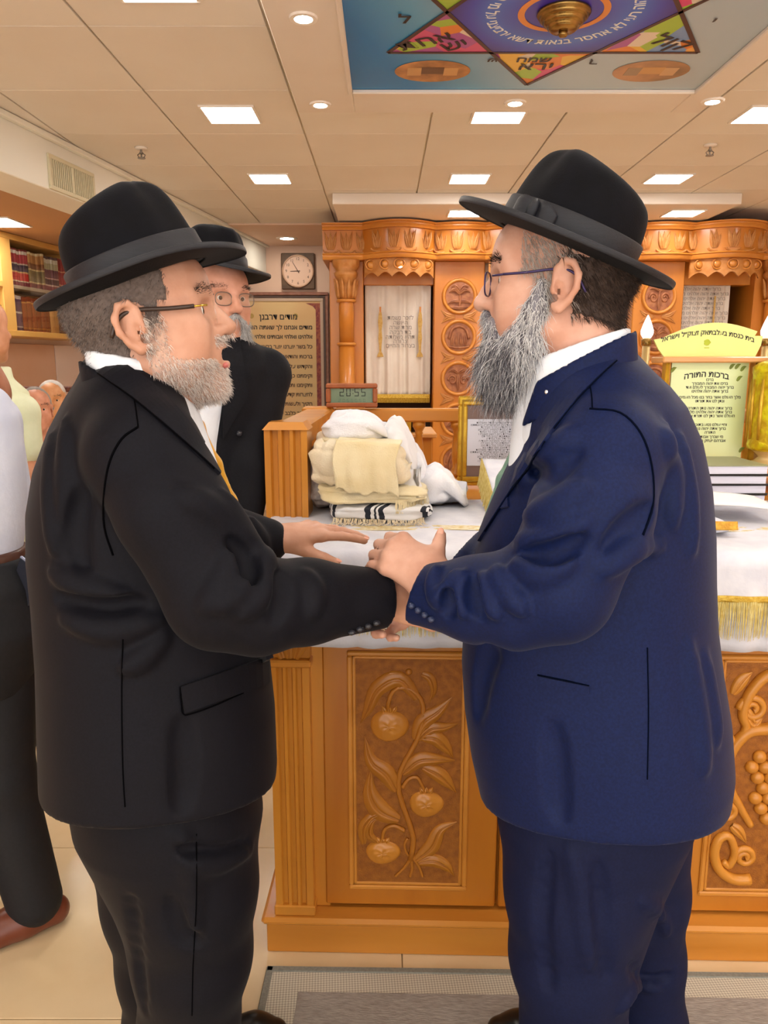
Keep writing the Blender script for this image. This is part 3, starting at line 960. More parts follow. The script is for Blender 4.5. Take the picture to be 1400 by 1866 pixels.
# entablature built as one continuous wavy moulding
def wave(x):
    """how far the cornice bulges towards the room"""
    if x > XC: x = mir(x)
    def bump(a, b, h):
        t = (x - a) / (b - a)
        return h * math.sin(PI * t) ** .8 if 0 < t < 1 else 0
    return max(bump(x_b0, x_b1, .15), bump(x_m1 - .02, mir(x_m1) + .02, .18), bump(x_m0, x_m1, .05))
xs = list(np.linspace(x_out, mir(x_out), 241))
def ent(name, prof, m, base=AD):
    """prof: list of (outset, z), swept along the wavy front"""
    rings = []
    for x in xs:
        y = base - wave(x)
        rings.append([(x, y - o_, z) for o_, z in prof] + [(x, AY1, prof[-1][1]), (x, AY1, prof[0][1])])
    return ap(name, MB().loft(rings).mesh(smooth=False, fix=True), m)
hz = ZA - Z_e
o1 = ent('cornice', [(.03, Z_f1), (.035, Z_f1 + .01), (.055, Z_f1 + .02), (.055, Z_f1 + .03), (.075, ZA - .01), (.08, ZA - .004), (.08, ZA)], M_arkx); auto_smooth(o1, 40)
o2 = ent('frieze', [(.0, Z_f0), (.0, Z_f1)], M_ark); auto_smooth(o2, 40)
o3 = ent('architrave', [(.0, Z_e), (.02, Z_e), (.03, Z_e + .012), (.032, Z_f0 - .014), (.045, Z_f0 - .008), (.04, Z_f0)], M_arkx); auto_smooth(o3, 40)
# carved palm fronds and lobes along the frieze
k = 0
for x in np.arange(x_out + .06, mir(x_out) - .03, .118):
    y = AD - wave(x)
    for dx, tilt in ((-.03, -.35), (0, 0), (.03, .35)):
        hgt = (Z_f1 - Z_f0)
        link('carved_frond', leaf([(x + dx * .5, Z_f0 + hgt * .18), (x + dx * .9, Z_f0 + hgt * .55), (x + dx * 1.1 + tilt * .03, Z_f0 + hgt * .93)], .017, .020, 8, y - .001), M_arkc, o2)
    C = [(x + .052 * math.cos(a), y - .004, Z_f0 + .028 + .022 * math.sin(a)) for a in np.linspace(PI, 2 * PI, 10)]
    link('carved_lobe', MB().tube(C, .007, 6).mesh(smooth=True), M_arkc, o2)
# columns with capitals
def column(x0, x1):
    xm = (x0 + x1) / 2; w = (x1 - x0)
    p = ap('pier', bx(x0, x1, AD + .07, AD + .5, 0, Z_e, .004), M_ark)
    c = thing_part('column', MB().lathe([(.085, .0), (.085, .5), (.075, .52), (.068, .56), (.063, 1.0), (.060, az(628))], c=(xm, AD + .02, 0), n=24).mesh(smooth=True), M_ark)
    for za in (az(627), az(548)):
        link('ring', MB().lathe([(.058, -.012), (.074, -.008), (.074, .008), (.058, .012)], c=(xm, AD + .02, za), n=24).mesh(smooth=True), M_arkx, c)
    link('neck', MB().lathe([(.055, az(628)), (.058, az(560)), (.052, az(550)), (.056, az(545))], c=(xm, AD + .02, 0), n=24).mesh(smooth=True), M_ark, c)
    link('capital', MB().lathe([(.056, az(545)), (.066, az(530)), (.062, az(510)), (.085, az(503)), (.09, az(497)), (.075, az(494)), (.10, az(484)), (.105, az(476)), (.105, az(474))], c=(xm, AD + .02, 0), n=24).mesh(smooth=True), M_arkc, c)
    for a in np.linspace(PI, 2 * PI, 6):
        pts = [(xm + .062 * math.cos(a), AD + .02 + .062 * math.sin(a), az(544)), (xm + .075 * math.cos(a), AD + .02 + .075 * math.sin(a), az(522)), (xm + .092 * math.cos(a), AD + .02 + .092 * math.sin(a), az(508))]
        link('capital_leaf', MB().tube(curve_pts(pts, 8), [.008, .013, .015, .015, .014, .012, .010, .006, .003][:len(curve_pts(pts, 8))], 6).mesh(smooth=True), M_arkc, c)
def thing_part(name, me, m):
    return ap(name, me, m)
column(x_col0, x_col1); column(mir(x_col1), mir(x_col0))
# medallion panels
def rosette(mb, c, R, kind):
    pass
def medallion(xm, zm, R, kind, par):
    me = link('medallion', MB().lathe([(R * .80, .006), (R * .84, -.012), (R * .92, -.024), (R, -.020), (R * 1.06, 0), (R * 1.06, .01)], c=(xm, AD + .06, zm), n=40, axis='y').mesh(smooth=True, fix=True), M_arkx, par)
    link('relief_ground', MB().lathe([(.001, .002), (R * .82, .002), (R * .82, .008), (.001, .008)], c=(xm, AD + .05, zm), n=32, axis='y').mesh(fix=True), M_med, me)
    Y = AD + .050
    rnd = random.Random(kind * 13 + 5)
    P = lambda u, v: (xm + u * R, zm + v * R)
    if kind % 3 == 0:     # tree with fruit
        link('relief', vine([P(0, -.62), P(.03, -.1), P(0, .25)], R * .08, Y, 10, .6), M_med, me)
        for s in (-1, 1):
            link('relief', leaf([P(0, .15), P(s * .3, .38), P(s * .62, .22)], R * .13, .018, 8, Y), M_med, me)
            link('relief', leaf([P(0, .3), P(s * .25, .55), P(s * .5, .55)], R * .12, .018, 8, Y), M_med, me)
            link('relief', leaf([P(0, -.3), P(s * .35, -.28), P(s * .68, -.42)], R * .10, .016, 8, Y), M_med, me)
        link('relief', leaf([P(-.5, -.62), P(0, -.66), P(.5, -.62)], R * .10, .016, 8, Y), M_med, me)
    elif kind % 3 == 1:   # arch with figures
        link('relief', vine([P(-.6, -.1), P(-.4, .45), P(0, .62), (xm + .4 * R, zm + .45 * R), P(.6, -.1)], R * .09, Y, 20, 1), M_med, me)
        for u in (-.42, -.14, .14, .42):
            link('relief', leaf([P(u, -.5), P(u * .9, -.1), P(u * .8, .28)], R * .10, .018, 8, Y), M_med, me)
        link('relief', vine([P(-.6, -.55), P(0, -.62), P(.6, -.55)], R * .07, Y, 10, 1), M_med, me)
    else:                 # scrolls
        for s in (-1, 1):
            C = [P(s * (.34 + .26 * (1 - a / 12) * math.cos(a)), -.1 + .3 * (1 - a / 12) * math.sin(a)) for a in np.linspace(0, 9, 22)]
            link('relief', vine(C, R * .06, Y, 40, .8), M_med, me)
            link('relief', leaf([P(0, .3), P(s * .3, .5), P(s * .6, .38)], R * .11, .018, 8, Y), M_med, me)
        link('relief', leaf([P(0, -.7), P(0, -.2), P(0, .4)], R * .12, .02, 8, Y), M_med, me)
def med_panel(x0, x1, flip=0):
    p = ap('medallion_panel', bx(x0, x1, AD + .06, AD + .35, 0, Z_e, .006), M_ark)
    xm = (x0 + x1) / 2 + .003
    R = .130
    for i, py in enumerate([539, 614, 690, 766, 842]):
        medallion(xm, az(py), R, i + flip, p)
        if i < 4:
            zb = (az(py) + az(py + 75)) / 2
            for s in (-1, 1):
                link('carved_leaf', leaf([(xm + s * .03, zb), (xm + s * .09, zb + .012), (xm + s * .14, zb + .05)], .02, .014, 8, AD + .06), M_arkc, p)
                link('carved_leaf', leaf([(xm + s * .03, zb), (xm + s * .09, zb - .012), (xm + s * .14, zb - .05)], .02, .014, 8, AD + .06), M_arkc, p)
med_panel(x_m0, x_m1, 0); med_panel(mir(x_m1), mir(x_m0), 2)
# scalloped valances under the bulges
def valance(x0, x1, n):
    rings = []
    zt = Z_e + .005; zb = az(502)
    N = 60
    top = []; 
    for i in range(N + 1):
        t = i / N; x = x0 + (x1 - x0) * t
        s = abs(math.sin(PI * n * t))
        z = zb - .02 + .035 * s if True else 0
        y = AD - wave(x) + .015
        rings.append([(x, y, zt), (x, y + .02, zt), (x, y + .02, z), (x, y, z)])
    v = ap('valance', MB().loft(rings).mesh(fix=True), M_arkc)
    for i in range(n):
        t = (i + .5) / n; x = x0 + (x1 - x0) * t; y = AD - wave(x) + .013
        link('carved_boss', MB().ell((x, y, (zt + zb) / 2 + .012), (.028, .014, .026), 12, 8).mesh(smooth=True, fix=True), M_arkx, v)
        C = [(x + .04 * math.cos(a), y - .002, (zt + zb) / 2 + .012 + .036 * math.sin(a)) for a in np.linspace(0, 2 * PI, 16)]
        link('carved_ring', MB().tube(C, .006, 5, cap=False).mesh(smooth=True), M_arkx, v)
    return v
valance(x_b0 + .01, x_b1 - .01, 5); valance(mir(x_b1) + .01, mir(x_b0) - .01, 5); valance(x_m1 + .02, mir(x_m1) - .02, 9)
for xa_, xb_ in ((x_b0, x_b1), (mir(x_b1), mir(x_b0))):
    ap('lintel', bx(xa_, xb_, AD + .14, AD + .3, az(516), Z_e + .02, .004), M_ark)
# small lamp under the left bulge
p = at(730, 487, AD - .13)
lamp_ = thing('ark_lamp', 'tiny lit lamp hanging under the ark\'s curved cornice', 'lamp', tuple(p))
link('bulb', MB().ell((0, 0, 0), (.013, .013, .011), 12, 8).mesh(smooth=True), M_spotl, lamp_, local=True)
link('holder', MB().lathe([(.015, .008), (.017, .02), (.008, .03), (.006, .05)], n=14).mesh(smooth=True), M_brass, lamp_, local=True)
# ark base steps
ap('base', bx(x_out, mir(x_out), AD - .05, AY1, 0, .12, .008), M_arkx)

# ---- curtains
def curtain(name, label, x0, x1, z0, z1, y, amp=.012, n=6, group='ark curtains'):
    t = thing(name, label, 'curtain', ((x0 + x1) / 2, y, z0), 0, group)
    w = x1 - x0
    def f(u, v):
        x = x0 + w * u; z = z0 + (z1 - z0) * v
        return (x, y - amp * (math.sin(u * n * 2 * PI + .5) + .5 * math.sin(u * n * 3.1 * PI + v)) * (1.1 - .6 * v), z - .008 * math.sin(PI * u) * (1 - v))
    o = link('cloth', MB().grid(f, 90, 24).mesh(smooth=True), M_curt, t)
    o.modifiers.new('s', 'SOLIDIFY').thickness = .003
    return t
yc = AD + .20
c1 = curtain('ark_curtain', 'cream ark curtain with embroidered candlesticks in the left bay', ax(664), ax(788), az(722), az(508), yc)
c3 = curtain('ark_curtain', 'cream ark curtain with Hebrew text lines in the right bay', mir(ax(788)), ax(1349), az(722), az(508), yc)
c2 = curtain('ark_curtain', 'cream ark curtain in the central bay, behind the blue-suited man\'s head', x_m1 + .01, mir(x_m1) - .01, .15, Z_e + .02, yc, .02, 9)
M_embr = mat('gold_thread', '#c9a45a', '#b88a3a', rough=.5, scale=60)
M_thread = mat('grey_thread', '#8d8078', rough=.8)
def candlestick(px, par):
    x = ax(px); prof = [(650, .026), (645, .020), (640, .008), (628, .010), (615, .016), (600, .011), (585, .018), (572, .013), (566, .009)]
    rings = []
    mb = MB()
    mb.prism([(x + w, az(py)) for py, w in prof] + [(x - w, az(py)) for py, w in prof[::-1]], yc - .030, yc - .026)
    s = link('embroidered_candlestick', mb.mesh(), M_embr, par)
    link('embroidered_candle', bx(x - .007, x + .007, yc - .030, yc - .026, az(566), az(556)), mat('orange_thread', '#c9803c', rough=.6), par)
candlestick(693, c1); candlestick(768, c1)
for i, (s, py) in enumerate([('לזכר נשמת', 577), ('האשה', 586), ('מרת שרה', 595), ('בת רבקה', 604), ('תהא נשמתה', 613), ('צרורה', 621), ('בצרור החיים', 629)]):
    link('lettering', text_mesh(s, .045, depth=.001), M_thread, c1, loc=(ax(731), yc - .03, az(py)), rot=Matrix.Rotation(PI / 2, 4, 'X'))
for i in range(10):
    link('lettering', text_mesh('ברוך אתה יהוה אלהינו מלך העולם'[: 20 + (i * 7) % 9], .036, depth=.001), M_thread, c3, loc=(ax(1290), yc - .03, az(523 + i * 9)), rot=Matrix.Rotation(PI / 2, 4, 'X'))
link('embroidered_candle', bx(ax(1318), ax(1321), yc - .032, yc - .028, az(600), az(536)), M_embr, c3)
for c, a, b in ((c1, 664, 788),):
    link('gold_hem', bx(ax(a), ax(b), yc - .03, yc - .012, az(728), az(720), .003), M_gtrim, c)
    fr = MB()
    for i in range(60):
        x = ax(a) + (ax(b) - ax(a)) * (i + .5) / 60
        fr.tube([(x, yc - .02, az(727)), (x, yc - .02, az(736))], [.0045, .003], 5)
    link('fringe', fr.mesh(), M_gtrim, c)['kind'] = 'stuff'

# ================================================================== END WALL: clock and framed board
ck = thing('wall_clock', 'square dark-framed wall clock with round cream dial on the end wall', 'clock', tuple(at(543, 494, WALL_Y - .001)))
cx0, cz1 = at(512, 461, WALL_Y - .04)[[0, 2]]; cx1, cz0 = at(574, 527, WALL_Y - .04)[[0, 2]]
cm = ((cx0 + cx1) / 2, (cz0 + cz1) / 2); cr_ = (cx1 - cx0) / 2
link('case', bx(cx0, cx1, WALL_Y - .04, WALL_Y, cz0, cz1, .006), mat('clock_case', '#6b523c', '#57402e', rough=.5, scale=14), ck)
link('bezel', MB().lathe([(cr_ * .86, .0), (cr_ * .86, -.012), (cr_ * .93, -.016), (cr_ * .97, 0)], c=(cm[0], WALL_Y - .04, cm[1]), n=8 * 4, axis='y').mesh(smooth=True, fix=True), mat('clock_bezel', '#cfa88c', rough=.4), ck)
dial = link('dial', MB().lathe([(.001, -.004), (cr_ * .9, -.004), (cr_ * .9, 0), (.001, 0)], c=(cm[0], WALL_Y - .04, cm[1]), n=32, axis='y').mesh(fix=True), mat('clock_dial', '#e6c2aa', rough=.5), ck)
M_ink = mat('black_ink', '#2c2420', rough=.5)
M_brn = mat('brown_ink', '#5d4334', rough=.5)
for h in range(1, 13):
    a = h * PI / 6
    link('numeral', text_mesh(str(h), .036, depth=.0006, reverse=False), M_brn, dial, loc=(cm[0] + cr_ * .7 * math.sin(a), WALL_Y - .0455, cm[1] + cr_ * .7 * math.cos(a)), rot=Matrix.Rotation(PI / 2, 4, 'X'))
def hand(ang, L, w):
    d = np.array([math.sin(ang), math.cos(ang)]); n_ = np.array([d[1], -d[0]])
    P = [d * -.02 + n_ * w, d * L * .9 + n_ * w * .6, d * L, d * L * .9 - n_ * w * .6, d * -.02 - n_ * w]
    return MB().prism([(cm[0] + q[0], cm[1] + q[1]) for q in P][::-1], WALL_Y - .049, WALL_Y - .047).mesh(fix=True)
link('hour_hand', hand(math.radians(268), cr_ * .48, .005), M_brn, ck)
link('minute_hand', hand(math.radians(329), cr_ * .66, .004), M_brn, ck)
# framed prayer board
bd = thing('framed_prayer_board', 'large framed cream prayer board with Hebrew text hanging under the wall clock', 'picture', tuple(at(500, 800, WALL_Y - .001)))
def wz(px, py, dy=0.0):
    q = at(px, py, WALL_Y - dy); return q[0], q[2]
bx1, bz1 = wz(599, 533); bx0 = wz(402, 600)[0]; bz0 = wz(500, 862)[1]
def frame_ring(x0, x1, z0, z1, w, y0, y1, c=.004):
    mb = MB()
    mb.box(x0, x1, y0, y1, z1 - w, z1, c).box(x0, x1, y0, y1, z0, z0 + w, c).box(x0, x0 + w, y0, y1, z0 + w, z1 - w, c).box(x1 - w, x1, y0, y1, z0 + w, z1 - w, c)
    return mb.mesh()
link('outer_frame', frame_ring(bx0, bx1, bz0, bz1, .03, WALL_Y - .045, WALL_Y, .006), mat('frame_brown', '#a4705a', '#8d5c48', rough=.4, scale=20), bd)
link('inner_frame', frame_ring(bx0 + .03, bx1 - .03, bz0 + .03, bz1 - .03, .022, WALL_Y - .032, WALL_Y - .002, .003), mat('frame_dark', '#5a4234', rough=.4), bd)
link('slip_frame', frame_ring(bx0 + .052, bx1 - .052, bz0 + .052, bz1 - .052, .03, WALL_Y - .026, WALL_Y - .002, .003), mat('frame_beige', '#d8bca4', rough=.5), bd)
link('parchment', bx(bx0 + .06, bx1 - .06, WALL_Y - .016, WALL_Y - .004, bz0 + .06, bz1 - .06), mat('parchment', '#f0cf96', '#eec38c', rough=.6, scale=3), bd)
M_orn = mat('ornament_print', '#8c3f46', '#b86a4c', rough=.6, scale=40)
yb_ = WALL_Y - .018
px_ = bx1 - .125
link('ornament_column', bx(px_, bx1 - .082, yb_, yb_ + .001, bz0 + .09, bz1 - .10), M_orn, bd)
link('ornament_corner', MB().prism([(bx1 - .082, bz1 - .10), (bx1 - .082, bz1 - .24), (bx1 - .11, bz1 - .18), (bx1 - .15, bz1 - .13), (bx1 - .22, bz1 - .10)], yb_ - .001, yb_).mesh(fix=True), M_orn, bd)
link('ornament_column', bx(bx0 + .082, bx0 + .125, yb_, yb_ + .001, bz0 + .09, bz1 - .10), M_orn, bd)
bl_txt = [('מודים דרבנן', 578, .075), ('מודים אנחנו לך שאתה הוא יהוה', 597, .056), ('אלהינו ואלהי אבותינו אלהי', 614, .052), ('כל בשר יוצרנו יוצר בראשית', 632, .05), ('ברכות והודאות לשמך הגדול', 650, .05), ('והקדוש על שהחייתנו', 668, .05), ('וקימתנו כן תחיינו', 685, .05), ('ותקימנו ותאסוף גליותינו', 702, .05), ('לחצרות קדשך לשמר', 719, .05), ('חקיך ולעשות רצונך', 736, .05), ('ולעבדך בלבב שלם', 753, .05), ('על שאנו מודים לך', 770, .05)]
for i, (s, py, sz) in enumerate(bl_txt):
    X, Z = wz(508 if i == 0 else 570, py)
    link('lettering', text_mesh(s, sz, depth=.0006, align='CENTER' if i == 0 else 'RIGHT', bold=.0012), M_ink if i < 3 else M_brn, bd, loc=(X, yb_ - .0005, Z), rot=Matrix.Rotation(PI / 2, 4, 'X'))
for px in (459, 539):
    X, Z = wz(px, 576)
    link('rosette', MB().lathe([(.016, -.001), (.024, -.001), (.024, .001), (.016, .001)], c=(X, yb_, Z), n=14, axis='y').mesh(fix=True), mat('gold_print', '#c8a45a', rough=.5), bd)

# ================================================================== BOOKCASE ON THE SIDE WALL
M_pine = wood('pine', '#e0b060', '#d4a052', 'z', scale=5, rough=.5)
TB = -1.154
bc = thing('bookcase', 'light pine wall bookcase with glass doors under the low side ceiling', 'bookcase', LW(1.4, TB, 1.6))
sL = side_at(0, 520, TB)[0] - .55; sR = side_at(163, 520, TB)[0]
zt = side_at(60, 436, TB)[1]; zm = side_at(60, 526, TB)[1]; zb = side_at(80, 615.5, TB)[1]
zt = min(zt, 2.332)
sb = lambda name, *a, m=M_pine, **k: link(name, side_box(*a), m, bc, **k)
sb('top_board', sL, sR, -1.45, TB, zt - .04, zt, .003)
sb('bottom_board', sL, sR, -1.45, TB + .012, zb, zb + .04, .003)
sb('shelf', sL, sR, -1.45, TB - .03, zm - .012, zm + .012, .002, m=mat('shelf_grey', '#b9a58c', rough=.5))
sb('back_board', sL, sR, -1.458, -1.445, zb, zt)
st0 = side_at(4, 520, TB)[0]; st1 = side_at(24, 520, TB)[0]
sb('stile', st0, st1, -1.45, TB + .004, zb + .04, zt - .04, .003)
e0 = side_at(139, 600, TB)[0]
sb('stile', e0, sR, -1.45, TB + .004, zb + .04, zt - .04, .003)
sb('stile', sL, sL + .04, -1.45, TB + .004, zb + .04, zt - .04, .003)
sb('glass_pane', st1 + .005, e0 - .005, TB - .010, TB - .006, zb + .045, zt - .045, m=M_glass)
sb('door_frame', sL + .05, st0 - .004, TB - .012, TB + .010, zm - .02, zm + .02, .003)
for a, b in ((zb + .045, zm - .025), (zm + .025, zt - .045)):
    sb('knob_plate', st0 - .06, st0 - .045, TB + .004, TB + .012, (a + b) / 2 - .02, (a + b) / 2 + .02, .002, m=M_brass)
def spine_mat(name, bands):
    """leather spine: flat printed bands by height (object Z of the unit book)"""
    if name in MATS: return MATS[name]
    m, N, L, B = new_mat(name)
    tcx = N.new('ShaderNodeTexCoord'); sp = N.new('ShaderNodeSeparateXYZ'); L.new(tcx.outputs['Generated'], sp.inputs[0])
    cr = N.new('ShaderNodeValToRGB'); cr.color_ramp.interpolation = 'CONSTANT'; e = cr.color_ramp.elements
    e[0].position = 0; e[0].color = rgb(bands[0][1]); e[1].position = bands[1][0]; e[1].color = rgb(bands[1][1])
    for p, c in bands[2:]:
        q = e.new(p); q.color = rgb(c)
    L.new(sp.outputs['Z'], cr.inputs[0]); L.new(cr.outputs[0], B.inputs['Base Color']); B.inputs['Roughness'].default_value = .5
    MATS[name] = m
    return m
KINDS = {
    'red': spine_mat('spine_red', [(0, '#7c2a34'), (.12, '#d0c0a0'), (.15, '#c42a22'), (.36, '#d8b070'), (.40, '#43304a'), (.58, '#c9bca8'), (.62, '#b23a48'), (.86, '#e9dcd0'), (.95, '#8c2c34')]),
    'olive': spine_mat('spine_olive', [(0, '#7a3430'), (.14, '#cbb07c'), (.18, '#7e6a40'), (.50, '#dcc690'), (.54, '#8a5a3c'), (.70, '#c8935c'), (.93, '#e6d8b0')]),
    'plum': spine_mat('spine_plum', [(0, '#8a2f3c'), (.14, '#d8b8a8'), (.18, '#5f4046'), (.34, '#d2a8a0'), (.38, '#7d4a58'), (.62, '#c4c0a0'), (.80, '#e6e4d8'), (.92, '#55404a')]),
    'crimson': spine_mat('spine_crimson', [(0, '#a33a3a'), (.2, '#d6a080'), (.24, '#a8363e'), (.6, '#d6a080'), (.64, '#9a303c')]),
    'purple': spine_mat('spine_purple', [(0, '#5a3850'), (.1, '#b8a8a0'), (.14, '#6e4a62'), (.5, '#d8ccc0'), (.55, '#6a445c'), (.9, '#c8b8b0')]),
    'tan': spine_mat('spine_brown', [(0, '#8a3e14'), (.08, '#b8742c'), (.12, '#96461a'), (.82, '#c88a3a'), (.86, '#8c3c14')]),
    'light': spine_mat('spine_light', [(0, '#c98a48'), (.5, '#d69a58'), (.9, '#b8763a')]),
    'dark': spine_mat('spine_dark', [(0, '#6a3420'), (.3, '#7c4228'), (.9, '#5a2c1c')]),
    'white': spine_mat('spine_white', [(0, '#e2d6d2'), (.5, '#ece2de')])}
BKC = {'red': 'red', 'olive': 'olive and tan', 'plum': 'plum pale-topped', 'crimson': 'crimson', 'purple': 'purple', 'tan': 'russet brown leather', 'light': 'light tan', 'dark': 'dark brown', 'white': 'white'}
def book_row(items, pxa, pxb, py, z0, z1, shelf):
    n = len(items)
    s_0 = side_at(pxa, py, TB - .05)[0]; s_1 = side_at(pxb, py, TB - .05)[0]
    cnt = {}
    ORD = ['first', 'second', 'third', 'fourth', 'fifth', 'sixth', 'seventh', 'eighth', 'ninth']
    for i, kd in enumerate(items):
        a = s_0 + (s_1 - s_0) * i / n; b = s_0 + (s_1 - s_0) * (i + 1) / n
        hh = z1 - random.uniform(0, .012); dd = TB - .05 - random.uniform(0, .012)
        q = cnt.get(kd, 0); cnt[kd] = q + 1
        one = items.count(kd) == 1
        lab = f'{BKC[kd]} book spine, ' + ('' if one else ORD[q] + ' of its colour ') + f'on the {shelf} shelf'
        bk = thing('book', lab, 'book', LW((a + b) / 2, dd - .1, z0), 0, f'books on the {shelf} shelf')
        mb = MB(); w = (b - a)
        # rounded spine
        pr = [(a + .0008, -.18), (a + .0008, -.006), (a + w * .2, -.0015), (a + w * .5, 0), (a + w * .8, -.0015), (b - .0008, -.006), (b - .0008, -.18)]
        mb.prism_z([(u, dd + v) for u, v in pr], z0, hh)
        mb.v = [LW(*p) for p in mb.v]
        link('cover', mb.mesh(fix=True), KINDS[kd], bk)
        pg = MB().box(a + .003, b - .003, dd - .178, dd - .02, hh, hh + .0008); pg.v = [LW(*p) for p in pg.v]; pg.f = [f[::-1] for f in pg.f]
        link('page_block', pg.mesh(), mat('paper_edge', '#e8dcc4', rough=.8), bk)
book_row(['red'] * 6 + ['olive'] * 6 + ['plum'] * 6 + ['crimson'] * 3, 24, 121, 490, zm + .0125, zt - .075, 'upper')
book_row(['purple'] * 2 + ['tan'] * 6 + ['light', 'light', 'dark', 'dark', 'white'], 27, 131, 575, zb + .041, zm - .05, 'lower')
# ================================================================== THINGS ON AND AROUND THE TABLE
from mathutils import noise as mnoise
ZC = ZT + .010        # top of the cloth
RX90 = Matrix.Rotation(PI / 2, 4, 'X')

def zz(py, d):
    return float(at(700, py, d)[2])
def xx(px, py, d):
    return float(at(px, py, d)[0])

# ---- digital clock on the corner of the rail
dc = thing('digital_clock', 'wood-framed digital clock with green display reading 20:55 on the rail', 'clock', tuple(at(641, 743, 2.76)))
d_ = 2.74
x0, x1 = xx(594, 720, d_), xx(688, 720, d_); z0, z1 = 1.2945, zz(699, d_)
link('case', frame_ring(x0, x1, z0, z1, .017, d_, d_ + .045, .004), mat('clock_wood', '#a8623a', '#96532e', rough=.4, scale=20), dc)
link('back', bx(x0 + .01, x1 - .01, d_ + .02, d_ + .043, z0 + .01, z1 - .01), M_dark, dc)
lcd = link('display', bx(x0 + .015, x1 - .015, d_ + .012, d_ + .022, z0 + .015, z1 - .015), mat('lcd_green', '#8da284', '#73907a', rough=.25, scale=9), dc)
M_seg = mat('lcd_black', '#26302a', rough=.4)
SEG = {'2': 'abged', '0': 'abcdef', '5': 'afgcd'}
def seg_digit(ch, x, z, w, h, t=.0042):
    P = {'a': (x, x + w, z + h - t, z + h), 'd': (x, x + w, z, z + t), 'g': (x, x + w, z + h / 2 - t / 2, z + h / 2 + t / 2),
         'f': (x, x + t, z + h / 2, z + h), 'b': (x + w - t, x + w, z + h / 2, z + h), 'e': (x, x + t, z, z + h / 2), 'c': (x + w - t, x + w, z, z + h / 2)}
    mb = MB()
    for s in SEG[ch]:
        a = P[s]; mb.box(a[0] + .0008, a[1] - .0008, d_ + .0108, d_ + .0122, a[2] + .0008, a[3] - .0008)
    return mb.mesh()
W_ = x1 - x0; H_ = z1 - z0
for k, ch in enumerate('2055'):
    link('digit', seg_digit(ch, x0 + W_ * (.26 + .13 * k + (.03 if k > 1 else 0)), z0 + H_ * .46, W_ * .09, H_ * .36), M_seg, lcd)
link('colon', MB().box(x0 + W_ * .518, x0 + W_ * .53, d_ + .0108, d_ + .0122, z0 + H_ * .56, z0 + H_ * .60).box(x0 + W_ * .518, x0 + W_ * .53, d_ + .0108, d_ + .0122, z0 + H_ * .70, z0 + H_ * .74).mesh(), M_seg, lcd)
for k in range(7):
    link('small_digit', seg_digit('2055050'[k], x0 + W_ * (.24 + .08 * k), z0 + H_ * .22, W_ * .045, H_ * .14, .002), M_seg, lcd)

# ---- folded prayer shawls
def lump(x0, x1, y0, y1, z0, z1, seed=0, e=.45, wr=.010, layers=0, la=.004, nu=64, nv=40, sag=0.0, sc=14, skew=0.0, roll=0.0):
    """soft folded cloth block: rounded box with wrinkles, fold layers on the sides and a sagging top"""
    c = np.array([(x0 + x1) / 2, (y0 + y1) / 2, (z0 + z1) / 2]); r = np.array([(x1 - x0) / 2, (y1 - y0) / 2, (z1 - z0) / 2])
    sg = lambda v, p: math.copysign(abs(v) ** p, v)
    def f(u, v):
        a = 2 * PI * u; b = -PI / 2 + PI * v
        ca, sa, cb, sb_ = math.cos(a), math.sin(a), math.cos(b), math.sin(b)
        p = np.array([sg(cb, e) * sg(ca, e), sg(cb, e) * sg(sa, e), sg(sb_, e)])
        nrm = np.array([cb * ca, cb * sa, sb_])
        q = c + r * p
        w = mnoise.noise(Vector((q[0] * sc + seed * 7.3, q[1] * sc, q[2] * sc * 1.6))) * wr
        w += mnoise.noise(Vector((q[0] * sc * 2.7 + seed * 3.1, q[1] * sc * 2.7, q[2] * sc * 3))) * wr * .45
        if layers:
            w += la * (abs(math.sin(PI * layers * (p[2] * .5 + .5) + .8 * math.sin(q[0] * 22 + seed))) - .6) * (1 - abs(sb_)) ** .5
        q = q + nrm * w
        if q[2] > c[2]:
            q[2] -= sag * (abs(p[0]) ** 2) * (z1 - z0) + skew * (q[0] - c[0])
        q[2] = max(q[2], z0)
        q[0] += roll * (q[2] - z0)
        return tuple(q)
    return MB().grid(f, nu, nv).mesh(smooth=True, fix=True)
M_cream = mat('cream_wool', '#eedfb8', '#e4d0a0', rough=.9, scale=12, bump=.25, bscale=260, sheen=.3)
M_cream2 = mat('pale_cream_wool', '#f0e2c6', '#e6d2ae', rough=.9, scale=12, bump=.25, bscale=240, sheen=.3)
M_wwool = mat('white_wool', '#ecebee', '#e2e0e6', rough=.9, scale=10, bump=.25, bscale=240, sheen=.3)
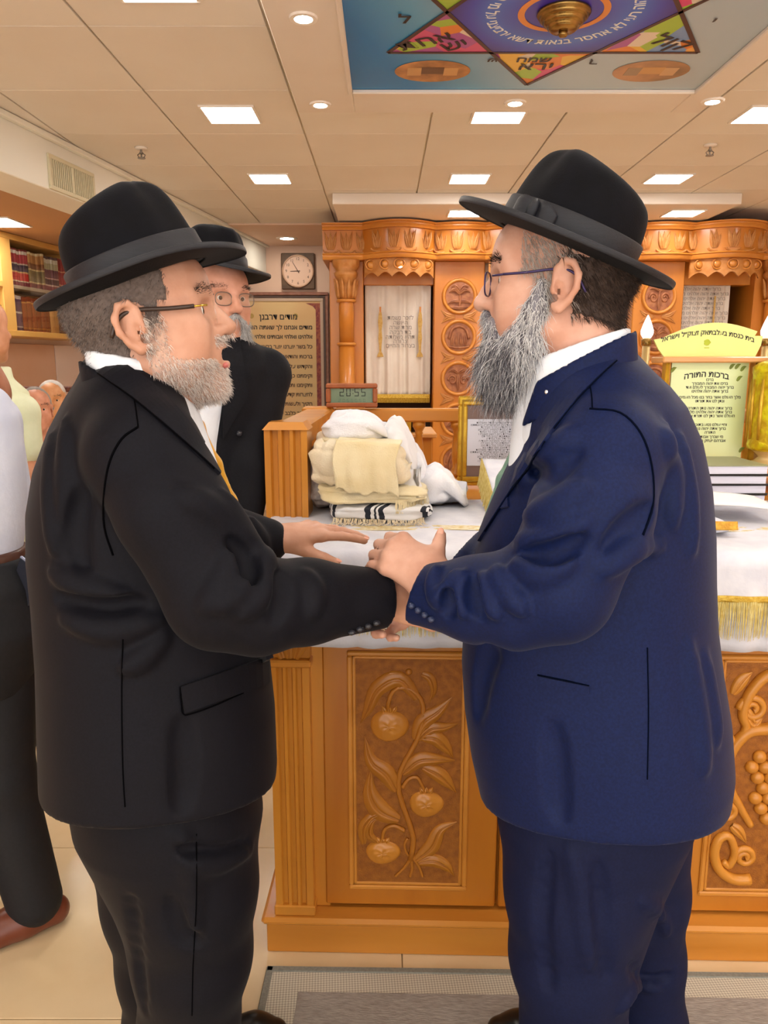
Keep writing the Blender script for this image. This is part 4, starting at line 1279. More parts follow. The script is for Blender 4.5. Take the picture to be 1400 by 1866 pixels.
def striped(name, base, dark, ang, off, bands, sc=1.0):
    m, N, L, B = new_mat(name)
    t = N.new('ShaderNodeTexCoord'); mp = N.new('ShaderNodeMapping'); mp.inputs['Rotation'].default_value = ang; mp.inputs['Location'].default_value = off
    L.new(t.outputs['Object'], mp.inputs[0]); sp = N.new('ShaderNodeSeparateXYZ'); L.new(mp.outputs[0], sp.inputs[0])
    nz = N.new('ShaderNodeTexNoise'); nz.inputs['Scale'].default_value = 9; L.new(t.outputs['Object'], nz.inputs[0])
    ad = N.new('ShaderNodeMath'); ad.operation = 'MULTIPLY_ADD'; ad.inputs[1].default_value = .04; L.new(nz.outputs['Fac'], ad.inputs[0]); L.new(sp.outputs['X'], ad.inputs[2])
    mod = N.new('ShaderNodeMath'); mod.operation = 'PINGPONG'; mod.inputs[1].default_value = .12 * sc; L.new(ad.outputs[0], mod.inputs[0])
    dv = N.new('ShaderNodeMath'); dv.operation = 'DIVIDE'; dv.inputs[1].default_value = .12 * sc; L.new(mod.outputs[0], dv.inputs[0])
    cr = N.new('ShaderNodeValToRGB'); cr.color_ramp.interpolation = 'CONSTANT'; e = cr.color_ramp.elements
    e[0].position = 0; e[0].color = rgb(base); e[1].position = bands[0]; e[1].color = rgb(dark)
    c = True
    for b in bands[1:]:
        q = e.new(b); q.color = rgb(base if c else dark); c = not c
    L.new(dv.outputs[0], cr.inputs[0]); L.new(cr.outputs[0], B.inputs['Base Color']); B.inputs['Roughness'].default_value = .9
    return m
M_str0 = striped('striped_wool', '#e4e3e4', '#20242e', (0, 0, .5), (.02, 0, 0), [.30, .42, .50, .55, .60, .70])
M_str1 = striped('striped_wool_grey', '#e6e3e4', '#3a3f4c', (0, .5, .2), (.05, 0, 0), [.62, .72, .80, .84])
TG = 'folded prayer shawls heaped on the table'
def shawl(label, me, m, fringe=None):
    zs = min(v.co.z for v in me.vertices)
    t = thing('prayer_shawl', label, 'prayer shawl', (sum(v.co.x for v in me.vertices) / len(me.vertices), 2.05, zs), 0, TG)
    link('folded_cloth', me, m, t)
    return t
zb0 = ZC + .001
t0 = shawl('white prayer shawl with black stripes at the bottom of the heap', lump(xx(604, 950, 1.93), xx(788, 950, 1.93), 1.915, 2.22, zb0, zb0 + .048, 1, .38, .014, 2, .009, sag=.2), M_str0)
fr = MB()
for i in range(120):
    x = xx(608, 950, 1.93) + i / 119 * .235; y = 1.905 - random.uniform(0, .015)
    fr.tube([(x, 1.93, zb0 + .010), (x + random.uniform(-.006, .006), y, zb0 + .004), (x + random.uniform(-.014, .014), y - random.uniform(.01, .03), zb0 + .0015)], [.0012, .001, .0006], 4, cap=False)
link('tassel_fringe', fr.mesh(), M_cream2, t0)['kind'] = 'stuff'
z = zb0 + .046
t1 = shawl('cream wool shawl with fringed edge lying on the black-striped one', lump(xx(578, 915, 1.95), xx(782, 915, 1.95), 1.925, 2.25, z, z + .040, 2, .40, .016, 3, .011, sag=.25, skew=.05), M_cream)
fr = MB()
for i in range(70):
    u = i / 69; x = xx(722, 925, 1.93) + u * .085
    fr.tube([(x, 1.925 + .1 * u * u, z + .012), (x + random.uniform(-.004, .006), 1.915 + .1 * u * u, z - .006), (x + random.uniform(-.006, .010), 1.912 + .1 * u * u, z - .022)], [.0013, .001, .0006], 4, cap=False)
link('tassel_fringe', fr.mesh(), M_cream, t1)['kind'] = 'stuff'
z += .036
t2 = shawl('thick cream shawl folded in a soft block in the middle of the heap', lump(xx(566, 860, 1.97), xx(748, 860, 1.97), 1.94, 2.22, z, z + .125, 3, .42, .020, 4, .008, sag=.10, skew=.12), M_cream2)
def flap(u, v):
    # front panel that hangs over the block with scalloped lower edge
    x = xx(612, 860, 1.94) + (xx(727, 860, 1.94) - xx(612, 860, 1.94)) * u
    s = v
    zt_ = z + .126 - .012 * u
    if s < .35: 
        y = 2.08 - .14 * (s / .35); zq = zt_ + .004 * math.sin(PI * s / .35)
    else:
        q = (s - .35) / .65
        y = 1.938 - .020 * math.sin(PI * q * .6); zq = zt_ - q * .125
    y -= .005 * math.sin(u * 17 + v * 3) * s
    zq += (.004 * math.sin(u * 23) + .005 * math.sin(u * 9 + 1)) * max(0, s - .7) * 3.5
    y += .004 * math.sin(u * 31 + 2) * max(0, s - .4)
    x += .006 * math.sin(v * 5 + 1)
    return (x + .004 * math.sin(v * 9), y, zq)
o = link('front_flap', MB().grid(flap, 40, 40).mesh(smooth=True), M_cream, t2); o.modifiers.new('s', 'SOLIDIFY').thickness = .004
t3 = shawl('white shawl folded on top of the heap', lump(xx(588, 775, 2.02), xx(706, 775, 2.02), 1.985, 2.26, z + .118, z + .190, 4, .48, .016, 1, .006, sag=.40, skew=.14), M_wwool)
t3b = shawl('thin cream shawl layer sticking out under the white top shawl', lump(xx(585, 800, 2.0), xx(690, 800, 2.0), 1.975, 2.2, z + .108, z + .132, 9, .45, .006, 1, .004), M_cream)
t4 = shawl('white shawl with grey stripes slumped at the heap\'s right side', lump(xx(690, 820, 2.08), xx(768, 820, 2.08), 2.02, 2.30, zb0, zz(765, 2.12), 5, .6, .026, 5, .009, sag=.35, skew=.55), M_str1)
t5 = shawl('speckled white shawl squeezed between the heap and the rail post', lump(xx(560, 845, 2.12), xx(618, 845, 2.12), 2.05, 2.33, zb0, zz(800, 2.14), 6, .55, .014, 5, .006, sag=.2), mat('speckled_wool', '#e6dcd4', '#9a8078', rough=.9, scale=38, lo=.40, hi=.75, bump=.3, bscale=80))
t6 = shawl('white tasselled shawl bundle behind the right of the heap', lump(xx(735, 835, 2.2), xx(782, 835, 2.2), 2.14, 2.36, zb0, zz(812, 2.2), 7, .7, .016, 3, .006, sag=.3, skew=.3), M_wwool)
bag = thing('cloth_bag', 'crumpled white cloth bag lying beside the shawl heap', 'bag', tuple(at(800, 915, 2.2)))
link('body', lump(xx(748, 890, 2.18), xx(851, 890, 2.18), 2.10, 2.36, zb0, zz(852, 2.25), 8, .8, .034, 0, 0, sag=.55, skew=.30, sc=10), M_wwool, bag)

# ---- framed letter leaning on the rail
fl = thing('framed_letter', 'gold-framed printed letter on brown mount standing at the back rail', 'picture', tuple(at(905, 890, 2.52)))
d_ = 2.52
x0, x1 = xx(835, 810, d_), xx(1000, 810, d_); z1 = zz(722, d_); z0 = ZC + .001
link('frame', frame_ring(x0, x1, z0, z1, .030, d_, d_ + .02, .004), M_gold, fl)
link('beading', frame_ring(x0 + .011, x1 - .011, z0 + .011, z1 - .011, .006, d_ - .004, d_ + .004, .002), mat('gold_dark', '#a8842c', rough=.4, metal=.5), fl)
link('mount', bx(x0 + .025, x1 - .025, d_ + .008, d_ + .014, z0 + .025, z1 - .025), mat('mount_brown', '#7d6660', '#74605a', rough=.7, scale=6), fl)
pxa, pxb = xx(852, 810, d_), xx(942, 810, d_); pza, pzb = zz(849, d_), zz(764, d_)
link('letter_sheet', bx(pxa, pxb, d_ + .005, d_ + .0085, pza, pzb), mat('sheet_grey', '#cdd0dc', rough=.6), fl)
link('letter_sheet', bx(xx(940, 760, d_), xx(985, 760, d_), d_ + .004, d_ + .0083, zz(800, d_), zz(737, d_)), mat('sheet_white', '#e6e4ea', rough=.6), fl)
lines = ['בס״ד יום שלישי לסדר', 'לכבוד הרב הגאון שליט״א', 'הננו להודיע בזה כי', 'בית הכנסת המפואר', 'יפתח בשעה טובה', 'ומוצלחת ביום ראשון', 'בהשתתפות רבנים', 'וקהל גדול מכל', 'רחבי העיר והסביבה', 'כל המקדים הרי זה', 'משובח ויבורך בכל', 'מילי דמיטב אמן']
for i in range(18):
    s = lines[i % 12] + ' ' + lines[(i + 5) % 12][:7]
    me = text_mesh(s, .0098, depth=.0002, align='RIGHT')
    link('lettering', me, mat('grey_ink', '#44464e', rough=.6), fl, loc=(pxb - .012, d_ + .0046, pzb - .012 - i * (pzb - pza - .02) / 18), rot=RX90)

# ---- cloth-covered reading slope
sl = thing('reading_slope', 'sloped book rest under a white gold-fringed cover beside the framed letter', 'book rest', tuple(at(1000, 930, 2.0)))
pL = at(879, 836, 2.26); pR = at(1175, 836, 2.26)
zf, zbk = ZC + .03, pL[2]
yF, yB = 1.90, 2.26
xl, xr = pL[0] + .0, pR[0]
link('wedge', MB().add([(xl + .012, yF + .01, ZC + .001), (xr - .012, yF + .01, ZC + .001), (xr - .012, yB, ZC + .001), (xl + .012, yB, ZC + .001), (xl + .012, yF + .01, zf - .004), (xr - .012, yF + .01, zf - .004), (xr - .012, yB, zbk - .006), (xl + .012, yB, zbk - .006)],
     [(3, 2, 1, 0), (4, 5, 6, 7), (0, 1, 5, 4), (1, 2, 6, 5), (2, 3, 7, 6), (3, 0, 4, 7)]).mesh(), M_oakx, sl)
def cov(u, v):
    x = xl + (xr - xl) * u; y = yF + (yB - yF) * v
    return (x, y, zf + (zbk - zf) * v + .001 * math.sin(x * 60 + v * 9))
o = link('cover', MB().grid(cov, 40, 20).mesh(smooth=True), M_lace, sl); o.modifiers.new('s', 'SOLIDIFY').thickness = .003
fr = MB()
for i in range(90):
    v = i / 89; y = yF + (yB - yF) * v; zt_ = zf + (zbk - zf) * v
    L_ = min(.075, zt_ - ZC - .002) 
    fr.tube([(xl - .001, y, zt_ + .001), (xl - .006, y - .002, zt_ - L_ * .5), (xl - .010 + random.uniform(-.006, .004), y - .004, zt_ - L_)], [.0024, .0020, .0010], 4, cap=False)
link('fringe', fr.mesh(), M_gfr, sl)['kind'] = 'stuff'

# ---- yellow-green notice stand
M_sig = mat('notice_yellow', '#e6e888', '#dfe47c', rough=.3, scale=3, coat=.3)
M_sigp = mat('notice_pale', '#dfe9ac', '#d8e4a0', rough=.35, scale=4, coat=.3)
M_shelfw = wood('shelf_wood', '#e2a868', '#d29250', 'x', scale=7)
dS = 2.575
ns = thing('notice_stand', 'arched yellow notice board with Hebrew blessing text standing at the table back', 'notice board', tuple(at(1290, 850, dS)))
sp_ = lambda px, py, d=dS: (xx(px, py, d), zz(py, d))
arch = [(1197, 651), (1192, 640), (1190, 619)]
arch = [(1211, 651), (1200, 636), (1192, 619), (1208, 616)] + [(1208 + 184 * t, 616 - 27 * math.sin(PI * (t * .93 + .035)) + 3 * (1 - t) - 5 * t) for t in np.linspace(.06, .94, 14)] + [(1376, 612), (1391, 612), (1387, 630), (1376, 651)]
link('arched_crest', MB().prism([sp_(*q) for q in arch], dS, dS + .008).mesh(fix=True), M_sig, ns)
a = sp_(1203, 661); b = sp_(1404, 650)
link('shelf', bx(a[0], b[0], dS - .03, dS + .09, a[1], b[1], .004), M_shelfw, ns)
a = sp_(1212, 847); b = sp_(1366, 661)
bo = link('board', bx(a[0], b[0], dS, dS + .010, a[1], b[1]), M_sigp, ns)
for q in ((1368, 1374), (1206, 1212)):
    a2 = sp_(q[0], 847); b2 = sp_(q[1], 661)
    link('gold_edge', bx(a2[0], b2[0], dS - .006, dS + .014, a2[1], b2[1], .002), M_gold, ns)
M_olive = mat('olive_ink', '#7d8a34', rough=.5)
def bordr(n):
    mb = MB()
    return mb
for (x_, y_) in [(1355, 672), (1348, 690), (1352, 820), (1228, 674), (1345, 668), (1335, 668)]:
    X, Z = sp_(x_, y_)
    link('printed_leaf', leaf([(X - .008, Z - .008), (X, Z + .004), (X + .010, Z + .008)], .006, .001, 6, dS - .0005), M_olive, ns)
tx = ['ברכות התורה', 'ברכו', 'ברכו את יהוה המבורך', 'ברוך יהוה המבורך לעולם ועד', 'ברוך אתה יהוה אלהינו', 'מלך העולם אשר בחר בנו מכל העמים', 'ונתן לנו את תורתו', 'ברוך אתה יהוה נותן התורה', 'ברוך אתה יהוה אלהינו מלך', 'העולם אשר נתן לנו תורת אמת', 'וחיי עולם נטע בתוכנו', 'ברוך אתה יהוה נותן', 'התורה', 'מי שברך אבותינו', 'אברהם יצחק ויעקב']
ys = [682, 692, 699, 706, 713, 724, 731, 744, 751, 758, 774, 781, 788, 796, 803, 820, 827]
for i, s in enumerate(tx):
    X, Z = sp_(1288 if i == 0 else 1294, ys[i])
    me = text_mesh(s, .027 if i == 0 else .0135, depth=.0003, bold=.0006 if i == 0 else .0002)
    if i == 0:
        text_bend(me, lambda x, y, z: (x, y - x * x * 1.6, z))
    link('lettering', me, M_ink, ns, loc=(X, dS - .0006, Z), rot=RX90)
me = text_mesh('בית כנסת בעלבתאק זצוק״ל וישראל', .0215, depth=.0003, bold=.0004)
text_bend(me, lambda x, y, z: (x, y - x * x * 1.05, z))
X, Z = sp_(1291, 606); link('lettering', me, M_ink, ns, loc=(X, dS - .0006, Z), rot=RX90)
X, Z = sp_(1289, 624)
link('emblem', MB().prism([(X + .011 * math.cos(t) * (1 + .15 * math.cos(5 * t)), Z + .010 * math.sin(t)) for t in np.linspace(0, 2 * PI, 20, endpoint=False)], dS - .001, dS).mesh(fix=True), mat('emblem_olive', '#b6c22c', rough=.5), ns)
link('emblem_base', bx(X - .008, X + .008, dS - .001, dS, Z - .019, Z - .016), mat('emblem_olive', '#b6c22c'), ns)
# wooden ledge carrying the notice, the scroll case and the lamps
lg = thing('display_ledge', 'low wooden ledge at the back of the table under the yellow notice', 'shelf', tuple(at(1300, 860, 2.6)))
zl = zz(847, dS)
xl2, xr2 = .62, 1.66
link('top_board', bx(xl2, xr2, dS - .145, dS + .095, zl - .028, zl - .0005, .004), M_shelfw, lg)
for x in (xl2 + .02, (xl2 + xr2) / 2, xr2 - .04):
    link('leg', bx(x, x + .022, dS - .12, dS + .08, ZT + .0105, zl - .028, .002), M_oakx, lg)
# scroll case
sc_ = thing('scroll_case', 'round gilt scroll case with embossed pillars beside the yellow notice', 'scroll case', (xx(1412, 750, 2.51), 2.51, zl))
cx_ = xx(1412, 750, 2.51); zc0, zc1 = zl, zz(655, 2.51)
M_scr = mat('gilt_yellow', '#e6dc1e', '#c9a51c', rough=.3, metal=.35, scale=26, bump=.5, bscale=60, lo=.4, hi=.6)
hC = zc1 - zc0
link('body', MB().lathe([(.062, hC * .16), (.074, hC * .18), (.076, hC * .22), (.074, hC * .24), (.074, hC * .86), (.077, hC * .88), (.077, hC * .93), (.06, hC * .97), (.03, hC)], n=32).mesh(smooth=True), M_scr, sc_, local=True)
link('foot', MB().lathe([(.078, .0005), (.078, .012), (.05, .022), (.036, .035), (.05, hC * .14), (.064, hC * .17)], n=32).mesh(smooth=True), mat('pale_gilt', '#e2c58a', rough=.4, metal=.3), sc_, local=True)
for k in range(12):
    a = 2 * PI * k / 12
    link('embossed_pillar', MB().tube([(.074 * math.cos(a), .074 * math.sin(a), hC * .27), (.076 * math.cos(a), .076 * math.sin(a), hC * .5), (.074 * math.cos(a), .074 * math.sin(a), hC * .82)], [.005, .007, .005], 6).mesh(smooth=True), M_gold, sc_, local=True)
# electric candle lamps
for k, (px, lab) in enumerate([(1180, 'white flame-shaped lamp bulb at the blue jacket\'s shoulder, lower than the cornice'), (1399, 'white flame-shaped lamp bulb at the photo\'s right edge above the scroll case')]):
    X = xx(px, 600, 2.635); zt_ = zz(574, 2.635); zb_ = zz(616, 2.635)
    t = thing('candle_lamp', lab, 'lamp', (X, 2.635, zl), 0, 'electric candle lamps')
    link('bulb', MB().lathe([(.001, zt_), (.006, zt_ - .010), (.014, zt_ - .030), (.021, zt_ - .052), (.020, zb_ + .012), (.013, zb_)], c=(X, 2.635, 0), n=18).mesh(smooth=True, fix=True), emit('lit_bulb', '#f2f4ff', 1.2), t)
    link('candle_tube', MB().lathe([(.013, zb_), (.013, zl + .06), (.018, zl + .05), (.024, zl + .02), (.03, zl + .0005)], c=(X, 2.635, 0), n=18).mesh(smooth=True), mat('candle_brass', '#caa86c', rough=.4, metal=.4), t)
    link('socket', MB().lathe([(.014, zb_ - .002), (.017, zb_ - .006), (.017, zb_ - .022), (.014, zb_ - .026)], c=(X, 2.635, 0), n=18).mesh(smooth=True), M_brass, t)
# ---- stacked books at the right
xbL, xbR = .83, xx(1394, 890, 2.2)
h_b = .0285
M_blk = mat('black_cover', '#23201f', '#2e2a28', rough=.45, scale=30); M_pg = mat('page_edges', '#dcd9e6', '#d2cfdc', rough=.8, scale=120, stretch=(.05, .05, 3))
for k in range(4):
    ang = [.0, .02, -.015, .01][k]
    lab = ['black-covered book at the bottom of the stack of four beside the blue jacket', 'black-covered book second from bottom in the stack of four', 'black-covered book third from bottom in the stack of four', 'black-covered book with greenish lid on top of the stack of four'][k]
    t = thing('stacked_book', lab, 'book', ((xbL + xbR) / 2, 2.29, ZC + .001 + k * h_b), ang, 'books stacked on the table')
    w2 = (xbR - xbL) / 2
    link('back_cover', bx(-w2, w2, -.11, .11, 0, .003, .001), M_blk, t, local=True)
    link('front_cover', bx(-w2, w2, -.11, .11, h_b - .0035, h_b - .0005, .001), M_blk if k < 3 else mat('green_cover', '#8f8f6c', rough=.4), t, local=True)
    link('page_block', bx(-w2 + .004, w2 - .006, -.106, .108, .003, h_b - .0035), M_pg, t, local=True)
    link('spine', bx(-w2 - .002, w2, .107, .112, 0.0005, h_b - .001, .001), M_blk, t, local=True)
# open papers and gold-trimmed cover in front of the books
pt = thing('open_booklet', 'white open booklet lying on a gold-trimmed cover near the table edge', 'booklet', tuple(at_z(1290, 930, ZC)))
x0, y0 = at_z(1200, 968, ZC)[:2]
def pageg(u, v):
    return (.72 + .30 * u + .02 * v, 1.90 + .20 * v, ZC + .050 + .010 * math.sin(PI * u) - .010 * u)
o = link('pages', MB().grid(pageg, 16, 6).mesh(smooth=True), mat('paper_white', '#f2efee', rough=.7), pt); o.modifiers.new('s', 'SOLIDIFY').thickness = .006
cvn = thing('covered_bundle', 'white cloth bundle with gold braid edge under the open booklet', 'cloth', tuple(at_z(1310, 985, ZC)))
xq = xx(1352, 975, 1.75)
link('cloth', lump(.62, xq, 1.76, 2.06, ZC + .001, ZC + .040, 11, .45, .010, 2, .004, sag=.35), M_lace, cvn)
def gb(u, v):
    x = .62 + (xq - .010 - .62) * u
    return (x, 1.752 + .006 * v - .004 * math.sin(x * 40), ZC + .018 + .020 * v)
o = link('gold_braid', MB().grid(gb, 30, 4).mesh(smooth=True), mat('braid_amber', '#e0ae3c', '#c98f24', rough=.5, scale=90, bump=.4, bscale=200), cvn); o.modifiers.new('s', 'SOLIDIFY').thickness = .004

# ---- prayer stand behind the rail
ps = thing('prayer_stand', 'small oak prayer stand seen between the rail balusters', 'lectern', tuple(at(768, 860, 3.25)))
dP = 3.25
link('body', bx(xx(744, 820, dP), xx(788, 820, dP), dP, dP + .3, 0, zz(797, dP), .004), M_oakl, ps)
link('top_board', bx(xx(738, 793, dP), xx(796, 793, dP), dP - .03, dP + .33, zz(797, dP), zz(789, dP), .004), M_shelfw, ps)
link('arched_side', MB().prism([(xx(q[0], q[1], dP), zz(q[1], dP)) for q in [(745, 789), (742, 776), (744, 764), (750, 762), (749, 789)]], dP, dP + .3).mesh(fix=True), M_gold, ps)
link('shaded_opening', bx(xx(750, 780, dP), xx(764, 780, dP), dP + .05, dP + .25, zz(789, dP), zz(768, dP), .01), M_dark, ps)  # dark block standing in for the shade inside the stand's opening

# ---- study table at the far side of the room
sd = thing('study_table', 'pale wooden study table behind the man in the white shirt', 'table', (-2.2, 3.4, 0))
M_pale = wood('pale_wood', '#e6cfa0', '#dbbf8c', 'x', scale=6, rough=.5)
XT = xx(68, 1000, 2.95)
link('top', bx(-3.1, XT, 2.93, 4.0, .735, .76, .004), M_pale, sd)
link('apron', bx(-3.05, XT - .03, 2.99, 3.01, .64, .735, .002), M_oakl, sd)
link('apron', bx(XT - .05, XT - .03, 3.0, 3.95, .64, .735, .002), M_oakl, sd)
for (x, y) in [(XT - .075, 2.98), (XT - .075, 3.9), (-3.05, 2.98), (-3.05, 3.9)]:
    link('leg', bx(x, x + .05, y, y + .05, 0, .735, .004), M_oak, sd)
link('stretcher', bx(-3.0, XT - .075, 3.0, 3.03, .20, .26, .003), M_oakl, sd)
for k, (x, y, r, c, lab) in enumerate([(-1.62, 3.12, .2, '#f0ebe0', 'open white book on the study table corner'), (-1.95, 3.35, -.3, '#e6dcc8', 'cream book lying further back on the study table'), (-1.72, 3.62, .1, '#2a2624', 'black-edged book lying at the back of the study table')]):
    t = thing('table_book', lab, 'book', (x, y, .7605), r, 'books on the study table')
    link('cover', bx(-.12, .12, -.16, .16, 0, .004, .001), M_blk if k == 2 else M_pale, t, local=True)
    link('page_block', bx(-.115, .115, -.155, .155, .004, .026, .003), mat('pages_%d' % k, c if k < 2 else '#e8dfcc', rough=.8), t, local=True)
    if k == 2: link('front_cover', bx(-.12, .12, -.16, .16, .026, .031, .001), M_blk, t, local=True)
# ---- bench behind the seated men
bn = thing('bench', 'high-backed wooden bench with a dark carved top rail along the side wall', 'bench', (-2.3, 4.95, 0))
link('seat', bx(-3.0, -1.35, 4.50, 4.95, .40, .45, .008), M_oakx, bn)
link('back', bx(-3.0, -1.35, 4.95, 4.99, .0, 1.272, .004), M_wallb, bn)
link('top_rail', bx(-3.02, -1.33, 4.93, 5.01, 1.27, 1.305, .006), mat('dark_rail', '#5c3226', '#7a4a36', rough=.5, scale=60, bump=.4), bn)
for x in (-2.96, -2.2, -1.42):
    link('leg', bx(x, x + .05, 4.53, 4.58, 0, .40, .004), M_oakx, bn)
    link('leg', bx(x, x + .05, 4.89, 4.94, 0, .40, .004), M_oakx, bn)
# ================================================================== SOFT BODIES: blended distance fields meshed by surface nets
def V(*a): return np.array(a, float)

class Sdf:
    def __init__(self):
        self.P = []
        self.cuts = []          # (point, normal): keep the side against the normal
    def _add(self, kind, par, c, r, k, op):
        self.P.append((kind, par, np.array(c, float), float(r), float(k), op))
        return self
    def cone(self, a, b, ra, rb, k=.01, op=1):
        a = np.array(a, float); b = np.array(b, float)
        return self._add('cone', (a, b - a, max(1e-9, float((b - a) @ (b - a))), ra, rb), (a + b) / 2, np.linalg.norm(b - a) / 2 + max(ra, rb), k, op)
    def chain(self, pts, rs, k=.01, op=1):
        for i in range(len(pts) - 1):
            self.cone(pts[i], pts[i + 1], rs[i], rs[i + 1], k, op)
        return self
    def ell(self, c, r, k=.01, op=1, R=None):
        r = np.array(r, float)
        return self._add('ell', (np.array(c, float), r, None if R is None else np.array(R, float)), c, r.max(), k, op)
    def loft(self, rows, k=.02, op=1, n=2.3):
        """rows from bottom to top: (z, cx, cy, a, b, yaw)"""
        A = np.array(sorted(rows), float)
        c = np.array([A[:, 1].mean(), A[:, 2].mean(), (A[0, 0] + A[-1, 0]) / 2])
        r = (A[-1, 0] - A[0, 0]) / 2 + A[:, 3:5].max() + np.abs(A[:, 1] - c[0]).max() + np.abs(A[:, 2] - c[1]).max()
        return self._add('loft', (A, n), c, r, k, op)
    def cut(self, p, n, k=.004):
        n = np.array(n, float); n /= np.linalg.norm(n)
        self.cuts.append((np.array(p, float), n, k)); return self
    @staticmethod
    def _prim(kind, par, X):
        if kind == 'cone':
            a, d, dd, ra, rb = par
            w = X - a
            t = np.minimum(np.maximum((w @ d) * (1 / dd), 0), 1)
            w -= t[:, None] * d
            return np.sqrt(np.einsum('ij,ij->i', w, w)) - (ra + (rb - ra) * t)
        if kind == 'ell':
            c, r, R = par
            w = X - c
            if R is not None: w = w @ R.T
            w = w / r
            k0 = np.sqrt(np.einsum('ij,ij->i', w, w)); w /= r; k1 = np.sqrt(np.einsum('ij,ij->i', w, w)) + 1e-9
            return k0 * (k0 - 1) / k1
        A, n = par
        z = X[:, 2]
        q = [np.interp(z, A[:, 0], A[:, i]) for i in range(1, 6)]
        dx = X[:, 0] - q[0]; dy = X[:, 1] - q[1]
        cs, sn = np.cos(q[4]), np.sin(q[4])
        u = np.abs(dx * cs + dy * sn) / q[2]; v = np.abs(-dx * sn + dy * cs) / q[3]
        k0 = (u ** n + v ** n) ** (1 / n) + 1e-6
        g = k0 ** (1 - n) * np.sqrt((u ** (n - 1) / q[2]) ** 2 + (v ** (n - 1) / q[3]) ** 2) + 1e-6
        d = np.maximum((k0 - 1) / np.maximum(g, 1e-3), -np.minimum(q[2], q[3]))
        return np.maximum(d, np.maximum(z - A[-1, 0], A[0, 0] - z))
    def __call__(self, X, sel=None):
        d = np.full(len(X), 1e3)
        for i, (kind, par, c, r, k, op) in enumerate(self.P):
            if sel is not None and not sel[i]: continue
            e = self._prim(kind, par, X)
            if op > 0:
                q = np.maximum(k - np.abs(d - e), 0)
                d = np.minimum(d, e) - q * q * (.25 / k)
            else:
                e = -e
                q = np.maximum(k - np.abs(d - e), 0)
                d = np.maximum(d, e) + q * q * (.25 / k)
        for p, n, k in self.cuts:
            e = (X - p) @ n
            h = np.clip(.5 - .5 * (d - e) / k, 0, 1)
            d = d * (1 - h) + e * h + k * h * (1 - h)
        return d
    def bounds(self):
        lo = np.min([p[2] - p[3] for p in self.P if p[5] > 0], axis=0); hi = np.max([p[2] + p[3] for p in self.P if p[5] > 0], axis=0)
        return lo, hi
    def mesh(self, h, name='body', B=12, lo=None, hi=None):
        l, u = self.bounds()
        lo = l if lo is None else np.maximum(l, lo); hi = u if hi is None else np.minimum(u, hi)
        lo = lo - 3 * h
        nb = np.ceil((hi + 3 * h - lo) / (h * B)).astype(int)
        I = np.stack(np.meshgrid(*[np.arange(n) for n in nb], indexing='ij'), -1).reshape(-1, 3)
        cen = lo + (I + .5) * h * B
        rad = h * B * .5 * math.sqrt(3)
        PC = np.array([p[2] for p in self.P]); PR = np.array([p[3] * (1.6 if p[0] == 'ell' else 1.0) for p in self.P]); PK = np.array([p[4] for p in self.P])
        d0 = np.concatenate([self(cen[i:i + 20000]) for i in range(0, len(cen), 20000)])
        keep = np.abs(d0) < rad * 1.45 + .012
        I = I[keep]; cen = cen[keep]
        g = np.arange(B + 1)
        G = np.stack(np.meshgrid(g, g, g, indexing='ij'), -1).reshape(-1, 3)
        n1 = B + 1
        Ntot = nb * B + 8
        key = lambda c: (c[:, 0] * Ntot[1] + c[:, 1]) * Ntot[2] + c[:, 2]
        VK = []; VP = []; Q = []
        for b, c in zip(I, cen):
            sel = np.linalg.norm(PC - c, axis=1) - PR < rad + PK * 1.3 + 2 * h
            if not sel.any(): continue
            base = b * B
            X = lo + (G + base) * h
            D = self(X, sel).reshape(n1, n1, n1)
            S_ = D < 0
            if S_.all() or not S_.any(): continue
            cnt = np.zeros((B, B, B), int)
            for dx in (0, 1):
                for dy in (0, 1):
                    for dz in (0, 1):
                        cnt += S_[dx:dx + B, dy:dy + B, dz:dz + B]
            cells = np.argwhere((cnt > 0) & (cnt < 8))
            if len(cells) == 0: continue
            acc = np.zeros((len(cells), 3)); num = np.zeros(len(cells))
            ci, cj, ck = cells.T
            for ax in range(3):
                o1, o2 = [a for a in range(3) if a != ax]
                for u1 in (0, 1):
                    for u2 in (0, 1):
                        s = np.zeros(3, int); s[o1] = u1; s[o2] = u2
                        e = s.copy(); e[ax] = 1
                        d1 = D[ci + s[0], cj + s[1], ck + s[2]]; d2 = D[ci + e[0], cj + e[1], ck + e[2]]
                        cr = (d1 < 0) != (d2 < 0)
                        t = np.where(cr, d1 / np.where(cr, d1 - d2, 1), 0)
                        p = np.zeros((len(cells), 3)); p += s; p[:, ax] += t
                        acc[cr] += p[cr]; num += cr
            pos = cells + acc / num[:, None]
            VK.append(key(cells + base)); VP.append(lo + (pos + base) * h)
            for ax in range(3):
                o1, o2 = (ax + 1) % 3, (ax + 2) % 3
                sl0 = [slice(0, B)] * 3; sl1 = [slice(0, B)] * 3; sl1[ax] = slice(1, B + 1)
                a_ = S_[tuple(sl0)]; b_ = S_[tuple(sl1)]
                E = np.argwhere(a_ != b_)
                if len(E) == 0: continue
                flip = a_[tuple(E.T)]
                E = E + base
                q = []
                for (u1, u2) in ((0, 0), (-1, 0), (-1, -1), (0, -1)):
                    c2 = E.copy(); c2[:, o1] += u1; c2[:, o2] += u2
                    q.append(key(c2))
                q = np.stack(q, 1)
                q[~flip] = q[~flip][:, ::-1]
                Q.append(q)
        VK = np.concatenate(VK); VP = np.concatenate(VP); Q = np.concatenate(Q)
        od = np.argsort(VK); VK = VK[od]; VP = VP[od]
        ix = np.clip(np.searchsorted(VK, Q), 0, len(VK) - 1)
        ok = (VK[ix] == Q).all(axis=1)
        F = ix[ok]
        me = bpy.data.meshes.new(name)
        me.vertices.add(len(VP)); me.vertices.foreach_set('co', VP.ravel())
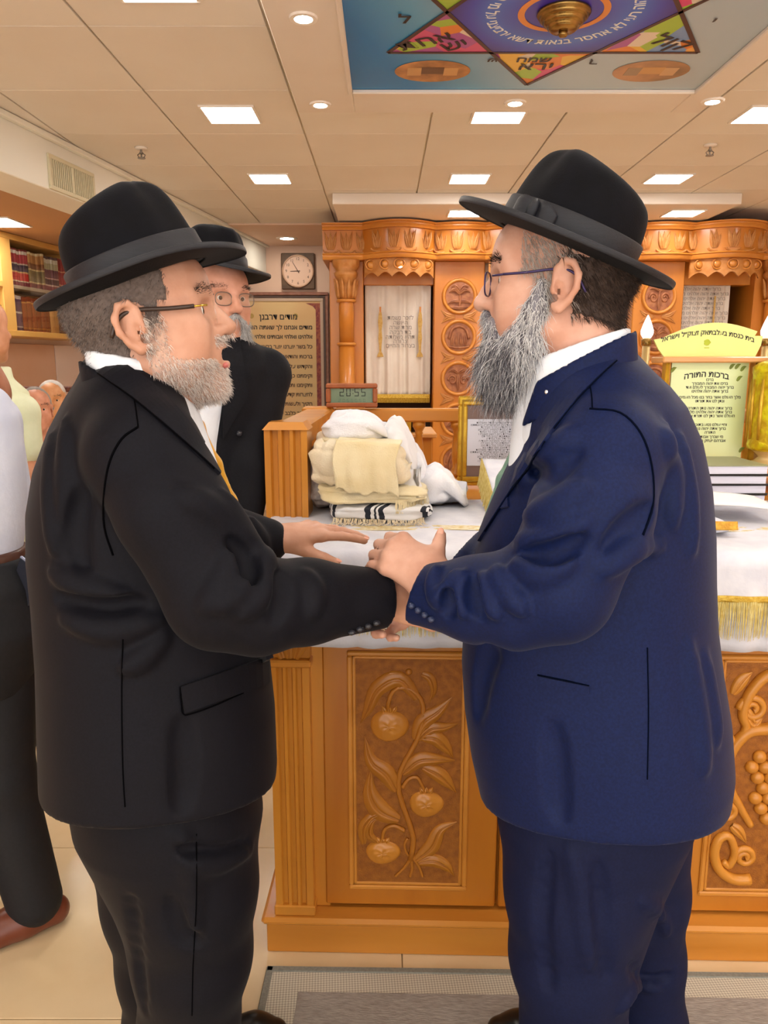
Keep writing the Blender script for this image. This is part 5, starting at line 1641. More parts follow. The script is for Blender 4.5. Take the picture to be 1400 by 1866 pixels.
        me.loops.add(len(F) * 4); me.loops.foreach_set('vertex_index', F.ravel())
        me.polygons.add(len(F)); me.polygons.foreach_set('loop_start', np.arange(0, len(F) * 4, 4)); 
        me.update(calc_edges=True)
        me.shade_smooth()
        return me
    def trace(self, pts, tmin=.4, tmax=4.0, steps=70):
        """first hit of the photo-pixel rays with the surface; pts (n,2)"""
        R = np.array([ray(*p) for p in pts]); R /= np.linalg.norm(R, axis=1)[:, None]
        t = np.full(len(R), tmin)
        for _ in range(steps):
            d = self(CAMP + R * t[:, None])
            t = np.minimum(t + d * .8, tmax)
        return CAMP + R * t[:, None]
    def grad(self, X, e=.002):
        g = np.stack([self(X + np.eye(3)[i] * e) - self(X - np.eye(3)[i] * e) for i in range(3)], 1)
        return g / (np.linalg.norm(g, axis=1)[:, None] + 1e-9)

from mathutils.bvhtree import BVHTree
class Surf:
    """a finished mesh that photo-pixel rays can be laid on"""
    def __init__(self, me):
        bm = bmesh.new(); bm.from_mesh(me)
        self.t = BVHTree.FromBMesh(bm); bm.free()
    def trace(self, pts):
        out = []
        for p in pts:
            r = Vector(ray(*p)).normalized()
            h = self.t.ray_cast(Vector(CAMP), r)
            if h[0] is None:
                a = Vector(out[-1]) if out else Vector(at(p[0], p[1], 1.2))
                t = (a - Vector(CAMP)).dot(r)
                q = Vector(CAMP) + r * t
                h = self.t.find_nearest(q)
            out.append(np.array(h[0]))
        return np.array(out)
    def grad(self, X):
        out = []
        for x in X:
            h = self.t.find_nearest(Vector(x))
            out.append(np.array(h[1]))
        return np.array(out)

def shell(me, F, test, off=.003, name='shell', smooth=2):
    """skin patch lifted off the body where test(local) holds"""
    bm = bmesh.new(); bm.from_mesh(me)
    P, N = mesh_pts(me)
    ok = test(F.inv(P))
    bm.verts.ensure_lookup_table()
    bmesh.ops.delete(bm, geom=[v for v, k in zip(bm.verts, ok) if not k], context='VERTS')
    bm.normal_update()
    for v in bm.verts:
        e = any(len(x.link_faces) < 2 for x in v.link_edges)
        v.co += v.normal * (off if not e else -.0005)
    m = bpy.data.meshes.new(name); bm.to_mesh(m); bm.free()
    m.shade_smooth()
    return m

def ring_collar(F, a, b, ra, rb, p, n, inner=.010, h=.004, name='collar', low=None):
    """collar: hollow cone from a (top) to b, cut by the plane p,n"""
    s = Sdf()
    s.cone(F(*a), F(*b), ra, rb, .004)
    A, B_ = np.array(a, float), np.array(b, float)
    d = (A - B_) / np.linalg.norm(A - B_)
    s.cone(F(*(A + d * .05)), F(*(B_ - d * .05)), ra - inner, rb - inner, .003, -1)
    s.cut(F(*p), F(*n) - F(0, 0, 0), .003)
    for q in (low if isinstance(low, list) else [low] if low is not None else []):
        s.cut(F(*q[0]), F(*q[1]) - F(0, 0, 0), .003)
    return s.mesh(h, name)

def fold_strokes(sdf, strokes):
    """cloth folds: (photo polyline, radius, lift, k, op); ridges (op 1) or valleys (op -1) lying on the surface"""
    base = list(sdf.P)
    tmp = Sdf(); tmp.P = base; tmp.cuts = sdf.cuts
    for pts, r, lift, k, op in strokes:
        lift *= 1.35
        C = curve_pts([(p[0], p[1], 0) for p in pts], max(8, 4 * (len(pts) - 1)))
        X = tmp.trace([(c[0], c[1]) for c in C])
        N = tmp.grad(X)
        Y = X + N * (lift - r if op > 0 else r - lift)
        m = len(Y)
        rr = [max(.0015, r * (.35 + .65 * math.sin(PI * (i + .5) / m))) for i in range(m)]
        Y = [X[i] + N[i] * ((lift - rr[i]) if op > 0 else (rr[i] - lift)) for i in range(m)]
        for i in range(m - 1):
            if np.linalg.norm(Y[i + 1] - Y[i]) < .12:
                sdf.cone(Y[i], Y[i + 1], rr[i], rr[i + 1], k, op)
    return sdf

def patch(sdf, quad, nu, nv, lift=.002, thick=.003, name='patch'):
    """flat piece (pocket flap, lapel) laid on the visible surface; quad: 4 photo points or a function (u,v)->(px,py)"""
    if callable(quad): f = quad
    else:
        q = [np.array(p, float) for p in quad]
        f = lambda u, v: (q[0] * (1 - u) + q[1] * u) * (1 - v) + (q[3] * (1 - u) + q[2] * u) * v
    pts = [f(i / nu, j / nv) for j in range(nv + 1) for i in range(nu + 1)]
    X = sdf.trace(pts); N = sdf.grad(X)
    T = X + N * (lift + thick); Bm = X + N * (lift - .003)
    mb = MB()
    n = len(X)
    fs = []
    for j in range(nv):
        for i in range(nu):
            a = j * (nu + 1) + i
            q = (a, a + 1, a + nu + 2, a + nu + 1)
            fs.append(q); fs.append(tuple(x + n for x in q[::-1]))
    rim = [i for i in range(nu + 1)] + [j * (nu + 1) + nu for j in range(1, nv + 1)] + [nv * (nu + 1) + i for i in range(nu - 1, -1, -1)] + [j * (nu + 1) for j in range(nv - 1, 0, -1)]
    for i in range(len(rim)):
        a, b = rim[i], rim[(i + 1) % len(rim)]
        fs.append((b, a, a + n, b + n))
    mb.add(list(T) + list(Bm), fs)
    return mb.mesh(name, smooth=False, fix=True)

def seam(sdf, pts, r=.0012, lift=.0004, n=24):
    C = curve_pts([(p[0], p[1], 0) for p in pts], n)
    X = sdf.trace([(c[0], c[1]) for c in C]); N = sdf.grad(X)
    return MB().tube([x + q * lift for x, q in zip(X, N)], r, 6).mesh(smooth=True)

def strands(roots, dirs, length, rad, seg=4, curl=.25, droop=0.0, jit=.25, rng=None, nside=3, lvar=.35, name='hair'):
    """tapered hair strands; returns one mesh"""
    rng = rng or np.random.default_rng(3)
    n = len(roots)
    L = length * (1 + lvar * (rng.random(n) * 2 - 1)) if np.isscalar(length) else np.asarray(length) * (1 + lvar * (rng.random(n) * 2 - 1))
    D = dirs + jit * rng.normal(size=(n, 3)); D /= np.linalg.norm(D, axis=1)[:, None]
    side = np.cross(D, rng.normal(size=(n, 3))); side /= np.linalg.norm(side, axis=1)[:, None]
    ph = rng.random(n) * 6.28; fr = 2 + rng.random(n) * 3
    pts = []
    for s in range(seg + 1):
        t = s / seg
        p = roots + D * (L * t)[:, None] + side * (curl * L * .25 * (np.sin(ph + fr * t) - np.sin(ph)))[:, None]
        p[:, 2] -= droop * L * t * t
        pts.append(p)
    pts = np.stack(pts, 1)           # n, seg+1, 3
    T = np.gradient(pts, axis=1); T /= np.linalg.norm(T, axis=2)[..., None] + 1e-9
    U1 = np.cross(T, side[:, None, :] + .01); U1 /= np.linalg.norm(U1, axis=2)[..., None] + 1e-9
    U2 = np.cross(T, U1)
    rr = rad * (1 - np.linspace(0, 1, seg + 1) ** 1.5 * .9)
    ring = []
    for j in range(nside):
        a = 2 * PI * j / nside
        ring.append(pts + (U1 * math.cos(a) + U2 * math.sin(a)) * rr[None, :, None])
    Vv = np.stack(ring, 2)           # n, seg+1, nside, 3
    idx = np.arange(n * (seg + 1) * nside).reshape(n, seg + 1, nside)
    F = []
    for j in range(nside):
        k = (j + 1) % nside
        F.append(np.stack([idx[:, :-1, j], idx[:, :-1, k], idx[:, 1:, k], idx[:, 1:, j]], -1).reshape(-1, 4))
    F = np.concatenate(F)
    me = bpy.data.meshes.new(name)
    me.vertices.add(Vv.size // 3); me.vertices.foreach_set('co', Vv.ravel())
    me.loops.add(len(F) * 4); me.loops.foreach_set('vertex_index', F.ravel())
    me.polygons.add(len(F)); me.polygons.foreach_set('loop_start', np.arange(0, len(F) * 4, 4))
    me.update(calc_edges=True); me.shade_smooth()
    return me

def mesh_pts(me):
    n = len(me.vertices)
    a = np.empty(n * 3); me.vertices.foreach_get('co', a)
    b = np.empty(n * 3); me.vertices.foreach_get('normal', b)
    return a.reshape(-1, 3), b.reshape(-1, 3)

class Frame:
    """local frame: x forward, y to the figure's left, z up"""
    def __init__(self, o, yaw, pitch=0.0, roll=0.0):
        self.o = np.array(o, float)
        M = Matrix.Rotation(yaw, 3, 'Z') @ Matrix.Rotation(-pitch, 3, 'Y') @ Matrix.Rotation(roll, 3, 'X')
        self.R = np.array(M)
    def __call__(self, x, y, z):
        return self.o + self.R @ np.array([x, y, z], float)
    def inv(self, X):
        return (X - self.o) @ self.R
    def rows(self):
        return self.R.T        # world -> local

# ------------------------------------------------------------------ head and hands as parts of a body field
def head(b, F, s=1.0, mouth_open=0.0, nose=1.0, jowl=0.0, ears=(-1, 1), nose_drop=0.0):
    R = F.rows()
    E = lambda c, r, k=.012, op=1, rot=None: b.ell(F(*[q * s for q in c]), [q * s for q in r], k * s, op, R if rot is None else np.array(rot).T @ R)
    C = lambda a, c, ra, rb, k=.01, op=1: b.cone(F(*[q * s for q in a]), F(*[q * s for q in c]), ra * s, rb * s, k * s, op)
    E((-.004, 0, .044), (.099, .076, .087), .02)
    E((.046, 0, .052), (.056, .062, .054), .03)
    E((.046, 0, -.020), (.052, .058, .068), .03)
    for y in (-1, 1):
        C((.012, y * .050, -.050), (.070, y * .016, -.082), .021 + jowl * .006, .019, .03)
        E((.060, y * .045, -.008), (.027, .020, .021), .025)
        E((.050, y * (.044 + jowl * .006), -.040), (.030, .018 + jowl * .006, .030), .025)
    E((.080, 0, -.045), (.024, .030, .030), .018)
    E((.080, 0, -.084 - mouth_open * .012), (.021, .024, .018), .018)
    for y in (-1, 1):
        C((.091, y * .010, .037), (.070, y * .052, .034), .0105, .009, .014)
        E((.097, y * .033, .016), (.014, .017, .012), .014, -1)
        E((.0745, y * .033, .0165), (.0125, .0150, .0118), .004)           # lids over the eyeball
    # nose
    C((.094, 0, .028), (.106 + .004 * nose, 0, .004), .0085, .0090, .012)
    C((.106 + .004 * nose, 0, .004), (.1125 + .006 * nose, 0, -.011 - nose_drop), .0090, .0118, .008)
    E((.112 + .006 * nose, 0, -.012 - nose_drop), (.0118, .0125, .0105), .006)
    for y in (-1, 1):
        E((.103 + .002 * nose, y * .0135, -.0155 - nose_drop * .7), (.0105, .0070, .0085), .006)
        E((.108, y * .0065, -.0255 - nose_drop), (.0065, .0032, .0045), .003, -1)
    # lips
    zl = -.0405; zo = mouth_open * .013
    for y in (-1, 1):
        C((.1045, 0, zl + .002), (.092, y * .022, zl - .004), .0058, .0030, .006)
        C((.1030, 0, zl - .012 - zo), (.092, y * .020, zl - .006 - zo * .4), .0070, .0030, .006)
    if mouth_open:
        E((.101, 0, zl - .004 - zo * .5), (.018, .016, .0035 + zo * .45), .003, -1)
    # ears
    for y in ears:
        o = lambda x, z, w=0.0: (x, y * (.0775 + w), z)
        ca, sa = math.cos(y * .42), math.sin(y * .42)
        rot = np.array([[ca, -sa, 0], [sa, ca, 0], [0, 0, 1]])
        E(o(-.012, .006, .002), (.019, .0050, .030), .004, 1, rot)
        out = [(.004, .012, .001), (.0, .027, .004), (-.010, .037, .008), (-.022, .034, .011), (-.030, .018, .013), (-.028, .0, .011), (-.018, -.016, .007), (-.006, -.026, .004), (.002, -.022, .002)]
        pts = [F(*[q * s for q in o(a, z, w)]) for a, z, w in out]
        b.chain(pts, [.0040 * s, .0045 * s, .0048 * s, .0050 * s, .0050 * s, .0048 * s, .0052 * s, .0070 * s, .0050 * s], .003 * s)
        E(o(-.006, -.002, .010), (.0085, .0075, .0135), .004, -1)
        E(o(-.014, .018, .011), (.009, .0045, .010), .004, -1)
        E(o(.004, .0, .003), (.0045, .0045, .008), .004)

def neck(b, F, s=1.0, base=(-.050, 0, -.19), r0=.056, r1=.062):
    b.cone(F(-.026 * s, 0, -.045 * s), F(*[q * s for q in base]), r0 * s, r1 * s, .025)
    b.cone(F(.020 * s, 0, -.07 * s), F(base[0] + .03, 0, base[2]), .035 * s, .045 * s, .03)

def hand(b, W, f, n, th, s=1.0, curl=((.2, .3, .2),) * 4, spread=.06, thumb=((.6, .1), .9), palm=.098, thumb_curl=.25, k=.006):
    """W wrist, f towards the fingers, n out of the back of the hand, th +1/-1 side of the thumb (along n x f)"""
    f = np.array(f, float); f /= np.linalg.norm(f)
    n = np.array(n, float); n = n - f * (n @ f); n /= np.linalg.norm(n)
    sd = np.cross(n, f) * th        # towards the thumb
    W = np.array(W, float)
    offs = [.030, .010, -.011, -.030]                       # index .. little
    klen = [palm * .96, palm, palm * .95, palm * .86]
    fl = [(.043, .026, .021), (.048, .030, .022), (.044, .028, .021), (.034, .021, .018)]
    rad = [.0100, .0102, .0096, .0084]
    info = {'tips': [], 'knuckles': []}
    for i in range(4):
        base = W + sd * offs[i] * s * .55
        kn = W + f * klen[i] * s + sd * offs[i] * s + n * (.002 if i in (1, 2) else -.001)
        b.cone(base, kn, .0150 * s, .0120 * s, .012)
        if i < 3:
            kn2 = W + f * klen[i + 1] * s * .95 + sd * offs[i + 1] * s
            b.cone((base + kn) / 2, (base + kn2) / 2, .0125 * s, .0125 * s, .012)
        a = 0.0; p = kn
        d0 = f + sd * (spread * (1.5 - i)); d0 /= np.linalg.norm(d0)
        b.ell(kn + n * .002, [.0118 * s] * 3, .006)
        r = rad[i] * s
        for j, L in enumerate(fl[i]):
            a += curl[i][j]
            d = d0 * math.cos(a) - n * math.sin(a)
            q = p + d * L * s
            b.cone(p, q, r, r * .92, k if j == 0 else .003)
            p = q; r *= .92
        info['tips'].append((p, d, r)); info['knuckles'].append(kn)
    # thumb leaves the side of the palm near its base
    (u, w), L = thumb[0], thumb[1]
    p0 = W + f * .022 * s + sd * .018 * s - n * .004 * s
    d1 = f * u + sd * (1 - abs(u)) - n * w; d1 /= np.linalg.norm(d1)
    p1 = p0 + d1 * .046 * s * L
    b.cone(p0, p1, .0180 * s, .0125 * s, .014)
    d2 = d1 * math.cos(thumb_curl) + (f * .8 - n * .3) * math.sin(thumb_curl); d2 /= np.linalg.norm(d2)
    p2 = p1 + d2 * .034 * s * L; b.cone(p1, p2, .0122 * s, .0108 * s, .004)
    p3 = p2 + d2 * .024 * s * L; b.cone(p2, p3, .0110 * s, .0092 * s, .003)
    info['tips'].append((p3, d2, .0092 * s))
    # heel of the hand and wrist
    b.cone(W - f * .03 * s, W + f * .02 * s, .0235 * s, .024 * s, .016)
    b.ell(W + f * .045 * s - n * .006 * s, [.034 * s, .034 * s, .020 * s], .015, 1, np.array([f, sd, n]))
    info.update(f=f, n=n, sd=sd)
    return info

def nails(info, parent, m, which=range(5), s=1.0):
    for i in which:
        p, d, r = info['tips'][i]
        up = info['n'] if i < 4 else np.cross(info['f'], info['sd']) * 0 + info['n']
        up = up - d * (up @ d); up /= np.linalg.norm(up)
        sd = np.cross(up, d)
        c = p + up * r * .72 + d * r * .15
        mb = MB().ell(c, (r * .95, r * .66, r * .30), 12, 8, np.array([d, sd, up]).T)
        link('fingernail', mb.mesh(smooth=True, fix=True), m, parent)
# ================================================================== THINGS PEOPLE WEAR
def skin(name, c1, c2):
    return mat(name, c1, c2, rough=.48, scale=26, detail=5, bump=.10, bscale=240, bdist=.002, spec=.35, lo=.38, hi=.66, sub=.08)
M_felt = mat('black_felt', '#07070b', '#0b0b11', rough=.75, scale=40, sheen=.02, spec=.12, bump=.08, bscale=500)
M_ribbon = mat('black_ribbon', '#101118', '#161720', rough=.5, scale=60, stretch=(1, 1, 8), bump=.2, bscale=300, spec=.4)
M_shirtw = mat('white_shirt', '#e9ecf2', '#e1e4ec', rough=.75, scale=12, bump=.12, bscale=120, sheen=.1)
M_nail = mat('fingernail', '#e3a58e', rough=.3)
M_clear = M_glass
M_eye = mat('eye_white', '#e6ddd6', rough=.2); M_iris = mat('eye_brown', '#3a2418', rough=.15)

def hat(F, par, ao=.16, bo=.147, a0=.094, b0=.081, H=.117, bow=0, front=-.012, side=.020, back=.014, lean=.30):
    """felt hat; F origin at the crown base"""
    n = 72
    rings = []
    nj = 22
    for j in range(nj):
        al = (j / (nj - 1)) * PI / 2 * .995
        rho = math.cos(al) ** .22; eta = math.sin(al) ** .80
        ring = []
        for i in range(n):
            ph = 2 * PI * i / n; c, s = math.cos(ph), math.sin(ph)
            r = rho
            # pinched front of the crown
            pin = math.exp(-((abs(ph if ph < PI else ph - 2 * PI) - .75) / .35) ** 2) * .20 * eta ** 1.5
            r = r * (1 - pin)
            x = a0 * c * r; y = b0 * s * r
            if x > 0: x -= lean * H * eta * .62 * (x / a0)
            Hx = H * (1.02 - 1.6 * max(0, x - .040) - 1.7 * max(0, .040 - x))
            z = eta * Hx - .020 * math.exp(-(y / .028) ** 2) * max(0, eta - .75) * 4 * math.exp(-((x + .01) / .06) ** 2)
            ring.append(F(x, y, z))
        rings.append(ring)
    crown = link('hat', MB().loft(rings).mesh(smooth=True, fix=True), M_felt, par)
    # brim with thickness and curl
    prof = []
    K = 14
    top = []; bot = []
    for j in range(K + 1):
        t = j / K
        rt = []; rb = []
        for i in range(n):
            ph = 2 * PI * i / n; c, s = math.cos(ph), math.sin(ph)
            x = (a0 * .97 + (ao - a0 * .97) * t) * c; y = (b0 * .97 + (bo - b0 * .97) * t) * s
            cur = front * max(0, c) ** 2 + back * max(0, -c) ** 2 + side * s * s
            z = cur * t ** 1.6 + .004 * t * (1 - t)
            lip = .0022 + .0016 * (t > .93)
            rt.append(F(x, y, z + lip)); rb.append(F(x, y, z - lip))
        top.append(rt); bot.append(rb)
    link('brim', MB().loft(bot[::-1] + top + [bot[-1]][:0], cap=False).mesh(smooth=True, fix=True), M_felt, crown)
    mb = MB()
    e = [[F((ao + .0012 * math.cos(q)) * math.cos(2 * PI * i / n), (bo + .0012 * math.cos(q)) * math.sin(2 * PI * i / n),
            front * max(0, math.cos(2 * PI * i / n)) ** 2 + back * max(0, -math.cos(2 * PI * i / n)) ** 2 + side * math.sin(2 * PI * i / n) ** 2 + .0042 * math.sin(q)) for i in range(n)] for q in np.linspace(-PI / 2, PI / 2, 6)]
    link('brim_binding', MB().loft(e, cap=False).mesh(smooth=True), M_ribbon, crown)
    # ribbon
    rr = []
    for z in (.002, .004, .020, .038, .040):
        g = .0016 if .002 < z < .040 else 0
        q = []
        for i in range(n):
            ph = 2 * PI * i / n; c, s = math.cos(ph), math.sin(ph)
            eta = z / H
            x = a0 * c * (1.0 - .03 * eta) ; y = b0 * s * (1.0 - .03 * eta)
            pin = math.exp(-((abs(ph if ph < PI else ph - 2 * PI) - .75) / .35) ** 2) * .20 * eta ** 1.5
            x *= (1 - pin); y *= (1 - pin)
            if x > 0: x -= lean * z * .62 * (x / a0)
            rr_ = 1 + (.003 + g) / a0
            q.append(F(x * rr_, y * rr_, z))
        rr.append(q)
    link('ribbon', MB().loft(rr, cap=False).mesh(smooth=True), M_ribbon, crown)
    if bow:
        ph = bow * 1.15
        for k, (dph, w) in enumerate([(-.26, .020), (.26, .020)]):
            def g(u, v, dph=dph):
                p = ph + dph * (u * 1.3)
                c, s = math.cos(p), math.sin(p)
                h_ = .004 + .034 * (.5 + (v - .5) * (.35 + .65 * math.sin(PI * min(1, u * .8 + .2))))
                rr_ = 1 + (.007 + .008 * math.sin(PI * u)) / a0
                x = a0 * c * rr_
                if x > 0: x -= lean * h_ * .62 * (x / a0)
                return F(x, b0 * s * rr_, h_)
            o = link('bow', MB().grid(g, 12, 6).mesh(smooth=True), M_ribbon, crown); o.modifiers.new('s', 'SOLIDIFY').thickness = .003
        c, s = math.cos(ph), math.sin(ph)
        link('bow_knot', MB().ell(F(a0 * c * 1.1 - lean * .02 * .62 * max(0, c), b0 * s * 1.13, .021), (.008, .008, .017), 12, 8, F.R).mesh(smooth=True), M_ribbon, crown)
    return crown

def glasses(F, par, s, m_arm, m_rim, arm_r=.0022, y0=-1, rim=True, hinge=None, lens_x=.105, zl=.012, drop=.0, arm_h=1.0):
    g = link('glasses', MB().tube([F(lens_x * s, .010 * s, (zl + .006) * s), F((lens_x + .004) * s, 0, (zl + .009) * s), F(lens_x * s, -.010 * s, (zl + .006) * s)], .0014, 6).mesh(smooth=True), m_rim, par)
    for y in (-1, 1):
        # lens outline
        C = []
        for q in np.linspace(0, 2 * PI, 36, endpoint=False):
            cx = .0235 * math.copysign(abs(math.cos(q)) ** .7, math.cos(q)); cz = .0165 * math.copysign(abs(math.sin(q)) ** .7, math.sin(q))
            yy = y * .034 + cx
            C.append(F((lens_x - .10 * (abs(yy) - .01) ** 1 * .35) * s, yy * s, (zl + cz) * s))
        if rim:
            link('rim', MB().tube(C + [C[0]], .0013, 6, cap=False).mesh(smooth=True), m_rim, g)
        mb = MB(); mb.add(C, [tuple(range(len(C)))])
        o = link('lens', mb.mesh(), M_clear, g); o.modifiers.new('s', 'SOLIDIFY').thickness = .0015
        hp = F((lens_x - .017) * s, y * .0605 * s, (zl + .010) * s)
        link('end_piece', MB().tube([F((lens_x - .012) * s, y * .056 * s, (zl + .010) * s), hp, F((lens_x - .032) * s, y * .0735 * s, (zl + .010) * s)], .0016, 6).mesh(smooth=True), hinge or m_rim, g)
        P = [F((lens_x - .030) * s, y * .0735 * s, (zl + .010) * s), F(.040 * s, y * .0785 * s, (zl + .012) * s), F(-.004 * s, y * .0815 * s, (zl + .016) * s), F(-.026 * s, y * .0815 * s, (zl + .008) * s), F(-.040 * s, y * .080 * s, (zl - .014) * s)]
        link('temple_arm', MB().tube(curve_pts(P, 20), arm_r, 8).mesh(smooth=True), m_arm, g)
    return g

def eyes(F, par, s=1.0):
    for y in (-1, 1):
        e = link('eye', MB().ell(F(.0765 * s, y * .033 * s, .0155 * s), (.0120 * s,) * 3, 16, 12).mesh(smooth=True, fix=True), M_eye, par)
        link('iris', MB().ell(F(.0868 * s, y * .033 * s, .0150 * s), (.0022 * s, .0056 * s, .0056 * s), 14, 8, F.R).mesh(smooth=True, fix=True), M_iris, e)

def brow(F, par, s, m, n=160, yr=(.014, .054), z=.041, rng=None, L=.011, rad=.00045):
    rng = rng or np.random.default_rng(5)
    for y in (-1, 1):
        u = rng.random(n); w = rng.normal(size=n) * .0028
        roots = np.array([F((.1025 - .021 * a ** 1.3) * s, y * (yr[0] + (yr[1] - yr[0]) * a) * s, (z + .006 * math.sin(a * 2.4) - .004 * a + b) * s) for a, b in zip(u, w)])
        dirs = np.tile(F(.2, y * .9, .35) - F(0, 0, 0), (n, 1))
        link('eyebrow', strands(roots, dirs, L * s, rad, 3, .2, .2, .25, rng), m, par)

def sample(me, F, test, n, rng):
    P, N = mesh_pts(me)
    Lc = F.inv(P)
    ok = np.nonzero(test(Lc))[0]
    if len(ok) == 0: return np.zeros((0, 3)), np.zeros((0, 3)), np.zeros((0, 3))
    k = rng.choice(ok, n)
    j = rng.normal(size=(n, 3)) * .0016
    return P[k] + j, N[k], Lc[k]

def rows_of(tab, dc, yaw):
    """torso rows from the photographed silhouette: (py, px_left, px_right, half_width)"""
    out = []
    for py, l, r, b in tab:
        L = at(l, py, dc); R_ = at(r, py, dc)
        ex = (R_[0] - L[0]) / 2
        a2 = max(.05 ** 2, ex ** 2 - (b * math.sin(yaw)) ** 2)
        out.append((L[2], (L[0] + R_[0]) / 2, dc, math.sqrt(a2) / abs(math.cos(yaw)), b, yaw))
    return out
def Pd(*q):
    return at(*q)
# ================================================================== MAN IN THE BLACK SUIT
M_skinA = skin('skin_tan', '#c08c72', '#cf9d84')
M_suitA = mat('black_suiting', '#0a0a11', '#0f0f17', rough=.68, scale=300, sheen=.03, spec=.14, bump=.06, bscale=900)
M_seamA = mat('black_seam', '#040406', rough=.9, spec=.03)
M_greyhair = mat('grey_hair', '#a79d97', '#cfc6c0', rough=.55, scale=90)
M_whitehair = mat('white_hair', '#ddd3cc', '#efe7e2', rough=.5, scale=90)
M_darkhair = mat('dark_hair', '#3a312d', '#57493f', rough=.5, scale=90)
YA = math.radians(15)
HA = Frame((-.346, 1.12, 1.494), YA, math.radians(10))
TA = math.radians(20)
rowsA = rows_of([(655, 165, 318, .075), (672, 148, 328, .11), (695, 128, 338, .16), (725, 106, 350, .19), (780, 82, 374, .208), (850, 63, 402, .216), (920, 56, 428, .22), (1000, 60, 452, .22), (1080, 70, 472, .22), (1180, 78, 488, .224), (1280, 81, 499, .232), (1380, 84, 503, .236), (1450, 92, 498, .238), (1570, 110, 480, .236)], 1.21, TA)
# body: head, neck, trunk, limbs, hands in one surface
bA = Sdf()
head(bA, HA, 1.0, mouth_open=.9, nose=1.0, jowl=.8)
neck(bA, HA, r0=.055, r1=.064)
shA_r = Pd(232, 800, 1.035); elA_r = Pd(400, 1088, .985); wrA_r = Pd(690, 1090, 1.105)
shA_l = Pd(300, 800, 1.38); elA_l = Pd(385, 968, 1.41); wrA_l = Pd(502, 984, 1.448)
top = np.array([rowsA[3][1], 1.21, rowsA[3][0]])
pelA = np.array([rowsA[-2][1], 1.21, rowsA[-2][0]])
bA.chain([HA(-.05, 0, -.19), top + [0, 0, -.12], pelA + [0, 0, .25], pelA], [.075, .125, .14, .135], .03)
for sh, el, wr in ((shA_r, elA_r, wrA_r), (shA_l, elA_l, wrA_l)):
    bA.chain([top + [0, 0, -.05], sh, el, wr], [.07, .052, .042, .024], .02)
hipA = [pelA + [.02, -.09, .02], pelA + [.02, .10, .02]]
kneeA = [Pd(352, 1740, 1.14), Pd(300, 1760, 1.32)]
ankA = [np.array([-.34, 1.165, .09]), np.array([-.435, 1.345, .09])]
for h_, k_, a_ in zip(hipA, kneeA, ankA):
    bA.chain([h_, k_, a_, a_ + [.11, .03, -.055]], [.085, .058, .034, .020], .02)
hRA = hand(bA, Pd(700, 1086, 1.11), (1, .12, -.22), (.05, -1, .15), 1, .98, curl=((.5, .6, .4), (.55, .6, .4), (.6, .65, .4), (.65, .7, .4)), thumb=((.65, .1), 1), spread=.02)
hLA = hand(bA, Pd(494, 982, 1.45), (.90, .36, .10), (-.10, -.22, 1), -1, 1.0, curl=((.16, .14, .12), (.22, .2, .15), (.28, .25, .2), (.34, .3, .2)), thumb=((.68, .36), 1.05), spread=.08, thumb_curl=.10)
hFA = Frame(Pd(262, 510, 1.12), YA, math.radians(21.5))
bA.cut(hFA(0, 0, .006), hFA(0, 0, 1) - hFA(0, 0, 0), .01)
meA = bA.mesh(.0041, 'person')
personA = link('person', meA, M_skinA)
tag(personA, 'man in black suit and black hat with grey stubble, speaking and shaking hands', 'person')
eyes(HA, personA)
brow(HA, personA, 1.0, mat('brow_grey', '#4a423e', rough=.6), n=170)
# lips and inside of the mouth
link('mouth', MB().ell(HA(.090, 0, -.0505), (.012, .016, .010), 14, 10, HA.R).mesh(smooth=True), mat('mouth_dark', '#5a2624', rough=.5), personA)
link('lip', MB().ell(HA(.1015, 0, -.0655), (.0075, .017, .0062), 14, 10, HA.R).mesh(smooth=True), mat('lip_pink', '#c4706a', '#b8645e', rough=.4, scale=90), personA)
# jacket
jA = Sdf()
jA.loft(rowsA, .03)
jA.chain([Pd(246, 770, 1.075), Pd(262, 828, 1.03), Pd(316, 930, .99), Pd(400, 1086, .985), Pd(470, 1104, 1.00), Pd(560, 1096, 1.045), Pd(696, 1091, 1.108)], [.070, .078, .074, .071, .066, .060, .0455], .016)
jA.chain([Pd(270, 760, 1.33), Pd(310, 850, 1.40), Pd(380, 966, 1.41), Pd(486, 985, 1.446)], [.075, .074, .062, .044], .02)
jA.cone(HA(-.055, 0, -.17), Pd(240, 745, 1.10), .070, .060, .05)
jA.cone(HA(-.055, 0, -.17), Pd(240, 745, 1.32), .070, .060, .05)
hemA = Pd(300, 1500, 1.0)
jA.cut(hemA, (0.02, -.22, -1), .006)
jA.cut(Pd(701, 1091, 1.11), Pd(701, 1091, 1.11) - Pd(600, 1094, 1.07), .004)
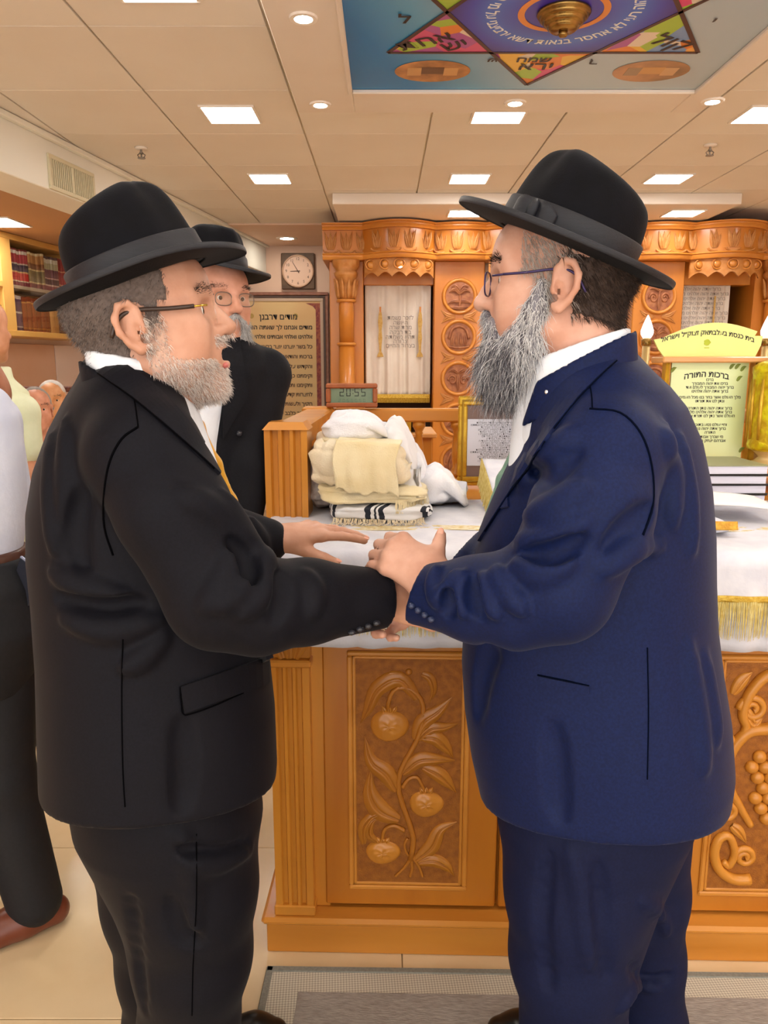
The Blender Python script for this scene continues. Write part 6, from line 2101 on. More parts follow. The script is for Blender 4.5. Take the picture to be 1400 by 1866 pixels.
fold_strokes(jA, [
    ([(455, 950), (478, 1000), (482, 1042)], .016, .010, .014, 1), ([(405, 905), (440, 960), (470, 1015)], .014, .007, .014, 1), ([(330, 900), (400, 935), (455, 995)], .014, .005, .016, 1),
    ([(400, 1105), (438, 1075), (462, 1035)], .015, .007, .014, 1), ([(440, 1120), (475, 1085), (485, 1050)], .013, .007, .012, 1), ([(372, 1110), (410, 1050), (430, 1000)], .013, .004, .014, 1),
    ([(420, 985), (448, 1030), (452, 1070)], .012, .006, .010, -1), ([(505, 1050), (515, 1085), (500, 1130)], .012, .005, .010, -1), ([(560, 1045), (575, 1080), (570, 1120)], .012, .003, .012, 1),
    ([(96, 800), (92, 900), (100, 1000)], .014, .005, .016, 1), ([(120, 770), (118, 860), (122, 960)], .012, .004, .014, 1), ([(150, 900), (140, 980), (150, 1060)], .014, .006, .016, -1),
    ([(100, 1045), (160, 1075), (230, 1090)], .016, .006, .016, 1), ([(110, 1090), (180, 1110), (255, 1100)], .014, .006, .014, -1), ([(120, 1130), (200, 1150), (290, 1130)], .014, .005, .016, 1),
    ([(300, 1160), (260, 1200), (230, 1215)], .012, .005, .014, 1), ([(330, 1320), (335, 1400), (330, 1470)], .014, .004, .018, -1)])
_cf = Pd(506, 984, 1.452)
jmA = jA.mesh(.0052, 'jacket')
jacA = link('jacket', jmA, M_suitA, personA)
jS = Surf(jmA)
link('collar', ring_collar(HA, (-.026, 0, .0), (-.030, 0, -.20), .0680, .088, (-.085, 0, -.030), (.78, 0, 1), .009, .0046, low=[((-.085, 0, -.105), (-.5, 0, -1)), ((.030, 0, -.1), (1, 0, .3))]), M_suitA, jacA)
# tailoring laid on the cloth
link('shoulder_seam', seam(jS, [(252, 778), (222, 800), (200, 842), (190, 900), (190, 960), (206, 1012)], .0016), M_seamA, jacA)
link('back_seam', seam(jS, [(224, 1165), (222, 1270), (224, 1400), (228, 1470)], .0010), M_seamA, jacA)
link('shoulder_seam', seam(jS, [(238, 700), (246, 735), (252, 778)], .0010), M_seamA, jacA)
link('pocket_flap', patch(jS, [(328, 1250), (497, 1192), (498, 1240), (336, 1298)], 14, 6, .001, .004), M_suitA, jacA)
link('pocket_edge', seam(jS, [(328, 1250), (330, 1280), (337, 1300), (380, 1288), (440, 1262)], .0012, .004), M_seamA, jacA)
lapA = lambda u, v: (np.array([163, 640]) * (1 - v) ** 2 + 2 * v * (1 - v) * np.array([300, 678]) + v * v * np.array([398, 862])) + u * (np.array([-18, 22]) * (1 - v) + np.array([-40, 10]) * v * (1 - v) * 3 + np.array([0, 4]) * v)
link('collar', patch(jS, lapA, 6, 26, .001, .004), M_suitA, jacA)
link('collar_edge', seam(jS, [tuple(lapA(1, v)) for v in (0, .2, .4, .6, .8, .97)], .0014, .003), M_seamA, jacA)
for k in range(4):
    p = jS.trace([(640 + k * 15, 1150 - k * 5.5)])[0]
    nn = jS.grad(p[None])[0]
    link('cuff_button', MB().ell(p + nn * .002, (.0062, .0062, .0045), 12, 8).mesh(smooth=True), mat('black_button', '#2a2a30', rough=.25), jacA)
# shirt, tie
sA = Sdf()
sA.cone(HA(.0, 0, -.115), HA(.012, 0, -.22), .050, .050, .02)
sA.loft([(z, cx + .004 * math.cos(TA), cy + .004 * math.sin(TA), a * .93, .085, w) for z, cx, cy, a, b, w in rowsA[3:8]], .02)
sA.cut(HA(.05, 0, -.100), HA(.48, 0, 1.0) - HA(0, 0, 0), .003)
shirtA = link('shirt', sA.mesh(.005, 'shirt'), M_shirtw, personA)
link('collar', ring_collar(HA, (-.022, 0, .0), (-.026, 0, -.20), .0625, .080, (-.085, 0, -.009), (.38, 0, 1), .012, .0048), M_shirtw, shirtA)
tA = Sdf()
cxA = lambda i, o: np.array([rowsA[i][1] + (rowsA[i][3] + o) * math.cos(TA), rowsA[i][2] + (rowsA[i][3] + o) * math.sin(TA), rowsA[i][0]])
p_t = [HA(.034, 0, -.150), cxA(4, -.002), cxA(5, -.002), cxA(6, -.003), cxA(7, -.004)]
for i in range(4):
    for o in (-1, 1):
        w0 = [.010, .022, .028, .032, .036][i]; w1 = [.010, .022, .028, .032, .036][i + 1]
        sdv = np.array([-math.sin(TA), math.cos(TA), 0])
        tA.cone(p_t[i] + sdv * o * w0 * .6, p_t[i + 1] + sdv * o * w1 * .6, .010, .010, .012)
tA.ell(p_t[0], (.016, .016, .018), .008)
link('tie', tA.mesh(.004, 'tie'), mat('gold_tie', '#dba12c', '#c98d1c', rough=.45, scale=30, stretch=(1, 1, 2), sheen=.2), personA)
# trousers
qA = Sdf()
qA.loft([(pelA[2] - .34, pelA[0] + .03, 1.21, .08, .10, TA), (pelA[2] - .16, pelA[0] + .02, 1.21, .12, .155, TA), (pelA[2] - .02, pelA[0] + .012, 1.21, .160, .190, TA), (pelA[2] + .12, pelA[0], 1.21, .16, .19, TA)], .04)
nearL = [Pd(318, 1470, 1.13), Pd(350, 1620, 1.135), Pd(352, 1740, 1.14), Pd(345, 1866, 1.15), np.array([-.335, 1.165, .06])]
farL = [Pd(262, 1490, 1.30), Pd(285, 1640, 1.31), Pd(300, 1760, 1.32), Pd(302, 1866, 1.33), np.array([-.43, 1.345, .06])]
qA.chain(nearL, [.118, .104, .096, .084, .074], .03); qA.chain(farL, [.112, .098, .088, .080, .074], .03)
qA.cut((0, 0, .035), (0, 0, -1))
fold_strokes(qA, [([(330, 1520), (350, 1600), (352, 1720)], .012, .003, .016, 1), ([(330, 1545), (390, 1560), (450, 1540)], .012, .005, .014, -1), ([(345, 1570), (400, 1575), (455, 1550)], .012, .004, .014, 1),
                  ([(310, 1640), (330, 1700), (360, 1720)], .012, .004, .014, -1), ([(240, 1640), (250, 1740), (262, 1840)], .012, .004, .014, -1)])
tmA = qA.mesh(.0065, 'trousers')
troA = link('trousers', tmA, M_suitA, personA)
link('crease', seam(Surf(tmA), [(358, 1520), (358, 1640), (352, 1760), (350, 1850)], .0010), M_seamA, troA)
for a_ in ankA:
    sh = Sdf(); sh.chain([a_ + [-.045, -.01, -.055], a_ + [.03, .0, -.045], a_ + [.16, .04, -.058], a_ + [.20, .05, -.062]], [.036, .044, .040, .026], .02); sh.cut((0, 0, .002), (0, 0, -1))
    link('shoe', sh.mesh(.006, 'shoe'), mat('black_leather', '#141210', rough=.3), personA)
# beard, hair
rng = np.random.default_rng(11)
def beardA(L):
    x, y, z = L.T
    ay = np.abs(y)
    jaw = (z < -.012 - .55 * np.clip(x - .02, 0, .05)) & (z > -.118) & (x > -.002) & (x < .105)
    side = (x > .000) & (x < .032) & (z < .018) & (z > -.05)
    cheek = (x > .03) & (z > -.040 - .25 * (x - .03)) & (ay > .018)
    must = (x > .09) & (z < -.022) & (z > -.037) & (ay < .032)
    lips = (x > .086) & (z < -.036) & (z > -.066) & (ay < .026)
    neckb = (x < .045) & (z < -.085 + .6 * (x - .02) * -1)
    return ((jaw & ~cheek) | side | must) & ~lips & ~neckb & (np.abs(y) < .085)
link('beard', shell(meA, HA, beardA, .0016), mat('beard_base', '#cfa994', '#bd9786', rough=.8, scale=140), personA)
R0, N0, L0 = sample(meA, HA, beardA, 7000, rng)
down = HA(.45, 0, -.9) - HA(0, 0, 0)
D0 = N0 * .55 + down * .8
h3 = len(R0) // 10
link('beard', strands(R0[:7 * h3], D0[:7 * h3], .0075, .00042, 3, .5, .2, .3, rng), mat('stubble_white', '#e0d2c8', '#efe4dc', rough=.6, scale=60), personA)
link('beard', strands(R0[7 * h3:], D0[7 * h3:], .0065, .00040, 3, .5, .2, .3, rng), mat('stubble_grey', '#9c8a80', '#b5a49a', rough=.6, scale=60), personA)
def hairA(L):
    x, y, z = L.T
    back = (x < -.018) & (z > -.055) & (z < .10)
    temple = (x < .045) & (z > .030) & (x >= -.018) & (np.abs(y) > .05)
    burn = (x > .006) & (x < .03) & (z > .0) & (np.abs(y) > .05)
    ear = (np.abs(y) > .0765) & (x > -.042) & (x < .010) & (z < .040)
    return (back | temple | burn) & ~ear
link('hair', shell(meA, HA, hairA, .0022), mat('hair_base', '#574a44', '#6c5e57', rough=.8, scale=200), personA)
R1, N1, L1 = sample(meA, HA, hairA, 5200, rng)
D1 = N1 * .35 + (HA(-.5, 0, -.8) - HA(0, 0, 0))
link('hair', strands(R1, D1, .0075, .00042, 3, .2, .1, .2, rng), mat('salt_hair', '#4a403c', '#8d827c', rough=.55, scale=220, lo=.42, hi=.6), personA)
# hat and glasses
hat(hFA, personA, ao=.150, bo=.138, a0=.095, b0=.083, H=.122, lean=.16, side=.010)
glasses(HA, personA, 1.0, mat('dark_temple', '#3a2a22', rough=.35), mat('gold_wire', '#d9b04a', rough=.25, metal=.8), .0030, rim=False, hinge=mat('gold_wire', '#d9b04a'), zl=.010)
nails(hLA, personA, M_nail, (0, 1, 2, 4))
# ================================================================== MAN IN THE BLUE SUIT
M_skinB = skin('skin_rosy', '#c5917a', '#d4a48e')
M_suitB = mat('navy_suiting', '#0a1539', '#0d1b45', rough=.62, scale=260, sheen=.05, spec=.16, bump=.06, bscale=900)
M_seamB = mat('navy_seam', '#050a1a', rough=.9, spec=.03)
YB = math.radians(160)
HB = Frame((.2600, 1.14, 1.549), YB, math.radians(2))
TB_ = math.radians(-20)
rowsB = rows_of([(632, 1020, 1150, .075), (650, 1008, 1170, .11), (675, 1000, 1200, .155), (705, 990, 1235, .185), (740, 975, 1260, .198), (800, 948, 1281, .208), (880, 912, 1292, .216), (960, 882, 1294, .22), (1040, 862, 1292, .22), (1120, 850, 1293, .22), (1200, 846, 1302, .226), (1280, 851, 1315, .234), (1360, 862, 1321, .238), (1440, 880, 1312, .238), (1570, 910, 1290, .232)], 1.20, TB_)
bB = Sdf()
head(bB, HB, 1.0, nose=1.15, jowl=.2, nose_drop=.003)
neck(bB, HB, r0=.058, r1=.066)
topB = np.array([rowsB[4][1], 1.20, rowsB[4][0]]); pelB = np.array([rowsB[-2][1], 1.20, rowsB[-2][0]])
bB.chain([HB(-.05, 0, -.19), topB + [0, 0, -.12], pelB + [0, 0, .25], pelB], [.075, .125, .14, .135], .03)
shB_l = Pd(1110, 800, 1.02); elB_l = Pd(1005, 1080, .965); wrB_l = Pd(775, 1075, 1.06)
shB_r = Pd(1010, 800, 1.38); elB_r = Pd(930, 1005, 1.37); wrB_r = Pd(795, 1066, 1.20)
for sh, el, wr in ((shB_l, elB_l, wrB_l), (shB_r, elB_r, wrB_r)):
    bB.chain([topB + [0, 0, -.05], sh, el, wr], [.07, .052, .042, .024], .02)
hipB = [pelB + [-.02, -.09, .02], pelB + [.02, .10, .02]]
kneeB = [Pd(1035, 1740, 1.12), Pd(1170, 1740, 1.32)]
ankB = [np.array([.30, 1.14, .09]), np.array([.45, 1.34, .09])]
for h_, k_, a_ in zip(hipB, kneeB, ankB):
    bB.chain([h_, k_, a_, a_ + [-.11, .035, -.055]], [.085, .058, .034, .020], .02)
WLB = Pd(800, 1056, 1.06)
hLB = hand(bB, WLB, Pd(722, 1010, 1.10) - WLB, (-.34, -.52, .78), -1, .91, curl=((.62, .75, .5), (.66, .8, .5), (.62, .8, .5), (.42, .7, .5)), thumb=((.30, -.10), .55), spread=.05, thumb_curl=.05)
WRB = Pd(800, 1072, 1.205)
hRB = hand(bB, WRB, (-1, -.12, -.42), (.1, 1, .05), 1, .95, curl=((.55, .8, .6), (.6, .85, .6), (.65, .85, .6), (.7, .85, .6)), thumb=((.7, .0), 1), spread=.02)
hFB = Frame(Pd(1026, 452, 1.14), YB, math.radians(24))
bB.cut(hFB(0, 0, .006), hFB(0, 0, 1) - hFB(0, 0, 0), .01)
meB = bB.mesh(.0041, 'person')
personB = link('person', meB, M_skinB)
tag(personB, 'man in navy blue suit and black hat with long grey beard, clasping the other\'s hands', 'person')
eyes(HB, personB)
brow(HB, personB, 1.0, mat('brow_dark', '#2a211d', rough=.6), n=220, L=.012)
# jacket
jB = Sdf()
jB.loft(rowsB, .03)
jB.chain([Pd(1098, 770, 1.07), Pd(1100, 830, 1.02), Pd(1078, 930, .98), Pd(1015, 1068, .97), Pd(940, 1092, .985), Pd(870, 1092, 1.01), Pd(766, 1084, 1.062)], [.070, .079, .078, .074, .066, .059, .0445], .016)
jB.chain([Pd(1040, 760, 1.33), Pd(1010, 850, 1.38), Pd(930, 1004, 1.37), Pd(800, 1058, 1.205)], [.075, .074, .062, .044], .02)
jB.cone(HB(-.055, 0, -.17), Pd(1105, 745, 1.10), .070, .060, .05)
jB.cone(HB(-.055, 0, -.17), Pd(1105, 745, 1.30), .070, .060, .05)
jB.cut(Pd(1060, 1530, .99), (.02, -.22, -1), .006)
cuB = Pd(760, 1084, 1.064)
jB.cut(cuB, (cuB - Pd(870, 1092, 1.01)) * np.array([1, 1, 1]) + np.array([.0, -.02, .035]), .004)
fold_strokes(jB, [
    ([(800, 1036), (792, 1062), (797, 1090), (812, 1082), (832, 1046)], .010, .007, .010, 1), ([(846, 1046), (838, 1080), (846, 1118)], .010, .006, .010, 1), ([(880, 1050), (890, 1090), (908, 1120)], .011, .007, .010, 1),
    ([(905, 1040), (925, 1075), (952, 1112)], .012, .008, .012, 1), ([(818, 1075), (822, 1100), (815, 1120)], .010, .005, .009, -1), ([(865, 1060), (868, 1090), (875, 1120)], .010, .005, .010, -1),
    ([(945, 1030), (985, 1040), (1040, 1020)], .016, .008, .014, 1), ([(950, 985), (1000, 985), (1060, 950)], .016, .006, .016, 1), ([(965, 940), (1010, 925), (1060, 890)], .016, .006, .016, 1), ([(960, 1010), (1010, 1010), (1060, 980)], .012, .005, .012, -1),
    ([(955, 880), (985, 840), (1040, 790)], .016, .006, .016, 1), ([(975, 860), (1000, 870), (1050, 830)], .014, .005, .014, -1), ([(1110, 1000), (1150, 960), (1185, 930)], .016, .008, .014, -1), ([(1100, 1040), (1150, 1010), (1200, 990)], .014, .005, .014, 1),
    ([(1210, 780), (1225, 860), (1225, 950)], .014, .005, .016, 1), ([(1240, 800), (1258, 900), (1262, 1000)], .012, .004, .014, 1),
    ([(1255, 1180), (1275, 1300), (1285, 1400)], .012, .003, .018, 1), ([(1285, 1200), (1300, 1290), (1305, 1350)], .012, .002, .018, 1), ([(1010, 1330), (1015, 1420), (1020, 1490)], .014, .004, .018, -1), ([(900, 1180), (880, 1230), (870, 1300)], .016, .005, .018, -1)])
jmB = jB.mesh(.0052, 'jacket')
jacB = link('jacket', jmB, M_suitB, personB)
jSB = Surf(jmB)
link('collar', ring_collar(HB, (-.024, 0, .0), (-.036, 0, -.20), .0755, .092, (-.085, 0, -.062), (.60, 0, 1), .009, .0046, low=[((-.085, 0, -.13), (-.5, 0, -1)), ((.012, 0, -.1), (1, 0, .3))]), M_suitB, jacB)
link('shoulder_seam', seam(jSB, [(1075, 745), (1130, 752), (1168, 790), (1188, 850), (1190, 920), (1172, 975)], .0016), M_seamB, jacB)
link('back_seam', seam(jSB, [(1180, 1180), (1182, 1300), (1180, 1420)], .0010), M_seamB, jacB)
link('shoulder_seam', seam(jSB, [(1076, 705), (1079, 725), (1080, 745)], .0010), M_seamB, jacB)
link('pocket_welt', patch(jSB, [(985, 1232), (1074, 1250), (1074, 1262), (985, 1244)], 8, 2, .0005, .003), M_suitB, jacB)
link('pocket_slit', seam(jSB, [(980, 1230), (1030, 1240), (1074, 1250)], .0014), M_seamB, jacB)
link('breast_pocket', patch(jSB, [(900, 912), (928, 902), (929, 924), (900, 930)], 6, 3, .0005, .003), M_suitB, jacB)
lapB = lambda u, v: (np.array([1120, 612]) * (1 - v) ** 2 + 2 * v * (1 - v) * np.array([1000, 660]) + v * v * np.array([872, 985])) + u * (np.array([32, 30]) * (1 - v) ** 1.0 + np.array([30, 6]) * v * (1 - v) * 3 + np.array([4, 2]) * v)
link('lapel', patch(jSB, lapB, 6, 34, .001, .0045), M_suitB, jacB)
link('lapel_edge', seam(jSB, [tuple(lapB(1, v)) for v in (0, .15, .3, .45, .6, .8, .97)], .0014, .003), M_seamB, jacB)
p = jSB.trace([(1004, 718)])[0]; nn = jSB.grad(p[None])[0]
link('lapel_pin', MB().ell(p + nn * .007, (.004, .003, .004), 12, 8).mesh(smooth=True), mat('silver_pin', '#d8d8dc', rough=.2, metal=.9), jacB)
for k in range(4):
    p = jSB.trace([(752 + k * 12, 1103 + k * 8)])[0]; nn = jSB.grad(p[None])[0]
    link('cuff_button', MB().ell(p + nn * .002, (.0055, .0055, .0045), 12, 8).mesh(smooth=True), mat('navy_button', '#2c3450', rough=.2), jacB)
# shirt, tie
sB = Sdf()
fB = np.array([math.cos(YB), math.sin(YB)])
sB.cone(HB(.006, 0, -.10), HB(-.004, 0, -.25), .052, .066, .02)
sB.loft([(z, cx + .005 * fB[0], cy + .005 * fB[1], a * .95, .085, w) for z, cx, cy, a, b, w in rowsB[3:8]], .02)
sB.cut(HB(.05, 0, -.105), HB(.48, 0, 1.0) - HB(0, 0, 0), .003)
shirtB = link('shirt', sB.mesh(.005, 'shirt'), M_shirtw, personB)
link('collar', ring_collar(HB, (-.022, 0, .0), (-.034, 0, -.20), .0690, .086, (-.085, 0, -.050), (.40, 0, 1), .012, .0048), M_shirtw, shirtB)
tB = Sdf()
cxB = lambda i, o: np.array([rowsB[i][1] + (rowsB[i][3] + o) * fB[0], rowsB[i][2] + (rowsB[i][3] + o) * fB[1], rowsB[i][0]])
p_t = [HB(.034, 0, -.155), cxB(4, .004), cxB(5, .003), cxB(6, .0), cxB(7, -.004)]
sdv = np.array([-fB[1], fB[0], 0])
for i in range(4):
    for o in (-1, 1):
        ww = [.010, .022, .028, .032, .036]
        tB.cone(p_t[i] + sdv * o * ww[i] * .6, p_t[i + 1] + sdv * o * ww[i + 1] * .6, .010, .010, .012)
link('tie', tB.mesh(.004, 'tie'), mat('green_tie', '#8fae98', '#6f9280', rough=.45, scale=40), personB)
# trousers
qB = Sdf()
qB.loft([(pelB[2] - .34, pelB[0] + .0, 1.20, .08, .10, TB_), (pelB[2] - .16, pelB[0] - .01, 1.20, .125, .155, TB_), (pelB[2] - .02, pelB[0] - .01, 1.20, .165, .190, TB_), (pelB[2] + .12, pelB[0], 1.20, .17, .19, TB_)], .04)
qB.chain([Pd(1050, 1480, 1.12), Pd(1045, 1620, 1.115), Pd(1040, 1740, 1.12), Pd(1045, 1866, 1.13), np.array([.305, 1.14, .06])], [.122, .108, .098, .086, .074], .03)
qB.chain([Pd(1150, 1490, 1.29), Pd(1160, 1620, 1.31), Pd(1165, 1740, 1.33), Pd(1175, 1866, 1.33), np.array([.455, 1.345, .06])], [.112, .094, .084, .080, .074], .03)
qB.cut((0, 0, .035), (0, 0, -1))
fold_strokes(qB, [([(1040, 1540), (1060, 1640), (1075, 1760)], .012, .003, .016, 1), ([(1090, 1580), (1100, 1680), (1105, 1780)], .012, .004, .014, -1), ([(1000, 1560), (990, 1680), (1000, 1800)], .012, .004, .014, -1),
                  ([(1170, 1640), (1200, 1660), (1215, 1700)], .012, .005, .012, 1), ([(1150, 1760), (1180, 1790), (1220, 1780)], .012, .006, .012, -1), ([(1130, 1840), (1160, 1800), (1200, 1800)], .012, .005, .012, 1)])
link('trousers', qB.mesh(.0065, 'trousers'), mat('navy_trousers', '#0e1430', '#121938', rough=.68, scale=260, spec=.14), personB)
for a_ in ankB:
    sh = Sdf(); sh.chain([a_ + [.045, -.01, -.055], a_ + [-.03, .0, -.045], a_ + [-.16, .05, -.058], a_ + [-.20, .06, -.062]], [.036, .044, .040, .026], .02); sh.cut((0, 0, .002), (0, 0, -1))
    link('shoe', sh.mesh(.006, 'shoe'), mat('black_leather', '#141210', rough=.3), personB)
# long beard
rngB = np.random.default_rng(23)
vB = Sdf()
for y in (-1, 1):
    vB.chain([HB(.020, y * .069, .010), HB(.028, y * .066, -.030), HB(.042, y * .052, -.070), HB(.054, y * .028, -.096), HB(.066, y * .012, -.116)], [.007, .014, .024, .034, .026], .02)
    vB.cone(HB(.109, y * .005, -.029), HB(.093, y * .030, -.048), .0065, .008, .008)
    vB.cone(HB(.093, y * .030, -.048), HB(.080, y * .034, -.085), .009, .018, .012)
vB.chain([HB(.084, 0, -.074), HB(.080, 0, -.098), HB(.080, 0, -.116), HB(.078, 0, -.128)], [.022, .032, .026, .012], .025)
vmB = vB.mesh(.0045, 'beard')
link('beard', vmB, mat('beard_grey', '#57545a', '#85828a', rough=.85, scale=70, stretch=(1, 1, .2), bump=.4, bscale=120), personB)
P_, N_ = mesh_pts(vmB)
k_ = rngB.choice(len(P_), 9000)
Lc = HB.inv(P_[k_])
dn = (HB(.06, 0, -1) - HB(0, 0, 0))
Dd = N_[k_] * .30 + dn[None] * (.8 + .4 * rngB.random(len(k_)))[:, None]
Ln = .012 + .020 * np.clip((-Lc[:, 2] - .02) / .12, 0, 1)
tone = rngB.random(len(k_)) - .30 * np.clip((-Lc[:, 2] - .03) / .1, 0, 1) + .38 * (Lc[:, 0] < .05) + .15 * (Lc[:, 2] > -.07)
for lo_, hi_, mm in ((-9, .22, mat('strand_dark', '#3d3b40', '#55535a', rough=.5, scale=60)), (.22, .55, mat('strand_grey', '#8b8a90', '#a3a1a6', rough=.5, scale=60)), (.55, 9, mat('strand_white', '#d9d7d8', '#ebe8e6', rough=.5, scale=60))):
    s_ = (tone > lo_) & (tone <= hi_)
    link('beard', strands(P_[k_][s_], Dd[s_], Ln[s_], .00045, 5, .7, .25, .30, rngB), mm, personB)
def hairB(L):
    x, y, z = L.T
    back = (x < -.020) & (z > -.050 + .25 * (x + .09)) & (z < .05 - .25 * (x + .02) * -1)
    temple = (x < .052) & (z > .026) & (x >= -.020) & (np.abs(y) > .05) & (z < .1)
    burn = (x > .008) & (x < .034) & (z > -.01) & (np.abs(y) > .05)
    ear = (np.abs(y) > .0765) & (x > -.042) & (x < .010) & (z < .040)
    return (back | temple | burn) & ~ear
link('hair', shell(meB, HB, lambda L: hairB(L) & (L[:, 0] < -.01), .0026), mat('brown_hair_base', '#3a2c26', '#4a3a32', rough=.8, scale=200), personB)
R1, N1, L1 = sample(meB, HB, hairB, 6000, rngB)
D1 = N1 * .35 + (HB(-.5, 0, -.8) - HB(0, 0, 0))
fr_ = L1[:, 0] > -.012 + .012 * rngB.normal(size=len(L1))
link('hair', strands(R1[~fr_], D1[~fr_], .013, .00045, 3, .2, .1, .2, rngB), mat('brown_hair', '#2f231e', '#4c3a30', rough=.5, scale=120), personB)
link('hair', strands(R1[fr_], D1[fr_], .014, .00045, 3, .3, .1, .2, rngB), mat('pale_grey_hair', '#a89b92', '#c9beb6', rough=.5, scale=120), personB)
hat(hFB, personB, ao=.164, bo=.148, a0=.0995, b0=.084, H=.120, bow=1, lean=.16, side=.006, front=.004, back=.010)
glasses(HB, personB, 1.0, mat('purple_wire', '#3c3158', rough=.3, metal=.5), mat('purple_wire', '#3c3158'), .0018, rim=True, zl=.010)
nails(hLB, personB, M_nail, (4,))
# ================================================================== THE OTHER PEOPLE
def simple_person(label, F, rows, sh, arms, legs, m_skin, m_top, m_leg, hs=1.0, jowl=.3, h=.0065, shoes='#141210', sleeve=1.0, cutz=None, extra=None, top_name='shirt', hand_pose=True, r_sl=.058):
    """clothed figure; rows: torso loft, sh: shoulders, arms: [(elbow, wrist)], legs: [(hip, knee, ankle)]"""
    b = Sdf()
    head(b, F, hs, jowl=jowl); neck(b, F, hs)
    zt = max(r[0] for r in rows); zb = min(r[0] for r in rows)
    c = lambda z: np.array([np.interp(z, [r[0] for r in sorted(rows)], [r[1] for r in sorted(rows)]), np.interp(z, [r[0] for r in sorted(rows)], [r[2] for r in sorted(rows)]), z])
    b.chain([F(-.05, 0, -.19), c(zt - .15), c((zt + zb) / 2), c(zb + .02)], [.07, .11, .115, .115], .03)
    info = []
    for s_, (e, w) in zip(sh, arms):
        b.chain([c(zt - .1), s_, e, w], [.06, .048, .038, .024], .02)
        d = (w - e) / np.linalg.norm(w - e)
        nn = np.cross(d, (0, 1, 0)) + np.array([0, -.3, 0])
        info.append(hand(b, w + d * .02, d, nn, 1, .95, curl=((.25, .35, .25),) * 4))
    for hp, kn, an in legs:
        toe = np.array([F.R[0, 0], F.R[1, 0], 0]) * .12
        b.chain([c(zb + .05), hp, kn, an, an + toe + [0, 0, -.055]], [.10, .075, .050, .034, .020], .02)
    me = b.mesh(h, 'person')
    p = link('person', me, m_skin); tag(p, label, 'person')
    t = Sdf(); t.loft(rows, .03)
    for s_, (e, w) in zip(sh, arms):
        if sleeve >= 1: t.chain([s_ * .7 + c(zt - .1) * .3, s_, e, w], [r_sl, r_sl + .006, r_sl - .004, r_sl - .020], .02)
        else: t.chain([s_ * .7 + c(zt - .1) * .3, s_, s_ + (e - s_) * sleeve], [r_sl, r_sl + .006, r_sl + .002], .02)
    if cutz: t.cut(*cutz)
    tm = t.mesh(.0085, top_name); to = link(top_name, tm, m_top, p)
    q = Sdf()
    rr = sorted(rows)[0]
    q.loft([(rr[0] - .20, rr[1], rr[2], rr[3] * .7, rr[4] * .8, rr[5]), (rr[0] - .05, rr[1], rr[2], rr[3] * .92, rr[4] * .95, rr[5]), (rr[0] + .08, rr[1], rr[2], rr[3] * .9, rr[4] * .92, rr[5])], .04)
    for hp, kn, an in legs: q.chain([hp, kn, an + [0, 0, .0]], [.098, .078, .068], .03)
    q.cut((0, 0, .03), (0, 0, -1))
    tr = link('trousers', q.mesh(.0095, 'trousers'), m_leg, p)
    for hp, kn, an in legs:
        d = np.array([F.R[0, 0], F.R[1, 0], 0]); d /= np.linalg.norm(d)
        s2 = Sdf(); s2.chain([an - d * .045 + [0, 0, -.05], an + d * .03 + [0, 0, -.042], an + d * .14 + [0, 0, -.055], an + d * .19 + [0, 0, -.06]], [.038, .046, .042, .028], .02); s2.cut((0, 0, .003), (0, 0, -1))
        link('shoe', s2.mesh(.007, 'shoe'), mat('shoe_' + shoes, shoes, rough=.35), p)
    eyes(F, p, hs)
    return p, me, to, tm, tr
M_black2 = mat('black_coat', '#101014', '#15151b', rough=.68, scale=200, spec=.14, sheen=.02)
# ---- bearded man behind, in black hat
dC = 2.12
YCm = math.radians(-48)
HC = Frame((float(at(392, 560, dC)[0]), dC, float(at(392, 556, dC)[2])), YCm, math.radians(-2))
rC = rows_of([(598, 348, 424, .065), (615, 322, 452, .09), (640, 285, 488, .12), (670, 272, 500, .13), (740, 268, 494, .135), (800, 264, 480, .135), (920, 260, 474, .14), (1060, 256, 472, .145), (1200, 254, 470, .145)], dC, 0.0)
shC = [at(484, 682, dC + .02), at(292, 690, dC - .02)]
armC = [(at(458, 850, dC - .06), at(440, 1000, dC - .12)), (at(278, 860, dC - .02), at(300, 1010, dC - .10))]
legC = [(at(412, 1200, dC), at(412, 1330, dC), np.array([-.60, dC + .12, .09])), (at(320, 1200, dC), at(320, 1330, dC), np.array([-.76, dC + .06, .09]))]
pC, meC, toC, tmC, _ = simple_person('bearded man in black hat and open black coat standing behind the two men', HC, rC, shC, armC, legC, skin('skin_c', '#c98d72', '#d99e86'), M_black2, M_black2, 1.0, .3, .0068, top_name='coat', r_sl=.062)
s_ = Sdf(); s_.loft([(z, cx + .004, cy - .020, .088, b, w) for z, cx, cy, a, b, w in rC[2:8]], .02); s_.cone(HC(-.02, 0, -.10), HC(.01, 0, -.22), .062, .07, .02)
s_.cut(HC(-.02, 0, -.10), HC(.4, 0, 1) - HC(0, 0, 0))
shirtC = link('shirt', s_.mesh(.0075, 'shirt'), M_shirtw, pC)
SfC = Surf(tmC)
link('lapel', patch(SfC, [(404, 622), (436, 618), (452, 720), (406, 800)], 6, 14, .001, .006), M_black2, toC)
link('coat_button', MB().ell(SfC.trace([(436, 790)])[0], (.009, .009, .009), 12, 8).mesh(smooth=True), mat('black_button', '#2a2a30'), toC)
rc = np.random.default_rng(31)
v_ = Sdf()
for y in (-1, 1):
    v_.chain([HC(.015, y * .070, .0), HC(.03, y * .062, -.045), HC(.06, y * .04, -.09), HC(.075, y * .012, -.125)], [.008, .014, .024, .022], .02)
    v_.cone(HC(.108, y * .004, -.03), HC(.092, y * .03, -.05), .007, .009, .01); v_.cone(HC(.092, y * .03, -.05), HC(.082, y * .03, -.09), .01, .02, .01)
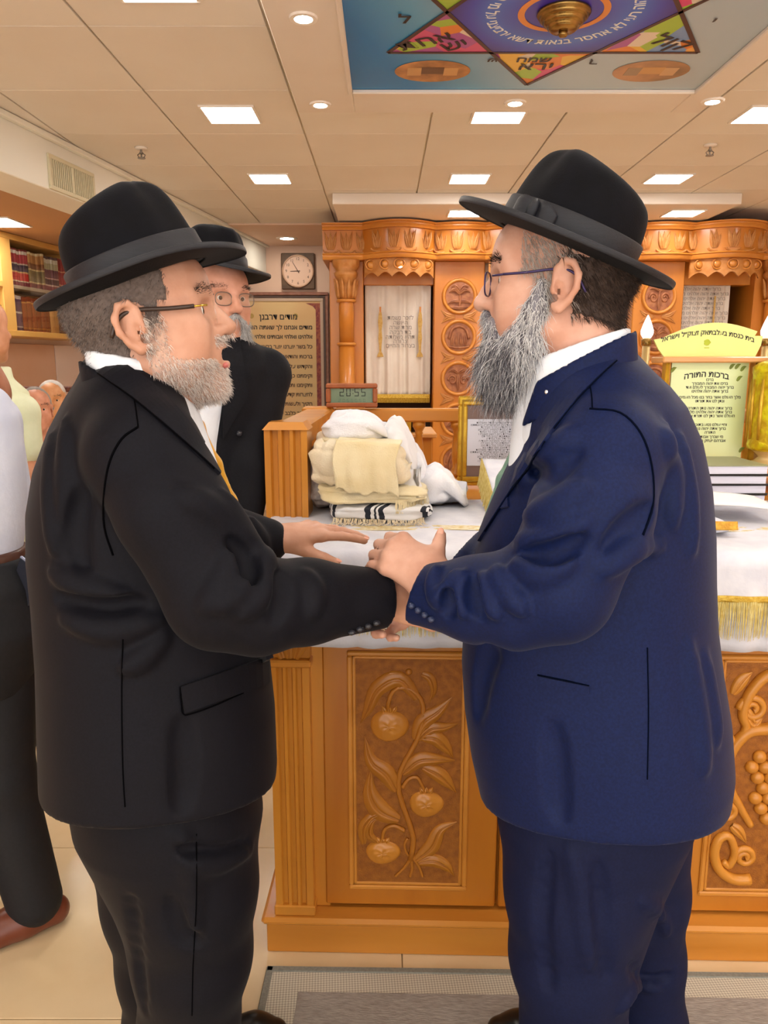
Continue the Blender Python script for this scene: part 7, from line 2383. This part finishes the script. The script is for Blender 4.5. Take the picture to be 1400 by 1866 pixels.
vm = v_.mesh(.006, 'beard'); link('beard', vm, mat('beard_c', '#8e8a88', '#a9a5a2', rough=.85, scale=80), pC)
P_, N_ = mesh_pts(vm); k_ = rc.choice(len(P_), 2600)
link('beard', strands(P_[k_], N_[k_] * .35 + (HC(.1, 0, -1) - HC(0, 0, 0)), .022, .0006, 4, .6, .2, .3, rc), mat('strand_c', '#b5b2b0', '#d2cfcc', rough=.5, scale=60), pC)
def hairC(L):
    x, y, z = L.T
    return ((x < .02) & (z > -.04) & (z < .1) & ~((np.abs(y) > .0765) & (x > -.045) & (x < .012) & (z < .042)))
link('hair', shell(meC, HC, hairC, .003), mat('hair_c', '#4c423c', '#5d524b', rough=.8, scale=200), pC)
hat(Frame(at(390, 497, dC), YCm, math.radians(5), math.radians(-6)), pC, ao=.158, bo=.148, a0=.098, b0=.084, H=.115, lean=.16, side=.004, front=-.020)
glasses(HC, pC, 1.0, mat('thin_metal', '#7a6a60', rough=.3, metal=.6), mat('thin_metal', '#7a6a60'), .0018)
brow(HC, pC, 1.0, mat('brow_dark', '#2a211d'), n=120)

# ---- man in white shirt at the left edge, seen from behind
dD = 1.74
YD = math.radians(215)
HD = Frame(at(-105, 560, dD), YD)
rD = rows_of([(660, -125, -55, .05), (685, -160, -25, .08), (715, -190, 2, .12), (760, -198, 20, .13), (820, -202, 28, .135), (900, -202, 33, .14), (960, -198, 33, .14), (1030, -190, 26, .14), (1100, -188, 14, .14)], dD, YD)
shD = [at(-130, 770, dD - .16), at(-20, 770, dD + .15)]
armD = [(at(-190, 930, dD - .2), at(-240, 1010, dD - .35)), (at(16, 930, dD + .18), at(-20, 1010, dD + .05))]
legD = [(at(-130, 1180, dD - .02), at(-160, 1420, dD - .08), np.array([-1.12, 1.62, .09])), (at(-8, 1180, dD + .0), at(0, 1420, 1.72), np.array([-.905, 1.73, .09]))]
pD, meD, toD, tmD, trD = simple_person('man in a white shirt and black trousers cut off by the photo\'s left edge', HD, rD, shD, armD, legD, skin('skin_d', '#9a6248', '#b07458'), mat('bluish_white_shirt', '#dfe3f2', '#d2d7ea', rough=.75, scale=10, bump=.12, bscale=90), mat('black_jeans', '#0c0c10', '#121217', rough=.75, scale=120), 1.0, .2, .0075, shoes='#6b3624', r_sl=.066)
q = Sdf(); zq = at(30, 1040, dD)[2]
q.loft([(at(0, 1250, dD)[2], rD[-1][1] + .02, dD, .14, .15, YD), (at(0, 1140, dD)[2], rD[-1][1] + .06, dD, .165, .165, YD), (at(0, 1060, dD)[2], rD[-1][1] + .05, dD, .165, .165, YD), (at(0, 1012, dD)[2], rD[-1][1] + .03, dD, .150, .150, YD)], .03)
seat = link('trouser_seat', q.mesh(.008, 'trouser_seat'), mat('black_jeans', '#0c0c10'), pD)
bq = Sdf(); bq.loft([(at(0, 1020, dD)[2], rD[-1][1] + .030, dD, .150, .150, YD), (at(0, 1000, dD)[2], rD[-1][1] + .026, dD, .147, .147, YD)], .01)
link('belt', bq.mesh(.006, 'belt'), mat('brown_belt', '#4a2a1e', rough=.4), pD)
_sf = Surf(seat.data); _p = _sf.trace([(44, 1062)])[0]; _n = _sf.grad(_p[None])[0]
ph = thing('phone', 'dark phone poking out of the man\'s back trouser pocket', 'phone', tuple(_p + _n * .006))
link('body', bx(-.035, .035, -.005, .005, -.05, .05, .004), mat('phone_dark', '#2a2c36', rough=.2), ph, loc=(0, 0, 0), rot=Matrix.Rotation(-.4, 4, 'Z') @ Matrix.Rotation(.5, 4, 'Y'), local=True)
link('edge', MB().box(-.036, .036, -.0035, .0035, .044, .051, .002).mesh(), mat('phone_edge', '#9aa0b4', rough=.25, metal=.6), ph, rot=Matrix.Rotation(-.4, 4, 'Z') @ Matrix.Rotation(.5, 4, 'Y'), local=True)
for c in [o for o in bpy.data.objects if o.parent == pD and o.name.startswith('shoe')][:2]:
    pass
def hairD(L): return (L[:, 0] < .03) & (L[:, 2] > -.03)
link('hair', shell(meD, HD, hairD, .004), mat('hair_d', '#201a17', rough=.8), pD)

# ---- man in pale green shirt
dE = 2.72
YE = math.radians(60)
HE = Frame(at(-42, 606, dE), YE)
rE = rows_of([(668, -60, -8, .07), (690, -85, 12, .11), (715, -110, 38, .14), (760, -118, 46, .15), (840, -120, 50, .155), (900, -122, 52, .155), (980, -122, 50, .155), (1060, -122, 48, .155)], dE, YE)
shE = [at(-100, 750, dE + .08), at(36, 752, dE - .06)]
armE = [(at(-112, 880, dE + .12), at(-60, 930, dE + .26)), (at(52, 862, dE - .10), at(40, 940, dE + .05))]
legE = [(at(-70, 1090, dE + .05), at(-70, 1230, dE + .05), np.array([-1.55, dE + .05, .09])), (at(5, 1090, dE - .05), at(5, 1230, dE - .05), np.array([-1.38, dE - .06, .09]))]
pE, meE, *_ = simple_person('man in a pale green short-sleeved shirt behind the white-shirted man', HE, rE, shE, armE, legE, skin('skin_e', '#c88a66', '#d69a78'), mat('pale_green_shirt', '#dfe2c0', '#d4d8b2', rough=.75, scale=14, bump=.12, bscale=80), mat('grey_trousers', '#3a3a40', rough=.7), 1.0, .2, .010, sleeve=.62)
link('hair', shell(meE, HE, hairD, .004), mat('hair_e', '#5a5048', rough=.8), pE)

# ---- two seated men by the wall
def seated(px, py, d, yaw, label, hair, shirt_c, sk):
    F = Frame(at(px, py, d), math.radians(yaw))
    o = F.o
    f = np.array([math.cos(math.radians(yaw)), math.sin(math.radians(yaw)), 0]); l = np.array([-f[1], f[0], 0])
    base = o - f * .05
    zs = 0.46
    rows = [(zs, base[0], base[1], .14, .19, math.radians(yaw)), (zs + .15, base[0], base[1], .14, .19, math.radians(yaw)), (o[2] - .28, base[0], base[1], .13, .20, math.radians(yaw)), (o[2] - .20, base[0], base[1], .11, .19, math.radians(yaw)), (o[2] - .165, base[0], base[1], .08, .11, math.radians(yaw)), (o[2] - .14, base[0], base[1], .06, .065, math.radians(yaw))]
    sh = [base + l * .17 + [0, 0, -.23], base - l * .17 + [0, 0, -.23]]
    arms = [(s_ + f * .08 + [0, 0, -.27], s_ + f * .30 + [0, 0, -.22]) for s_ in sh]
    legs = [(base + l * w + f * .05 + [0, 0, zs - base[2] + .03], base + l * w * 1.2 + f * .44 + [0, 0, .50 - base[2]], base + l * w * 1.2 + f * .46 + [0, 0, .09 - base[2]]) for w in (.09, -.09)]
    p, me, *_ = simple_person(label, F, rows, sh, arms, legs, skin('skin_s%d' % px, *sk), mat('shirt_s%d' % px, shirt_c, rough=.8), mat('dark_trousers', '#2a2a2e', rough=.7), 1.0, .6, .0095)
    link('hair', shell(me, F, hair, .005), mat('hair_s%d' % px, '#cfc9c2' if px > 80 else '#9a938c', rough=.8), p)
    brow(F, p, 1.0, mat('brow_grey', '#4a423e'), n=60, rad=.0008)
seated(66, 750, 4.18, -62, 'grey-haired seated man with lined face, seen over the study table', lambda L: (L[:, 2] > .035) & (L[:, 0] < .05) | (L[:, 0] < -.02) & (L[:, 2] > -.03), '#d8d2c6', ('#c8876a', '#d99a7e'))
seated(96, 733, 4.66, -72, 'white-haired seated man beside the grey-haired one, half hidden by the black suit', lambda L: (L[:, 2] > .055) & (L[:, 0] < .06) | (L[:, 0] < -.02) & (L[:, 2] > -.03), '#e0dcd4', ('#d0905e', '#dca274'))
